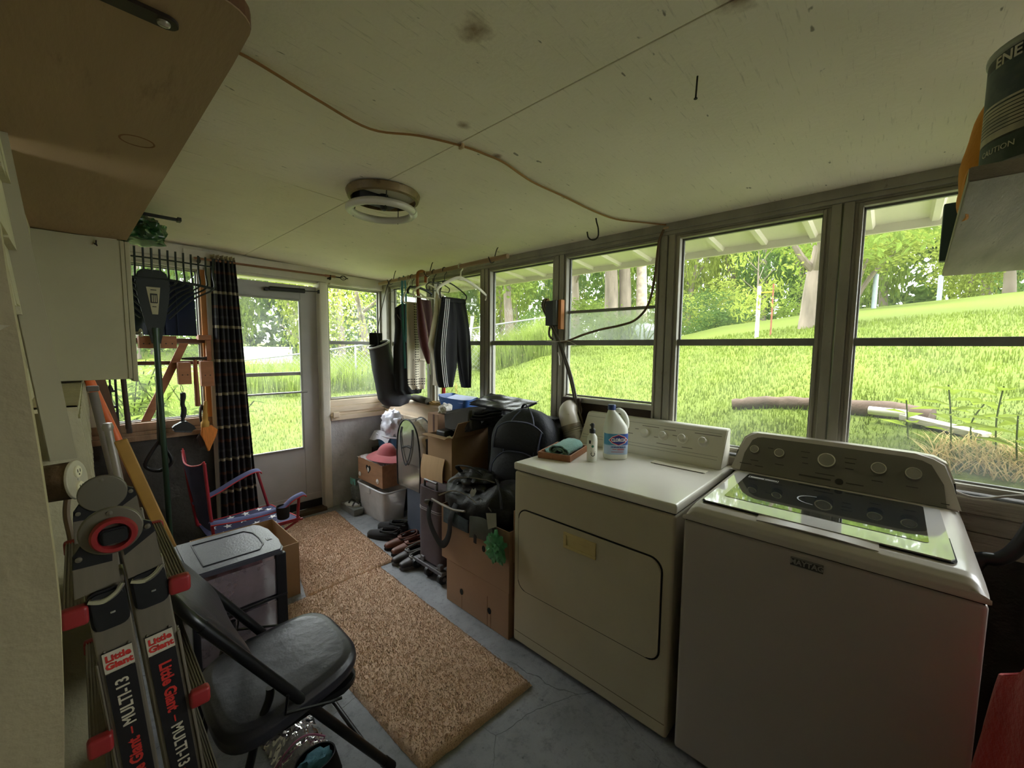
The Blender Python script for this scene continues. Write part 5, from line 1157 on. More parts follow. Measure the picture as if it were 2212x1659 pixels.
# ------------------------------------------------------------ child's camp chair
M_red = mat('red chair tube', (150, 34, 48), .4, var=.05); M_nav = mat('navy canvas', (48, 48, 84), .85, var=.15, vs=9, bump=.2, bs=120); M_star = mat('white star print', (224, 222, 224), .8, var=0); M_pipe = mat('red piping', (186, 44, 52), .6, var=0); M_slate = mat('slate blue canvas', (84, 88, 132), .85, var=.12, vs=9)
t = world_thing('camp_chair', 'small star-spangled folding camp chair with red frame by the plaid curtain', 'chair', (.74, 3.14, 0))
Nb, Fb = V((.50, 3.0, .74)), V((.445, 3.32, .775))
def tb(nm, pts, r=.0095): bm = B(); tube(bm, pts, r, 10); return obj(nm, bm, M_red, t)
tb('back_post', [Nb, (.515, 3.0, .45), (.53, 3.0, .24)]); tb('back_post', [Fb, (.47, 3.32, .5), (.50, 3.32, .26)])
tb('front_post', [(1.015, 2.965, .425), (1.0, 2.965, .25), (.995, 2.965, .235)]); tb('front_post', [(.865, 3.345, .54), (.905, 3.34, .36), (.93, 3.34, .25)])
tb('cross_leg', [(.53, 3.0, .24), (.98, 3.33, .012)]); tb('cross_leg', [(.50, 3.32, .26), (.95, 2.985, .012)]); tb('cross_leg', [(.995, 2.965, .24), (.95, 3.33, .012)], .008); tb('cross_leg', [(.93, 3.34, .25), (.95, 2.985, .012)], .008)
tb('cross_leg', [(.995, 2.965, .24), (.54, 3.01, .012)], .008); tb('cross_leg', [(.93, 3.34, .25), (.50, 3.31, .012)], .008)
tb('seat_rail', [(.52, 3.0, .235), (1.03, 2.955, .252)], .008)
for p in ((.98, 3.33), (.95, 2.985), (.54, 3.01), (.50, 3.31)): bm = B(); lathe(bm, [(.014, .001), (.014, .03), (.011, .034)], 12, T(p[0], p[1], 0)); obj('foot_cap', bm, M_lblk, t)
def seatp(u, v): 
    a = V((.53, 3.0, .245)).lerp(V((1.015, 2.96, .262)), u); b = V((.505, 3.32, .262)).lerp(V((.945, 3.345, .268)), u)
    p = a.lerp(b, v); p.z -= .035*sin(pi*v)*sin(pi*min(1, .15+u)); return p
bm = B(); surf(bm, seatp, 18, 18, thick=.004); f0 = len(bm.faces)
def star_on(u, v, s, fn, off=.0025):
    c = [];
    for k in range(10):
        a = k*pi/5+.3; r_ = s*(1 if k % 2 == 0 else .42); c.append((u+r_*cos(a), v+r_*1.45*sin(a)))
    n_ = (V(fn(u+.01, v))-V(fn(u, v))).cross(V(fn(u, v+.01))-V(fn(u, v))); n_ = n_.normalized()*off; n_ = n_ if n_.z > 0 else -n_
    ctr = bm.verts.new(V(fn(u, v))+n_); vv = [bm.verts.new(V(fn(*q))+n_) for q in c]
    for k in range(10): bm.faces.new((ctr, vv[k], vv[(k+1) % 10]))
for (u, v) in ((.12, .2), (.3, .12), (.5, .2), (.7, .12), (.88, .2), (.2, .45), (.4, .42), (.6, .46), (.8, .42), (.93, .5), (.12, .75), (.3, .7), (.5, .74), (.7, .7), (.88, .78), (.4, .92), (.6, .92), (.8, .93)): star_on(u, v, .058, seatp)
me_ = bm; setmat(me_, f0, 1); sobj = bpy.data.meshes.new('seat'); bm.to_mesh(sobj); bm.free(); sobj.materials.append(M_nav); sobj.materials.append(M_star)
so = bpy.data.objects.new('seat', sobj); C.objects.link(so); so.parent = t; so.matrix_parent_inverse = Matrix.Translation(-t.location)
bm = B(); tube(bm, [seatp(u/12, 0) for u in range(13)], .0045, 6); tube(bm, [seatp(1, u/12) for u in range(13)], .0045, 6); tube(bm, [seatp(u/12, 1) for u in range(13)], .0045, 6); obj('seat_piping', bm, M_pipe, t)
def backp(u, v):
    top_ = Nb.lerp(Fb, u)+V((0, 0, -.055*sin(pi*u)**.6+.012)); bot = V((.53, 3.01, .30)).lerp(V((.50, 3.31, .32)), u); p = bot.lerp(top_, v); p.x -= .035*sin(pi*u)*(.4+.6*v); return p
bm = B(); surf(bm, backp, 20, 16, thick=.004); obj('back_canvas', bm, M_nav, t)
bm = B(); tube(bm, [backp(u/16, 1) for u in range(17)]+[backp(1, 1-k/8) for k in range(9)], .005, 6); tube(bm, [backp(0, k/8) for k in range(9)], .005, 6); obj('back_piping', bm, M_pipe, t)
def arm(pts, w, nm='armrest'):
    S = spline(pts, 6); n_ = len(S)-1
    def f(u, v):
        i = min(int(u*n_), n_-1); p = S[i].lerp(S[i+1], u*n_-i); return p+V((.0, (v-.5)*w, -.012*(2*v-1)**2))
    bm = B(); surf(bm, f, n_+1, 7, thick=.008); o = obj(nm, bm, M_slate, t)
    bm = B(); tube(bm, [f(i/n_, 0)+V((0, -.001, -.004)) for i in range(n_+1)], .0045, 6); tube(bm, [f(i/n_, 1)+V((0, .001, -.004)) for i in range(n_+1)], .0045, 6); obj('armrest_piping', bm, M_pipe, o)
arm([(.51, 3.0, .375), (.70, 2.985, .362), (.89, 2.97, .372), (.97, 2.965, .42), (1.03, 2.96, .440), (1.05, 2.958, .428)], .062)
arm([(.475, 3.32, .425), (.60, 3.325, .465), (.72, 3.335, .52), (.82, 3.342, .558), (.87, 3.345, .560), (.885, 3.345, .545)], .075)
bm = B(); lathe(bm, [(.030, -.085), (.036, -.08), (.042, 0), (.040, 0), (.034, -.078)], 18, T(.90, 2.93, .385)); obj('cup_holder', bm, mat('black mesh pouch', (18, 18, 20), .9, var=.1), t)

# ------------------------------------------------------------ long-handled tools and the tool rack at the left window
M_bp = mat('black green plastic', (28, 34, 32), .5, var=.1)
t = world_thing('leaf_rake', 'black plastic leaf rake head-up in front of the left window', 'rake', (.37, 3.5, 0))
ry = 3.455; rx = .364
bm = B(); tube(bm, [(rx+.012, ry+.03, .012), (rx+.006, ry+.01, .8), (rx, ry, 1.46), (rx, ry, 1.56)], [.0155, .0155, .0165, .02], 12); obj('pole', bm, mat('dark green pole', (34, 60, 44), .35, var=.1), t)
bm = B(); prism(bm, [(-.022, 1.46), (.022, 1.46), (.05, 1.60), (.075, 1.74), (.085, 1.84), (.07, 1.905), (.045, 1.925), (-.045, 1.925), (-.07, 1.905), (-.085, 1.84), (-.075, 1.74), (-.05, 1.60)], .018, ME((rx, ry+.012, 0), x=(1, 0, 0), z=(0, -1, 0)), .006); hd = obj('head', bm, M_bp, t)
for k in range(17):
    a = -1+2*k/16; x1 = a*.315; z0 = 1.868-.03*abs(a); tipz = 2.055-.015*a*a
    bm = B(); xr = a*.07; zr = 1.62+.24*(1-abs(a))
    tube(bm, spline([(rx+xr, ry, zr), (rx+x1*.62, ry, zr+(z0-zr)*.62), (rx+x1, ry, z0), (rx+x1, ry-.004, z0+.09), (rx+x1, ry-.02, tipz), ], 4), .0052, 6, flat=1.3); obj('tine', bm, M_bp, t)
for z, w in ((1.87, .315), (1.995, .315)):
    bm = B(); pts = [(rx-w+2*w*i/24, ry-.001, z-.03*abs(-1+2*i/24)**2*(1 if z < 1.9 else .3)) for i in range(25)]; tube(bm, pts, .0085 if z < 1.9 else .005, 6); obj('tine_bar', bm, M_bp, t)
bm = B(); prism(bm, [(-.034, 1.815), (.034, 1.815), (.016, 1.645), (-.012, 1.645)], .0012, ME((rx, ry-.007, 0), x=(1, 0, 0), z=(0, -1, 0))); L = obj('label', bm, mat('tan label', (176, 168, 136), .5, var=.06), hd)
bm = B(); prism(bm, rrect(.036, .06, .002, 1, rx, 1.745), .0012, ME((0, ry-.0085, 0), x=(1, 0, 0), z=(0, -1, 0))); obj('label_panel', bm, M_blk, L)
for q in ((-.010, -.005, 1.722, 1.765), (-.001, .004, 1.722, 1.765), (.008, .013, 1.722, 1.765), (-.014, .014, 1.795, 1.800), (-.010, .010, 1.69, 1.695)): bm = B(); bx(bm, rx+q[0], rx+q[1], ry-.0112, ry-.0092 if q[2] != 1.722 else ry-.0105, q[2], q[3]); obj('label_mark', bm, MATS['tan label'] if q[2] == 1.722 else M_blk, L)
t = world_thing('snow_shovel', 'navy plastic snow shovel hanging upside down behind the leaf rake', 'shovel', (.42, 3.53, .6))
def scoop(u, v): return (.27+.32*u-.01*(v), 3.525+.045*sin(pi*u)*(1-.3*v)+.02*(1-v), 1.516+.355*v-.0*sin(pi*u)*(1-v))
bm = B(); surf(bm, scoop, 18, 14, thick=.004); sc_ = obj('scoop', bm, mat('navy plastic', (24, 34, 62), .4, var=.1), t)
for u in (.3, .5, .7): bm = B(); tube(bm, [V(scoop(u, v/8))+V((0, -.004, 0)) for v in range(9)], .004, 6); obj('scoop_rib', bm, MATS['navy plastic'], sc_)
bm = B(); tube(bm, [(.376, 3.555, 1.58), (.373, 3.535, 1.45), (.366, 3.52, 1.2), (.352, 3.50, .80)], .013, 10); obj('shaft', bm, mat('dark shaft', (30, 40, 36), .4, var=.1), t)
bm = B(); tube(bm, spline([(.350, 3.50, .82), (.318, 3.50, .77), (.280, 3.50, .695), (.285, 3.50, .655), (.342, 3.50, .625), (.40, 3.50, .655), (.408, 3.50, .695), (.380, 3.50, .77), (.350, 3.50, .82)], 5), .0115, 10); obj('grip', bm, mat('black grip', (18, 18, 20), .4, var=0), t)
M_rw = mat('reddish rack wood', (168, 112, 78), .7, var=.16, vs=5, sc=(1, 6, 6), bump=.15); M_rd = mat('dark rail wood', (106, 70, 50), .75, var=.2, vs=5, sc=(1, 6, 6))
t = world_thing('tool_rack', 'home-made wooden tool rack of rails and blocks across the left window', 'rack', (.45, 3.61, .9))
bm = B(); bx(bm, .06, .665, 3.622, 3.645, 1.318, 1.343, .002); obj('rail', bm, M_rd, t)
bm = B(); bx(bm, .06, .665, 3.622, 3.645, 1.468, 1.498, .002); obj('rail', bm, M_rd, t)
bm = B(); prism(bm, [(.502, 1.466), (.55, 1.466), (.325, .945), (.277, .945)], .02, ME((0, 3.621, 0), x=(1, 0, 0), z=(0, -1, 0)), .002); obj('diagonal_brace', bm, M_rw, t)
for (x0, x1, z0, z1, ya) in ((.285, .355, 1.430, 1.510, 3.50), (.392, .472, 1.430, 1.512, 3.50), (.475, .545, 1.185, 1.335, 3.53), (.600, .672, 1.165, 1.340, 3.53)):
    bm = B(); bx(bm, x0, x1, ya, 3.6, z0, z1, .003); bk = obj('block', bm, M_rw, t); bx
    bm = B(); bx(bm, x0+.004, x1-.004, 3.60, 3.622, z0+.005, z1-.005); obj('block_spacer', bm, M_rd, bk)
    bm = B()
    for q in (.3, .7): lathe(bm, [(.004, 0), (.004, .001), (0, .0015)], 8, ME((x0+(x1-x0)*q, ya-.0003, (z0+z1)/2-.01), z=(0, -1, 0), y=(0, 0, 1)))
    obj('screw_heads', bm, M_iron, bk)
bm = B(); bx(bm, .60, .675, 3.56, 3.645, 1.49, 1.525, .003); bx(bm, .645, .675, 3.585, 3.62, 1.345, 1.49, .003); obj('upright_block', bm, M_rw, t)
t = world_thing('hammer', 'wooden-handled hammer hanging between the two right-hand rack blocks', 'hammer', (.573, 3.56, 1.0))
bm = B(); tube(bm, [(.573, 3.56, 1.37), (.573, 3.56, 1.30), (.574, 3.56, 1.16), (.575, 3.56, 1.03), (.575, 3.56, 1.025)], [.012, .013, .016, .018, .012], 12, flat=.75); obj('handle', bm, mat('brown handle wood', (150, 92, 58), .5, var=.2, sc=(6, 6, 1)), t)
bm = B(); tube(bm, [(.50, 3.56, 1.360), (.54, 3.56, 1.360), (.573, 3.56, 1.360), (.61, 3.56, 1.360), (.64, 3.56, 1.360)], [.006, .010, .013, .010, .014], 12); obj('head', bm, M_iron, t)
t = world_thing('scrub_brush', 'black short-handled brush hanging on a wire below the rack', 'brush', (.485, 3.54, .87))
bm = B(); tube(bm, spline([(.492, 3.535, 1.13), (.493, 3.535, 1.10), (.487, 3.535, 1.05), (.493, 3.535, 1.01), (.485, 3.535, .955), (.484, 3.535, .93)], 4), [.010]+[.0165]*5+[.0135]*5+[.0165]*5+[.011]*5, 10); obj('handle', bm, mat('black rubber', (26, 26, 28)), t)
bm = B(); prism(bm, [(-.05, 0), (-.062, .018), (-.05, .034), (-.012, .06), (.012, .062), (.05, .035), (.068, .012), (.045, -.004)], .05, ME((.484, 3.56, .872), x=(1, 0, -.12), z=(0, -1, 0)), .006); obj('head', bm, mat('black plastic', (26, 28, 28)), t)
bm = B(); prism(bm, [(-.056, .002), (.05, -.002), (.04, -.014), (-.046, -.010)], .044, ME((.484, 3.557, .870), x=(1, 0, -.12), z=(0, -1, 0)), .002); obj('bristles', bm, mat('grey bristles', (70, 70, 72), .9, var=.4, vs=90), t)
bm = B(); tube(bm, spline([(.494, 3.535, 1.125), (.484, 3.545, 1.15), (.49, 3.57, 1.18), (.50, 3.58, 1.16), (.494, 3.535, 1.125)], 4), .0018, 5); obj('hang_wire', bm, M_iron, t)
t = world_thing('whisk_broom', 'orange hand broom hanging beside the plaid curtain', 'broom', (.62, 3.56, .7))
bm = B(); tube(bm, spline([(.622, 3.565, 1.06), (.615, 3.56, .98), (.612, 3.56, .92), (.61, 3.56, .875)], 4), [.006]+[.012]*4+[.017]*4+[.026]*4, 10); obj('handle', bm, mat('ochre wrapped handle', (186, 140, 60), .7, var=.15), t)
bm = B(); prism(bm, [(-.03, .875), (.028, .882), (.064, .845), (.05, .80), (.008, .70), (-.002, .70), (-.018, .77), (-.036, .82)], .026, ME((.618, 3.568, 0), x=(1, 0, 0), z=(0, -1, 0)), .005); obj('bristle_head', bm, mat('orange bristles', (212, 128, 56), .85, var=.2, vs=24, sc=(8, 8, 1)), t)
bm = B(); prism(bm, [(-.05, .80), (-.028, .83), (-.006, .74), (-.03, .725)], .02, ME((.61, 3.585, 0), x=(1, 0, 0), z=(0, -1, 0)), .004); tube(bm, spline([(.60, 3.575, .86), (.588, 3.575, .95), (.60, 3.575, 1.03), (.612, 3.575, .98)], 4), .008, 6); obj('dark_strap', bm, mat('dark brown leather', (58, 42, 34), .7, var=.1), t)
t = world_thing('caulking_gun', 'black skeleton caulking gun hanging under the cabinet at the left window', 'caulking gun', (.145, 3.58, .95))
bm = B()
for x in (.118, .168): bx(bm, x-.006, x+.006, 3.565, 3.585, .90, 1.28, .002)
for z in (1.27, 1.06, 1.02, .985): bx(bm, .118, .168, 3.565, 3.585, z-.008, z+.008, .002)
obj('cradle', bm, M_lblk, t)
bm = B(); tube(bm, [(.143, 3.575, 1.28), (.143, 3.575, .80)], .005, 8); bx(bm, .160, .172, 3.568, 3.582, .74, .92, .002); obj('plunger_rod', bm, M_iron, t)
bm = B(); lathe(bm, [(.0, 0), (.02, 0), (.02, .012), (0, .012)], 16, T(.143, 3.575, 1.155)); tube(bm, [(.143, 3.575, 1.16), (.143, 3.575, 1.20)], [.018, .006], 10); obj('piston', bm, M_iron, t)
bm = B(); tube(bm, [(.20, 3.56, 1.40), (.208, 3.56, 1.1), (.214, 3.56, .915)], [.014, .014, .0155], 12); bx(bm, .202, .23, 3.55, 3.575, .885, .925, .004); tag(obj('steel_bar', bm, mat('brown steel bar', (66, 56, 48), .6, .3, var=.2)), 'dark round steel bar hanging right of the caulking gun', 'bar')
# poles leaning in the corner
def pole(nm, a, b, r, m, lb, cat, flat=1., seg=12):
    bm = B(); tube(bm, [a, V(a).lerp(V(b), .5), b], r, seg, flat=flat, up=(0, 1, 0)); return tag(obj(nm, bm, m), lb, cat)
b_ = B(); q0, q1 = V((.082, 3.535, 1.26)), V((.285, 3.48, .02)); box(b_, (0, 0, 0), (.075, .03, (q1-q0).length), ME((q0+q1)/2, z=q0-q1, y=(0, 1, 0)), .003); tag(obj('timber', b_, mat('dark old timber', (92, 70, 54), .85, var=.25, vs=5, sc=(6, 6, 1), dirt=(130, 116, 96), ds=12, dthr=.64)), 'dark brown timber leaning in the left corner below the cabinet', 'timber')
b_ = B(); q0, q1 = V((-.0+.06, 3.2, 1.19)), V((.20, 3.15, .006)); tube(b_, [q0, q1], .02, 10); box(b_, tuple(q0+V((0, 0, .02))), (.05, .04, .03), None, .006); t = tag(obj('grey_pole', b_, mat('grey weathered pole', (110, 102, 92), .7, var=.2)), 'grey weathered handle leaning against the shakes behind the outlet box', 'pole')
pole('orange_pole', (.044, 3.42, 1.275), (.385, 3.18, .012), .022, mat('orange paint', (206, 98, 44), .5, var=.12, vs=9, dirt=(120, 60, 36), ds=12, dthr=.68), 'orange painted pole leaning in the left corner', 'pole')
b_ = B(); q0, q1 = V((.128, 2.66, 1.0)), V((.392, 2.45, .006)); box(b_, (0, 0, 0), (.050, .022, (q1-q0).length), ME((q0+q1)/2, z=q0-q1, y=(0, 1, 0)), .006); tag(obj('yellow_handle', b_, mat('ochre yellow paint', (156, 116, 46), .5, var=.15, vs=8, dirt=(110, 76, 36), ds=10, dthr=.62)), 'flat yellow handle leaning beside the orange pole', 'handle')
b_ = B(); tube(b_, [(.10, 3.0, 1.02), (.20, 2.95, .012)], .017, 10); lathe(b_, [(.02, -.02), (.024, 0), (.018, .02), (0, .024)], 12, T(.10, 3.0, 1.02)); tag(obj('steel_rod', b_, mat('dull steel', (150, 144, 136), .4, .5, var=.15)), 'dull steel-topped rod leaning beside the dark timber', 'rod')
# ------------------------------------------------------------ curtain and its rod
def plaid(nt, cs, co):
    s = nt.sep(co)
    z = nt.math('FRACT', nt.math('DIVIDE', nt.math('ADD', s[2], .1447), .2432)); band = nt.ramp(z, [(0., lin((38, 36, 40))), (.07, lin((38, 36, 40))), (.075, lin((160, 148, 124))), (.155, lin((160, 148, 124))), (.16, lin((38, 36, 40))), (.36, lin((66, 62, 64))), (.44, lin((38, 36, 40))), (.66, lin((88, 58, 46))), (.74, lin((46, 46, 50))), (.88, lin((38, 36, 40)))], 'CONSTANT')
    nt.l.new(z, band.node.inputs[0])
    at = nt.n.new('ShaderNodeUVMap'); u = nt.sep(at.outputs[0])[0]
    f = nt.math('FRACT', nt.math('MULTIPLY', u, 7.))
    st = nt.ramp(f, [(0., 0.), (.3, 0.), (.32, .45), (.55, .45), (.57, 0.), (.8, .0), (.82, .25), (.86, 0.)], 'CONSTANT')
    return nt.mixc(st, band, lin((60, 58, 66)))
M_plaid = mat('plaid curtain cloth', (40, 38, 44), .9, var=0, build=plaid, bump=.15, bs=150)
def curt(u, v):
    z = 2.075-1.955*v; xl = .690-.012*v-.02*max(0, .5-v)*0+.0; xr = .842+.085*v; x = xl+(xr-xl)*u
    return (x, 3.572+.024*sin(u*2*pi*5.5)*(.55+.45*v)+.008*sin(u*23+v*6), z)
bm = B(); NU, NV = 90, 40; G = surf(bm, curt, NU, NV); uv = bm.loops.layers.uv.new('UVMap')
idx = {}
for i in range(NU):
    for j in range(NV): idx[G[i][j]] = (i/(NU-1), j/(NV-1))
for f in bm.faces:
    for l in f.loops: l[uv].uv = idx[l.vert]
t = world_thing('curtain', 'dark plaid curtain with cream stripes hanging left of the door', 'curtain', (.78, 3.57, .12)); co_ = obj('cloth', bm, M_plaid, t, 80)
md = co_.modifiers.new('thick', 'SOLIDIFY'); md.thickness = .003
bm = B(); surf(bm, lambda u, v: (.695+.145*u, 3.572+.026*sin(u*2*pi*5.5)+.003, 2.072+.022*v), 60, 4, thick=.003); obj('heading', bm, mat('cream heading tape', (196, 186, 158), .85, var=.2, vs=40), t)
t = world_thing('curtain_rod', 'thin wooden curtain rod with wire cage end above the door', 'curtain rod', (1.1, 3.565, 2.05))
bm = B(); tube(bm, [(.60, 3.572, 2.052), (1.50, 3.572, 2.052)], .0085, 10); tube(bm, [(1.49, 3.572, 2.052), (1.575, 3.572, 2.052)], .011, 10); obj('rod', bm, mat('brown rod', (134, 92, 62), .45, var=.15, sc=(.3, 4, 4)), t)
bm = B(); tube(bm, [(1.55, 3.572, 2.052), (1.62, 3.572, 2.051)], .006, 8)
for k in range(6):
    a = k*pi/3; tube(bm, [(1.615+.062*i/8, 3.572+.021*sin(pi*i/8)*cos(a+i*.12), 2.051+.021*sin(pi*i/8)*sin(a+i*.12)) for i in range(9)], .0022, 5)
tube(bm, [(1.675, 3.572, 2.051), (1.69, 3.572, 2.051)], [.006, .003], 8); obj('cage_finial', bm, M_iron, t)
for x in (.63, 1.532): bm = B(); bx(bm, x-.008, x+.008, 3.565, 3.616, 2.030, 2.044, .002); bx(bm, x-.004, x+.004, 3.56, 3.585, 2.02, 2.062, .002); obj('bracket', bm, M_iron, t)

# ------------------------------------------------------------ rugs
def rug_build(nt, cs, co):
    f = nt.ramp(nt.noise(co, 240, 4, .7), [(.38, .0), (.62, 1.)]); c = nt.mixc(f, lin((196, 164, 138)), lin((222, 192, 166)))
    return nt.mixc(nt.ramp(nt.noise(co, 2.5, 5), [(.4, 0.), (.7, .35)]), c, lin((206, 176, 152)))
M_rug = mat('tan shag pile', (170, 130, 98), 1., var=0, bump=.4, bs=220, build=rug_build, spec=.1, sheen=.3)
def rug(nm, Q, lb, z=.0, nx=60, ny=110, th=.02, seed=0):
    a, b, c, d = (V((x, y, 0)) for x, y in Q)
    def f(u, v):
        p = (a.lerp(b, u)).lerp(d.lerp(c, u), v); e = min(u, 1-u, v*2, (1-v)*2)
        return (p.x+.004*noise.noise(V((p.y*20, seed, 1))), p.y+.005*noise.noise(V((p.x*20, seed, 4))), z+th*(1-max(0, 1-e*26)**2)+.003*noise.noise(V((p.x*40, p.y*40, seed)))+.006*noise.noise(V((p.x*3, p.y*3, seed))))
    bm = B(); G = surf(bm, f, nx, ny)
    rim = [G[i][0] for i in range(nx)]+[G[-1][j] for j in range(1, ny)]+[G[i][-1] for i in range(nx-2, -1, -1)]+[G[0][j] for j in range(ny-2, 0, -1)]
    lo = [bm.verts.new((v.co.x, v.co.y, z+.0008)) for v in rim]
    for i in range(len(rim)): bm.faces.new((rim[i], rim[(i+1) % len(rim)], lo[(i+1) % len(rim)], lo[i]))
    t = thing(nm, lb, 'rug'); o = obj('backing', bm, M_rug, t, 60)
    r_ = random.Random(seed); vs, fs = [], []
    L1, L2 = (b-a).length, (d-a).length
    for k in range(int(L1*L2*34000)):
        u, v = r_.random(), r_.random(); p = V(f(u, v)); an = r_.uniform(0, 6.28); h = r_.uniform(.005, .009); s = V((cos(an), sin(an), 0))*.002; q = V((r_.gauss(0, .0025), r_.gauss(0, .0025), h)); i = len(vs)
        vs += [tuple(p-s), tuple(p+s), tuple(p+q)]; fs.append((i, i+1, i+2))
    o2 = obj('pile', (vs, fs), M_rug, t, 0); o2['kind'] = 'stuff'
    return t
rug('runner_rug', [(.735, 1.09), (1.275, 1.055), (1.305, 2.396), (.70, 2.396)], 'long tan shag runner rug, the nearer one, in front of the dryer', 0, 50, 130, .018, 1)
rug('rug', [(.842, 2.40), (1.42, 2.405), (1.505, 3.53), (1.09, 3.56)], 'tan shag rug by the door, beyond the end of the runner', .0, 80, 110, .012, 2)
# ------------------------------------------------------------ floor bags under the chair
t = thing('zip_bag', 'clear plastic zip bag with pink seal lying under the folding chair', 'bag', (.475, 1.49, 0))
bm = B(); surf(bm, lambda u, v: ((u-.5)*.17+.012*noise.noise(V((u*4, v*4, 3))), (v-.5)*.25, .004+.05*sin(pi*u)*sin(pi*v)**.7*(1+.5*noise.noise(V((u*6, v*6, 1))))+.006*noise.noise(V((u*20, v*20, 2)))), 34, 34); surf(bm, lambda u, v: ((u-.5)*.17, (v-.5)*.25, .0015), 4, 4); obj('film', bm, sheet_mat('clear crinkled film', (214, 206, 206), .3, .12, .22, 14, .25), t)
bm = B(); tube(bm, [((u/12-.5)*.17, -.03, .006+.055*sin(pi*u/12)) for u in range(13)], .0035, 6); obj('seal', bm, mat('pink zip seal', (196, 120, 160), .4, var=0), t)
t = thing('fabric_pouch', 'black pouch with teal lining on the floor beside the zip bag', 'pouch', (.475, 1.325, 0))
bm = B(); surf(bm, lambda u, v: ((.085-.02*v)*cos(2*pi*u), (.065-.015*v)*sin(2*pi*u), .002+.085*v), 30, 8, cu=True, thick=.004); prism(bm, rrect(.15, .11, .05, 5), .004, T(0, 0, .001)); obj('pouch', bm, mat('black cloth', (18, 18, 22), .8, var=.1), t, 60)
bm = B(); blob(bm, (.0, 0, .068), (.052, .038, .026), .35, 3, 6); obj('lining', bm, mat('teal tissue', (70, 122, 140), .8, var=.3, vs=20, bump=.5), t, 60)
# ------------------------------------------------------------ clothes rod in the far corner
RXX, RR = 1.84, .0145
def rodz(y): return 2.012-.0105*(y-1.765)
t = world_thing('clothes_rod', 'round wooden rod hung from ceiling hooks, carrying clothes in the corner', 'clothes rod', (RXX, 2.5, 2.0))
bm = B(); tube(bm, [(RXX, 1.765, rodz(1.765)), (RXX, 2.5, rodz(2.5)), (RXX, 3.30, rodz(3.3))], RR, 14); obj('rod', bm, mat('grey brown dowel', (150, 122, 94), .6, var=.15, sc=(6, .4, 6)), t)
for y, s in ((3.12, 'dark ceiling hook holding the far end of the clothes rod'), (2.60, 'dark ceiling hook holding the middle of the clothes rod'), (1.905, 'dark ceiling hook holding the near end of the clothes rod')):
    z = rodz(y); bm = B(); c = V((RXX, y, z)); P = [V((RXX+.05, y-.01, zc(RXX)+.004)), V((RXX+.042, y, zc(RXX)-.018)), V((RXX+.026, y, z+.02)), V((RXX+.0235, y, z))]+[c+V((cos(a)*.0215, 0, sin(a)*.0215)) for a in [-.5, -1.1, -1.7, -2.3, -2.9]]+[V((RXX-.03, y, z+.012))]
    tube(bm, spline(P, 4), .0032, 8); tag(obj('ceiling_hook', bm, M_iron), s, 'hook')
def hang_hook(y, h=.075, r=.0175, x=RXX, side=1):
    """points of a hanger hook over the rod, ending at its neck"""
    z = rodz(y); P = [V((x-r*side, y, z-.012))]+[V((x-r*cos(a)*side, y, z+r*sin(a)+.0005)) for a in [.2, .7, 1.2, 1.6, 2.1, 2.6, 3.1]]+[V((x+r*.9*side, y, z-.02)), V((x+.002*side, y, z-.035)), V((x, y, z-h))]
    return P
M_hw = mat('white hanger plastic', (224, 220, 198), .4, var=.02); M_hb = mat('black hanger plastic', (26, 26, 28), .4, var=.02); M_wire = MATS['galvanised wire']
def hanger(y, x0, x1, zs, m, lb, r=.0055, shape='plastic', bar=True, drop=.03, grp=None):
    t = world_thing('clothes_hanger', lb, 'hanger', (RXX, y, rodz(y)-.1), grp)
    P = hang_hook(y); n_ = P[-1]; bm = B(); tube(bm, spline(P, 3), .0028 if shape != 'broad' else .005, 8); obj('hook', bm, m if shape == 'broad' else M_hb if m is M_hb else M_wire if m is not M_hw else m, t)
    bm = B(); L = V((x0, y, zs)); R_ = V((x1, y, zs))
    pts = spline([L+V((.006, 0, -drop)), L, L.lerp(n_, .55)+V((0, 0, .012)), n_+V((0, 0, -.004)), R_.lerp(n_, .55)+V((0, 0, .012)), R_, R_+V((-.006, 0, -drop))], 6)
    if shape == 'broad':
        k = len(pts); tube(bm, pts, [.006+.006*sin(pi*i/(k-1)) for i in range(k)], 10, flat=.55, up=(0, 1, 0)); tube(bm, [n_+V((0, 0, .012)), n_+V((0, 0, -.02))], [.008, .022], 12, flat=.4, up=(0, 1, 0))
    else: tube(bm, pts, r, 8)
    obj('shoulders', bm, m, t)
    if bar: bm = B(); tube(bm, [L+V((.006, 0, -drop)), R_+V((-.006, 0, -drop))], r*.8, 8); obj('trouser_bar', bm, m, t)
    return t
def garment(rows, y, d, folds=3, amp=.012, seed=0, nv=30, cloth=.5):
    """closed hanging cloth: rows = [(z, x left, x right)] from top to bottom, d = half thickness"""
    bm = B()
    def f(u, v):
        q = v*(len(rows)-1); i = min(int(q), len(rows)-2); k = q-i; k = k*k*(3-2*k)*cloth+k*(1-cloth); z, a, b = (rows[i][j]+(rows[i+1][j]-rows[i][j])*k for j in range(3))
        c = cos(2*pi*u); s = sin(2*pi*u); x = (a+b)/2+(b-a)/2*(abs(c)**.8*(1 if c > 0 else -1))
        w = amp*sin(folds*pi*(x-a)/max(.02, b-a)*2+seed+v*1.2)*(.3+.7*v)+amp*.7*noise.noise(V((x*9, z*4, seed)))
        return (x, y+d*(.35+.65*min(1, v*2.5))*abs(s)**.7*(1 if s > 0 else -1)+w, z)
    surf(bm, f, 56, nv, cu=True); bmesh.ops.holes_fill(bm, edges=bm.edges[:]); return bm
M_bk = mat('black cloth', (18, 18, 22), .8, var=.1); M_char = mat('charcoal cloth', (34, 34, 38), .85, var=.12, vs=8, bump=.15, bs=120)
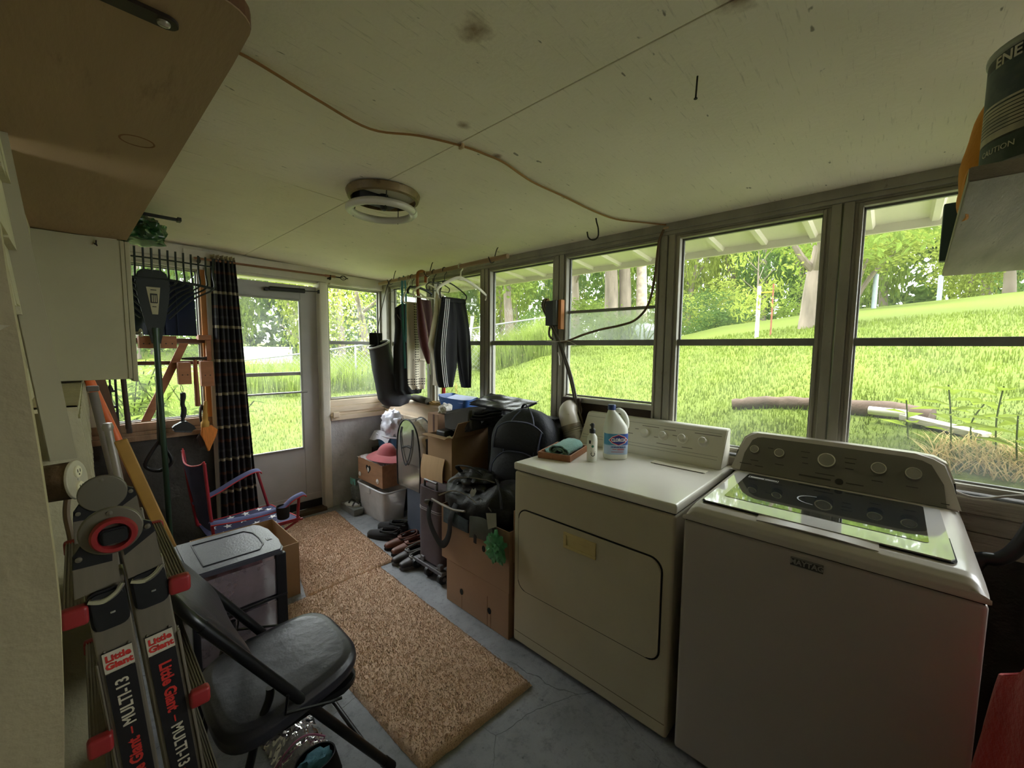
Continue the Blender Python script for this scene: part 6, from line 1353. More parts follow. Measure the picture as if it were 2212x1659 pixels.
# hanging laundry hamper with white rim
t = world_thing('laundry_hamper', 'dark grey hanging laundry bag with a white-rimmed mouth, nearest the corner post', 'laundry bag', (1.84, 3.05, 1.0))
y = 3.085
bm = B(); tube(bm, spline([(1.835, y, 2.017), (1.815, y, 2.0), (1.785, y, 1.94), (1.74, y, 1.78), (1.70, y, 1.62), (1.69, y, 1.56)], 5), .0028, 6); tube(bm, spline([(1.69, y, 1.56), (1.70, y, 1.52), (1.70, y, 1.46)], 4), .0035, 6); obj('cord', bm, M_bk, t)
def ham(u, v):
    R_ = [(1.47, 1.640, 1.80), (1.40, 1.655, 1.82), (1.26, 1.672, 1.86), (1.12, 1.695, 1.95), (1.02, 1.715, 2.02), (.972, 1.76, 1.98), (.955, 1.80, 1.90)]
    q = v*6; i = min(int(q), 5); k = q-i; z, a, b = (R_[i][j]+(R_[i+1][j]-R_[i][j])*k for j in range(3)); c, s = cos(2*pi*u), sin(2*pi*u)
    return (((a+b)/2)+(b-a)/2*c, y+.03+(.085-.04*(v > .97))*s+.006*sin(u*30+v*8)*v, z+(.035*(c) if v < .1 else 0)*(1-v*10 if v < .1 else 0))
bm = B(); surf(bm, ham, 48, 31, cu=True, thick=.004); bmesh.ops.holes_fill(bm, edges=bm.edges[:], sides=60) if 0 else None
obj('bag_body', bm, mat('grey nylon', (66, 66, 74), .6, var=.15, vs=6, bump=.15, bs=30), t, 60)
bm = B(); tube(bm, [V(ham(k/40, 0))+V((0, 0, .004)) for k in range(40)], .0085, 8, closed=True); obj('rim', bm, mat('white rim', (222, 224, 234), .4, var=0), t)
bm = B(); surf(bm, lambda u, v: (1.672+.115*u, y+.09, 1.47+.10*v), 6, 6, thick=.005); surf(bm, lambda u, v: (1.715+.010*u, y+.082, 1.46+.125*v), 3, 6, thick=.003); obj('back_flap', bm, M_bk, t)
bm = B(); prism(bm, [(1.735, .965), (1.83, .96), (1.795, .93)], .03, ME((0, y+.05, 0), x=(1, 0, 0), z=(0, -1, 0)), .004) ; obj('base_panel', bm, mat('pale lining', (176, 170, 160), .8, var=.05), t)
# black vest on a hanger
t = world_thing('vest', 'long black sleeveless garment on a wire hanger behind the teal lanyard', 'garment', (1.84, 2.98, 1.2)); y = 2.985
bm = garment([(1.81, 1.86, 1.95), (1.77, 1.80, 1.97), (1.70, 1.795, 1.97), (1.62, 1.80, 1.985), (1.45, 1.785, 2.02), (1.25, 1.78, 2.05), (1.10, 1.79, 2.05), (1.06, 1.83, 2.035)], y, .032, 3, .012, 2); obj('cloth', bm, M_bk, t, 60)
bm = B(); tube(bm, spline([(1.795, y-.035, 1.715), (1.81, y-.036, 1.69), (1.825, y-.036, 1.675)], 4), .0025, 6); obj('neck_trim', bm, mat('grey trim', (120, 116, 112), .7, var=0), t)
hanger(2.975, 1.725, 1.985, 1.865, M_wire, 'thin dark wire hanger with loop sticking out left over the black garment', .003, 'wire', True, .05)
# teal lanyard
t = world_thing('lanyard', 'teal strap lanyard hanging down over the black garment', 'strap', (1.84, 2.93, 1.28)); M_tl = mat('teal webbing', (44, 104, 106), .7, var=.1)
for (pts, w) in (([(1.833, 2.93, rodz(2.93)-.015), (1.828, 2.925, 1.86), (1.832, 2.925, 1.60), (1.840, 2.925, 1.46), (1.846, 2.925, 1.28)], .011), ([(1.838, 2.93, rodz(2.93)+.017), (1.855, 2.93, rodz(2.93)), (1.862, 2.925, 1.86), (1.858, 2.925, 1.60), (1.852, 2.922, 1.50)], .009)):
    bm = B(); tube(bm, spline(pts, 6), w, 8, flat=.18, up=(0, 1, 0)); obj('strap', bm, M_tl, t)
bm = B(); lathe(bm, [(.012+.0025*cos(a), .0025*sin(a)) for a in [i*2*pi/8 for i in range(9)]], 20, ME((1.856, 2.918, 1.505), z=(0, 1, 0), y=(0, 0, 1)), cap=False); obj('ring', bm, M_tl, t)
# spotted shirt
def shirt_build(nt, cs, co):
    s = nt.sep(co); fx = nt.math('FRACT', nt.math('MULTIPLY', s[0], 62.)); fz = nt.math('FRACT', nt.math('MULTIPLY', s[2], 50.))
    d = nt.math('MULTIPLY', nt.math('GREATER_THAN', fx, .35), nt.math('GREATER_THAN', fz, .5))
    b = nt.math('ADD', nt.math('MULTIPLY', nt.math('GREATER_THAN', s[0], 1.872), nt.math('LESS_THAN', s[0], 1.925)), nt.math('MULTIPLY', nt.math('LESS_THAN', s[2], 1.20), nt.math('GREATER_THAN', s[2], 1.15)))
    return nt.mixc(nt.math('MULTIPLY', d, nt.math('MINIMUM', b, 1.)), cs, lin((78, 72, 66)))
t = world_thing('patterned_towel', 'cream cloth with a band of small dark squares folded over a white hanger', 'cloth', (1.9, 2.85, 1.1)); y = 2.845
bm = garment([(1.812, 1.815, 1.955), (1.70, 1.813, 1.965), (1.50, 1.812, 1.972), (1.36, 1.812, 1.985), (1.22, 1.812, 1.985), (1.15, 1.815, 1.98), (1.11, 1.85, 1.975)], y, .014, 2, .014, 5); obj('cloth', bm, mat('cream patterned cloth', (214, 204, 186), .85, var=.05, build=shirt_build, bump=.2, bs=140), t, 60)
bm = garment([(1.36, 1.865, 1.985), (1.345, 1.865, 1.988)], y-.014, .012, 1, .006, 5, 4); obj('fold_edge', bm, MATS['cream patterned cloth'], t, 60)
hanger(2.85, 1.79, 2.03, 1.838, M_hw, 'white plastic hanger under the spotted cream cloth', .007, 'plastic', True, .035)
hanger(2.80, 1.80, 2.02, 1.89, M_hb, 'broad black plastic hanger beside the umbrella handle', .010, 'plastic', False, .02)
# umbrella
t = world_thing('umbrella', 'closed maroon umbrella hanging by its wooden crook on the rod', 'umbrella', (1.84, 2.70, 1.3)); y = 2.70; z = rodz(y)
bm = B(); tube(bm, spline([(1.896, y, z-.05), (1.897, y, z-.01), (1.885, y, z+.025), (1.857, y, z+.032), (1.826, y, z+.012), (1.820, y, z-.04), (1.824, y, z-.12), (1.828, y, z-.16)], 6), .0125, 12); obj('crook_handle', bm, mat('varnished crook', (150, 86, 42), .3, var=.15), t)
bm = B(); tube(bm, [(1.828, y, 1.86), (1.835, y, 1.80), (1.850, y, 1.68), (1.866, y, 1.56), (1.885, y, 1.46), (1.908, y, 1.37), (1.918, y, 1.325)], [.012, .022, .034, .040, .034, .022, .012], 14, flat=.8); obj('folded_canopy', bm, mat('maroon nylon', (84, 30, 32), .6, var=.25, vs=20, sc=(6, 6, 1)), t)
bm = B(); tube(bm, [(1.918, y, 1.33), (1.932, y, 1.235)], [.005, .003], 8); obj('ferrule', bm, M_chrome, t)
# plain white shirt
t = world_thing('white_shirt', 'plain off-white shirt hanging edge-on between umbrella and track pants', 'shirt', (1.84, 2.52, 1.17)); y = 2.50
bm = garment([(1.90, 1.855, 1.88), (1.82, 1.845, 1.895), (1.72, 1.835, 1.90), (1.58, 1.80, 1.885), (1.47, 1.775, 1.87), (1.36, 1.82, 1.875), (1.25, 1.825, 1.88), (1.17, 1.825, 1.88)], y, .035, 2, .012, 3); obj('cloth', bm, mat('off white cotton', (220, 212, 194), .85, var=.05, bump=.2, bs=110), t, 60)
hanger(2.515, 1.77, 1.98, 1.90, M_hb, 'thin black hanger inside the off-white shirt', .004)
hanger(2.60, 1.72, 1.97, 1.86, M_hw, 'second white plastic hanger just right of the umbrella crook', .007, 'plastic', True, .035)
t = world_thing('garment', 'dark maroon and black top hanging behind the umbrella', 'garment', (1.86, 2.74, 1.5))
bm = garment([(1.83, 1.87, 1.99), (1.70, 1.86, 2.01), (1.55, 1.88, 2.01), (1.46, 1.90, 2.0)], 2.765, .016, 2, .01, 8); obj('cloth', bm, mat('dark maroon knit', (60, 30, 30), .9, var=.2), t, 60)
# track pants
t = world_thing('track_pants', 'black track pants with three white side stripes hanging from a black hanger', 'trousers', (1.9, 2.39, 1.13)); y = 2.385
bm = garment([(1.80, 1.812, 1.925), (1.70, 1.795, 1.945), (1.55, 1.765, 1.955), (1.42, 1.748, 1.955), (1.32, 1.76, 1.95), (1.22, 1.772, 1.925), (1.165, 1.79, 1.912)], y, .030, 2, .012, 1); lg = obj('leg', bm, M_char, t, 60)
bm = garment([(1.80, 1.905, 2.025), (1.70, 1.915, 2.045), (1.55, 1.935, 2.07), (1.42, 1.95, 2.076), (1.32, 1.968, 2.076), (1.22, 1.985, 2.072), (1.15, 2.01, 2.066)], y+.005, .030, 2, .012, 4); obj('leg', bm, M_char, t, 60)
bm = garment([(1.815, 1.812, 2.024), (1.78, 1.806, 2.03)], y, .022, 3, .004, 4, 6); obj('waistband', bm, M_bk, t, 60)
for k in range(3):
    bm = B(); R_ = [(1.80, 1.822), (1.70, 1.808), (1.55, 1.784), (1.42, 1.770), (1.32, 1.778), (1.22, 1.79), (1.17, 1.80)]
    pts = [(x+.002+k*.016, y-.030-.012*(.2+.8*min(1, (1.8-z)*3))-.003*k*0, z) for z, x in R_]; tube(bm, spline(pts, 5), .0036, 6, flat=.4, up=(0, 1, 0)); obj('side_stripe', bm, mat('white stripe', (206, 204, 200), .8, var=0), lg)
hanger(2.39, 1.80, 2.04, 1.845, M_hb, 'black plastic hanger carrying the track pants', .005, 'plastic', True, .04)
hanger(2.212, 1.648, 2.078, 1.838, M_hw, 'empty cream-white hanger at the right end of the clothes', .009, 'broad', False, .04)
# ------------------------------------------------------------ cartons and bags along the window wall
M_hole = mat('dark hole', (14, 12, 10), .9, var=0)
def closed_carton(nm, lb, x0, x1, y0, y1, z0, z1, m, holes=(), seams=(), cat='box'):
    t = world_thing(nm, lb, cat, ((x0+x1)/2, (y0+y1)/2, z0))
    bm = B(); bx(bm, x0, x1, y0, y1, z0+.0008, z1-.0008, .004); obj('body', bm, m, t)
    for (y, z) in holes:
        bm = B(); prism(bm, [(.013*cos(a), .017*sin(a)) for a in [i*2*pi/24 for i in range(24)]], .0012, ME((x0+.0004, y, z), x=(0, -1, 0), y=(0, 0, 1))); obj('hand_hole', bm, M_hole, t)
    for (y, za, zb) in seams:
        bm = B(); bx(bm, x0-.0006, x0+.0005, y-.0012, y+.0012, za, zb); obj('crease', bm, mat('carton crease', (110, 74, 48), .9, var=0), t)
    return t
M_car = mat('brown carton', (164, 130, 104), .85, var=.06, vs=3, bump=.06, bs=60, dirt=(144, 112, 88), ds=5, dthr=.66)
closed_carton('cardboard_box', 'plain brown carton with two round holes on the floor beside the dryer', 1.400, 2.03, 1.318, 1.812, 0, .246, M_car, ((1.678, .100), (1.455, .092)), ((1.675, .002, .08), (1.47, .002, .165), (1.445, .002, .08)))
t = world_thing('cardboard_box', 'brown carton with one round hole, upper of the two beside the dryer', 'box', (1.7, 1.58, .247))
carton(t, 1.396, 2.03, 1.312, 1.850, .247, .56, M_car)
bm = B(); prism(bm, [(.013*cos(a), .017*sin(a)) for a in [i*2*pi/24 for i in range(24)]], .0012, ME((1.3965, 1.495, .414), x=(0, -1, 0), y=(0, 0, 1))); obj('hand_hole', bm, M_hole, t)
bm = B(); box(bm, (1.46, 1.305, .63), (.14, .006, .13), None, .001) if 0 else bx(bm, 1.42, 1.62, 1.302, 1.308, .40, .665, .001); obj('end_flap', bm, M_car, t)
bm = B(); bx(bm, 1.41, 2.02, 1.325, 1.84, .50, .525, .002); obj('packing', bm, mat('dark packed cloths', (40, 38, 42), .9, var=.3), t)
# sports bag slumped over the upper carton
M_ny = mat('black nylon', (20, 20, 22), .5, var=.2, vs=12, bump=.9, bs=16); M_gp = mat('grey olive panel', (70, 72, 62), .7, var=.15, vs=9)
t = world_thing('duffel_bag', 'black sports bag slumped over the upper carton, its strap hanging in front', 'bag', (1.55, 1.62, .5))
def duf(u, v):
    a = 2*pi*u; y0 = 1.635+.30*(v-.5)*2; e = sqrt(max(.02, 1-abs((v-.5)*2)**3.2)); c, s = cos(a), sin(a)
    x = 1.565+.175*c*e; z = .600+(.12 if s > 0 else .092)*s*e+.025*noise.noise(V((c*2.2, s*2.2, v*6)))+.03*sin(v*9)*max(0, s)
    x += .02*noise.noise(V((v*9, c*2, s*2)))
    if c < 0 and s < .3: x -= .0; z -= .05*(-c)*max(0, .3-s)
    if x > 1.392: z = max(z, .5255 if x > 1.41 else z)
    return (min(x, 1.388) if (z < .56 and x < 1.41) else x, y0, z)
bm = B(); surf(bm, duf, 48, 40, cu=True); bmesh.ops.holes_fill(bm, edges=bm.edges[:]); obj('body', bm, M_ny, t, 60)
bm = B(); blob(bm, (1.535, 1.68, .70), (.11, .14, .06), .28, 3.2, 5, 4); obj('crumpled_top', bm, M_ny, t, 60)
bm = B(); surf(bm, lambda u, v: (1.372-.012*sin(pi*u)*sin(pi*v), 1.58-.20*u, .455+.115*v+.02*sin(pi*u)), 14, 10, thick=.008); obj('front_pocket', bm, M_gp, t)
bm = B(); surf(bm, lambda u, v: (1.370-.012*sin(pi*u)*sin(pi*v), 1.80-.21*u, .475+.095*v*(1-.3*u)), 14, 10, thick=.008); obj('mesh_pocket', bm, mat('blue grey mesh', (62, 74, 82), .7, var=.4, vs=40), t)
def strap(nm, pts, w, par, m=None): bm = B(); tube(bm, spline(pts, 7), w, 8, flat=.14, up=(1, 0, 0)); return obj(nm, bm, m or mat('black webbing', (16, 16, 18), .7, var=.05), par)
strap('carry_strap', [(1.378, 1.925, .56), (1.356, 1.920, .49), (1.354, 1.890, .42), (1.353, 1.83, .365), (1.353, 1.79, .352), (1.353, 1.750, .385), (1.352, 1.722, .45), (1.352, 1.712, .53), (1.385, 1.705, .60)], .021, t)
strap('carry_strap', [(1.371, 1.525, .56), (1.369, 1.53, .50), (1.371, 1.535, .44)], .012, t)
bm = B(); tube(bm, spline([(1.376, 1.915, .575), (1.372, 1.80, .568), (1.368, 1.70, .572), (1.374, 1.62, .585)], 5), .006, 6); obj('zip_piping', bm, mat('pale piping', (150, 144, 130), .5, var=.2), t)
bm = B(); prism(bm, [(-.02, 0), (-.012, .022), (0, .014), (.008, .026), (.02, .008), (.014, -.018), (-.004, -.026)], .002, ME((1.415, 1.60, .682), x=(.25, -1, .1), y=(.45, .1, .9)), .0006); obj('patch', bm, mat('pale patch', (150, 148, 140), .7, var=.3), t)
for pts, w, m_ in (([(1.45, 1.86, .655), (1.43, 1.78, .712), (1.44, 1.70, .735), (1.47, 1.60, .742), (1.50, 1.52, .735)], .007, 'pale piping'), ([(1.40, 1.88, .60), (1.40, 1.76, .655), (1.405, 1.66, .66), (1.40, 1.56, .64)], .006, 'pale piping'), ([(1.50, 1.80, .735), (1.44, 1.76, .79), (1.45, 1.66, .80), (1.50, 1.62, .755)], .012, 'black webbing'), ([(1.55, 1.56, .725), (1.50, 1.50, .74), (1.46, 1.44, .70), (1.43, 1.40, .64)], .013, 'black webbing'), ([(1.43, 1.56, .66), (1.415, 1.50, .65), (1.405, 1.45, .625)], .010, 'grey trim')):
    bm = B(); tube(bm, spline(pts, 6), w, 8, flat=.35); obj('webbing' if 'web' in m_ else 'trim_strip', bm, MATS[m_], t)
bm = B(); prism(bm, [(0, 0), (.06, .012), (.075, -.05), (.03, -.075)], .003, ME((1.372, 1.452, .625), x=(.2, -1, 0), y=(.25, 0, 1)), .001); obj('pale_gusset', bm, mat('pale gusset', (150, 146, 132), .7, var=.2), t)
bm = B(); lathe(bm, [(.0, 0), (.016, 0), (.018, .012), (.012, .03), (0, .032)], 14, ME((1.372, 1.935, .548), z=(-.5, .8, .2))); obj('end_buckle', bm, mat('grey buckle', (92, 88, 90), .5, var=.1), t)
bm = B(); tube(bm, spline([(1.39, 1.45, .61), (1.375, 1.42, .585), (1.372, 1.405, .54), (1.374, 1.41, .49), (1.38, 1.40, .45)], 5), .010, 8, flat=.3, up=(1, 0, 0)); obj('side_strap', bm, mat('black webbing', (16, 16, 18)), t)
bm = B(); blob(bm, (1.358, 1.366, .478), (.026, .052, .062), .75, 3.4, 9, 4); tag(obj('green_bag', bm, mat('green plastic film', (84, 156, 108), .35, var=.25, vs=14)), 'crumpled green plastic bag sticking out at the carton corner by the dryer', 'bag')
# cap lying on the sports bag
# rolling luggage
t = world_thing('rolling_bag', 'grey purple upright bag strapped to a folding luggage trolley', 'luggage', (1.54, 2.07, 0)); M_lug = mat('grey purple fabric', (84, 72, 78), .7, var=.15, vs=7, bump=.15, bs=60)
def lug(u, v):
    c, s = cos(2*pi*u), sin(2*pi*u); e = .35; x = 1.543+.072*abs(c)**e*(1 if c > 0 else -1); y = 2.085+.118*abs(s)**e*(1 if s > 0 else -1)*(1-.06*v); return (x+.004*noise.noise(V((y*9, v*5, 1))), y, .095+.475*v)
bm = B(); surf(bm, lug, 48, 20, cu=True); bmesh.ops.holes_fill(bm, edges=bm.edges[:]); obj('bag_body', bm, M_lug, t, 60)
for z in (.425, .437): bm = B(); tube(bm, [V(lug(k/48, (z-.095)/.475))+V((0, 0, 0)) for k in range(48)], .004, 6, closed=True); obj('strap_band', bm, mat('grey strap', (128, 120, 122), .5, var=.1), t)
bm = B(); box(bm, (1.487, 2.10, .545), (.02, .13, .05), None, .006); obj('buckle', bm, mat('grey buckle', (92, 88, 90), .5, var=.1), t)
bm = B()
for y in (2.15, 2.02): tube(bm, [(1.49, y, .05), (1.487, y, .35), (1.49, y, .612)], .008, 8)
tube(bm, [(1.49, 2.15, .612), (1.49, 2.02, .612)], .008, 8); obj('trolley_handle', bm, mat('grey tube', (120, 116, 118), .4, .4, var=.05), t)
bm = B(); bx(bm, 1.455, 1.50, 1.93, 2.235, .055, .080, .004); bx(bm, 1.462, 1.49, 2.13, 2.165, .06, .115, .003); bx(bm, 1.462, 1.49, 1.955, 1.985, .06, .115, .003); bx(bm, 1.46, 1.63, 2.17, 2.19, .075, .092, .003); bx(bm, 1.46, 1.63, 1.98, 2.0, .075, .092, .003); obj('trolley_base', bm, mat('grey plastic', (96, 94, 98), .5, var=.1), t)
for y in (2.225, 2.085, 1.95):
    bm = B(); lathe(bm, [(.0, -.018), (.026, -.018), (.034, -.012), (.034, .012), (.026, .018), (0, .018)], 20, ME((1.475, y, .0355), z=(0, 1, 0))); wv = obj('wheel', bm, M_lblk, t)
    bm = B(); lathe(bm, [(.0, -.0195), (.014, -.0195), (.014, .0195), (0, .0195)], 14, ME((1.475, y, .0355), z=(0, 1, 0))); obj('hub', bm, mat('grey plastic', (96, 94, 98)), wv)
# stack under the open carton
closed_carton('cardboard_box', 'brown carton on the floor behind the luggage trolley', 1.645, 2.02, 1.87, 2.31, 0, .30, M_car)
t = closed_carton('cardboard_box', 'red printed carton under the open cardboard box, its flap hanging down', 1.625, 2.01, 1.93, 2.35, .301, .575, mat('red printed card', (172, 60, 42), .6, var=.2, vs=7))
bm = B(); surf(bm, lambda u, v: (1.612-.018*(1-v)-.01*sin(pi*v), 2.345-.245*u-.0*v, .556+.165*v+.006*u), 8, 8, thick=.004); obj('hanging_flap', bm, mat('pale corrugated card', (200, 166, 126), .85, var=.06, vs=4, sc=(1, 14, 1)), t)
bm = B(); bx(bm, 1.63, 1.66, 1.91, 1.929, .60, .72, .002) if 0 else bx(bm, 1.6225, 1.6245, 2.02, 2.10, .42, .52); obj('yellow_print', bm, mat('yellow print', (206, 160, 40), .6, var=.1), t)
t = world_thing('cardboard_box', 'open cardboard box full of oddments at sill height, flaps up', 'box', (1.8, 2.13, .576))
carton(t, 1.622, 2.005, 2.04, 2.30, .577, .872)
bm = B(); surf(bm, lambda u, v: (1.632+.37*u, 2.042-.055*v-.01*sin(3*u), .872+.10*v+.03*u*v), 10, 6, thick=.004); obj('flap', bm, M_card, t)
bm = B(); surf(bm, lambda u, v: (1.622-.05*v, 2.05+.245*u, .872+.018*v-.02*v*v), 8, 6, thick=.004); obj('flap', bm, M_card, t)
bm = B(); bx(bm, 1.63, 2.0, 2.05, 2.295, .80, .83, .004); obj('dark_liner', bm, mat('dark packed cloths', (40, 38, 42)), t)
bm = B(); box(bm, (1.71, 2.19, .875), (.13, .10, .05), RZ(0), .012); tag(obj('black_case', bm, M_lblk), 'small black case lying in the open cardboard box', 'case')
bm = B(); tube(bm, spline([(1.68, 2.12, .85), (1.74, 2.075, .885), (1.80, 2.055, .91), (1.85, 2.06, .93)], 5), [.011]*8+[.014]*8, 10); lathe(bm, [(0, -.02), (.018, -.016), (.021, .0), (.016, .02), (0, .022)], 12, ME((1.665, 2.125, .848), z=(.6, -.4, .4))); tag(obj('plastic_wand', bm, M_hw), 'white plastic wand lying in the open cardboard box', 'wand')
t = closed_carton('cardboard_box', 'small brown carton with dark stripe standing behind the open box', 1.72, 1.90, 2.315, 2.44, .78, .985, M_car); bm = B(); bx(bm, 1.7188, 1.7202, 2.355, 2.375, .79, .98); obj('stripe', bm, mat('dark stripe', (84, 56, 44), .8, var=0), t)
closed_carton('storage_box', 'blue grey storage box behind the rolling bag under the clear tote', 1.72, 2.04, 2.362, 2.72, 0, .385, mat('blue grey plastic', (76, 84, 98), .5, var=.15), cat='storage box')
closed_carton('storage_box', 'dark plastic storage box stacked under the small striped carton', 1.74, 2.02, 2.362, 2.50, .387, .778, mat('dark crate plastic', (52, 50, 54), .6, var=.15), cat='storage box')
# grey fabric bag
t = world_thing('fabric_bag', 'dark grey boxy fabric bag on the open carton by the window', 'bag', (1.82, 2.08, .87)); M_gf = mat('dark grey felt', (74, 72, 70), .9, var=.12, vs=6, bump=.2, bs=70)
bm = B(); P = [V((1.70, 2.235, .905)), V((1.70, 1.955, .935)), V((1.95, 1.955, .945)), V((1.95, 2.235, .905)), V((1.705, 2.24, 1.015)), V((1.735, 1.985, 1.075)), V((1.93, 1.97, 1.06)), V((1.93, 2.22, 1.02))]
for p in P[:4]: p.z = max(p.z-.02, .885)
vv = [bm.verts.new(p) for p in P]
for q in ((0, 1, 2, 3), (4, 5, 6, 7), (0, 1, 5, 4), (1, 2, 6, 5), (2, 3, 7, 6), (3, 0, 4, 7)): bm.faces.new([vv[i] for i in q])
bmesh.ops.recalc_face_normals(bm, faces=bm.faces[:]); bmesh.ops.bevel(bm, geom=bm.edges[:], offset=.018, segments=3, affect='EDGES'); bmesh.ops.subdivide_edges(bm, edges=[e for e in bm.edges if e.calc_length() > .08], cuts=4, use_grid_fill=True)
for v in bm.verts: v.co += V((1, .3, .6))*.012*noise.noise(v.co*9)
obj('body', bm, M_gf, t, 60)
# black garment pile, folder
t = world_thing('garment_bag', 'heap of black bags and clothes under the shiny black folder', 'bag', (1.9, 1.86, .56)); bm = B(); bx(bm, 1.815, 2.035, 1.822, 1.925, .58, .98, .03); blob(bm, (1.88, 1.89, 1.0), (.12, .115, .065), .3, 3, 6, 4)
for v in bm.verts: v.co.x = min(v.co.x, 2.04)
obj('cloth', bm, mat('black wrinkled cloth', (24, 24, 30), .7, var=.3, vs=12, bump=.6, bs=24), t, 60)
for k in range(3): bm = B(); tube(bm, spline([(1.70-.01*k, 1.95-.03*k, 1.0+.022*k), (1.72, 1.86, 1.005+.018*k), (1.75, 1.81, 1.015+.022*k), (1.82, 1.79, 1.02+.02*k)], 5), .012, 8, flat=.35); obj('strap_fold', bm, mat('black webbing', (16, 16, 18)), t)
t = world_thing('folder', 'large shiny black plastic portfolio lying on top of the heap by the window', 'folder', (1.88, 1.80, 1.08)); Q = [V((1.80, 2.075, 1.085)), V((1.80, 1.665, 1.078)), V((1.955, 1.60, 1.125)), V((1.955, 2.03, 1.142))]
def fol(u, v): p = Q[0].lerp(Q[1], u).lerp(Q[3].lerp(Q[2], u), v); p.z += .004*noise.noise(V((u*6, v*4, 1))); return p
for k, nm in ((0, 'cover'), (.012, 'cover')): bm = B(); surf(bm, lambda u, v: V(fol(u, v))+V((-.002*(k > 0), 0, -k)), 24, 14, thick=.003); obj(nm, bm, mat('shiny black vinyl', (40, 40, 44), .22, var=.1, spec=.8, bump=.25, bs=16), t, 50)
bm = B(); surf(bm, lambda u, v: V(fol(.02+.96*u, .03+.94*v))+V((0, 0, -.0045)), 6, 6, thick=.006); obj('papers', bm, mat('dark paper edge', (70, 70, 74), .7), t)
# backpack
M_bp_ = mat('navy black backpack', (28, 30, 40), .65, var=.15, vs=8, bump=.3, bs=60); M_pipe_ = mat('blue grey piping', (84, 88, 112), .6, var=.05)
t = world_thing('backpack', 'large dark navy backpack standing on the cartons beside the dryer', 'backpack', (1.83, 1.58, .56))
bw = V((.40, -.92, 0)); 
def bpk(u, v):
    a = 2*pi*u; c, s = cos(a), sin(a); z = .530+.565*v; e = .55; w = .205*(1 if v < .62 else max(.0, 1-((v-.62)/.385)**2.4)**.55); d = .125*(.9+.2*sin(pi*v))*(1 if v < .62 else max(.0, 1-((v-.62)/.385)**2.2)**.6)
    q = V((1.80, 1.585, z))+V((.30, -.95, 0))*(w*abs(c)**e*(1 if c > 0 else -1))+V((.95, .30, 0))*(d*abs(s)**e*(1 if s > 0 else -1)); n_ = noise.noise(q*7)*.014; q.x = min(q.x+n_+.03*v, 2.045); return q
bm = B(); surf(bm, bpk, 56, 34, cu=True); bmesh.ops.holes_fill(bm, edges=bm.edges[:]); obj('main_body', bm, M_bp_, t, 60)
fn_ = V((-.95, -.30, 0)); fr_ = V((.30, -.95, 0)); fc = V((1.80, 1.585, 0))+fn_*.128
def fpk(cx_, w, h, zb, dd):
    def f(u, v):
        x = (u-.5)*2; zt = h*(1-.35*abs(x)**3); p = fc+fr_*(cx_+x*w)+V((0, 0, zb+zt*v))+fn_*(dd*sin(pi*min(1, max(0, .08+.84*u)))**.5*sin(pi*(.06+.88*v))**.5); p.x += .03*v; return p
    return f
for (cx_, w, h, zb, dd) in ((.0, .165, .30, .57, .05), (.01, .145, .16, .88, .035)):
    f = fpk(cx_, w, h, zb, dd); bm = B(); surf(bm, f, 24, 18, thick=.01); pk = obj('front_pocket', bm, M_bp_, t, 60)
    bm = B(); tube(bm, [V(f(.02, j/14))+fn_*.003 for j in range(15)]+[V(f(j/16, .99))+fn_*.003 for j in range(1, 17)]+[V(f(.98, 1-j/14))+fn_*.003 for j in range(15)], .0038, 6); obj('piping', bm, M_pipe_, pk)
for sgn in (.72, .80): bm = B(); tube(bm, [bpk(sgn if 1 else 0, .02+.96*j/20)+fn_*.002 for j in range(21)], .004, 6); obj('seam_piping', bm, M_pipe_, t)
bm = B(); m_ = ME(fc+fr_*(-.03)+V((.028, 0, .93))+fn_*.042, x=fr_, z=fn_); prism(bm, [(-.025, 0), (-.014, .008), (-.008, .004), (0, .016), (.010, .006), (.025, 0)], .002, m_); obj('mountain_mark', bm, mat('silver print', (190, 186, 178), .4, var=0), t)
bm = B(); tube(bm, spline([(1.83, 1.63, 1.085), (1.825, 1.61, 1.112), (1.82, 1.58, 1.115), (1.82, 1.555, 1.085)], 5), .008, 8, flat=.5); obj('carry_loop', bm, mat('black webbing', (16, 16, 18)), t)
# black box with white lettering behind the backpack
t = closed_carton('black_box', 'black box with white lettering against the window post behind the backpack', 1.955, 2.04, 1.468, 1.60, .562, 1.030, mat('black printed card', (22, 24, 30), .45, var=.05))
bm = B(); text(bm, 'elle', .050, ME((1.9545, 1.474, .955), x=(0, -1, 0), y=(0, 0, 1)), .0006, .0008, align='RIGHT'); bx(bm, 1.954, 1.9552, 1.472, 1.58, .905, .909); obj('lettering', bm, mat('white print', (225, 225, 222)), t)
bm = B(); bx(bm, 1.954, 1.9552, 1.47, 1.598, .564, .84); obj('teal_panel', bm, mat('dark teal print', (40, 66, 72), .5, var=.1), t)
# ------------------------------------------------------------ corner: tub, wooden bin, hat, bags
M_tub = sheet_mat('cloudy tub plastic', (236, 232, 230), .68, .4, .10, 7, .04)
t = world_thing('storage_tub', 'cloudy plastic tub on the floor under the wooden bin', 'storage box', (1.78, 3.16, 0))
def tubw(u, v):
    c, s = cos(2*pi*u), sin(2*pi*u); e = .3; k = .86+.14*v; x = 1.765+.115*k*abs(c)**e*(1 if c > 0 else -1); y = 3.185+.245*k*abs(s)**e*(1 if s > 0 else -1); return (x, y, .002+.262*v)
bm = B(); surf(bm, tubw, 56, 10, cu=True, thick=.003); bx(bm, 1.672, 1.858, 2.985, 3.385, .002, .006); obj('tub_wall', bm, M_tub, t, 50)
bm = B(); tube(bm, [V(tubw(k/56, 1)) for k in range(56)], .008, 8, closed=True); obj('rim', bm, mat('white tub rim', (206, 206, 210), .45, var=.03), t)
bm = B(); box(bm, (1.650, 3.21, .235), (.014, .07, .05), None, .005); obj('latch', bm, M_tub, t)
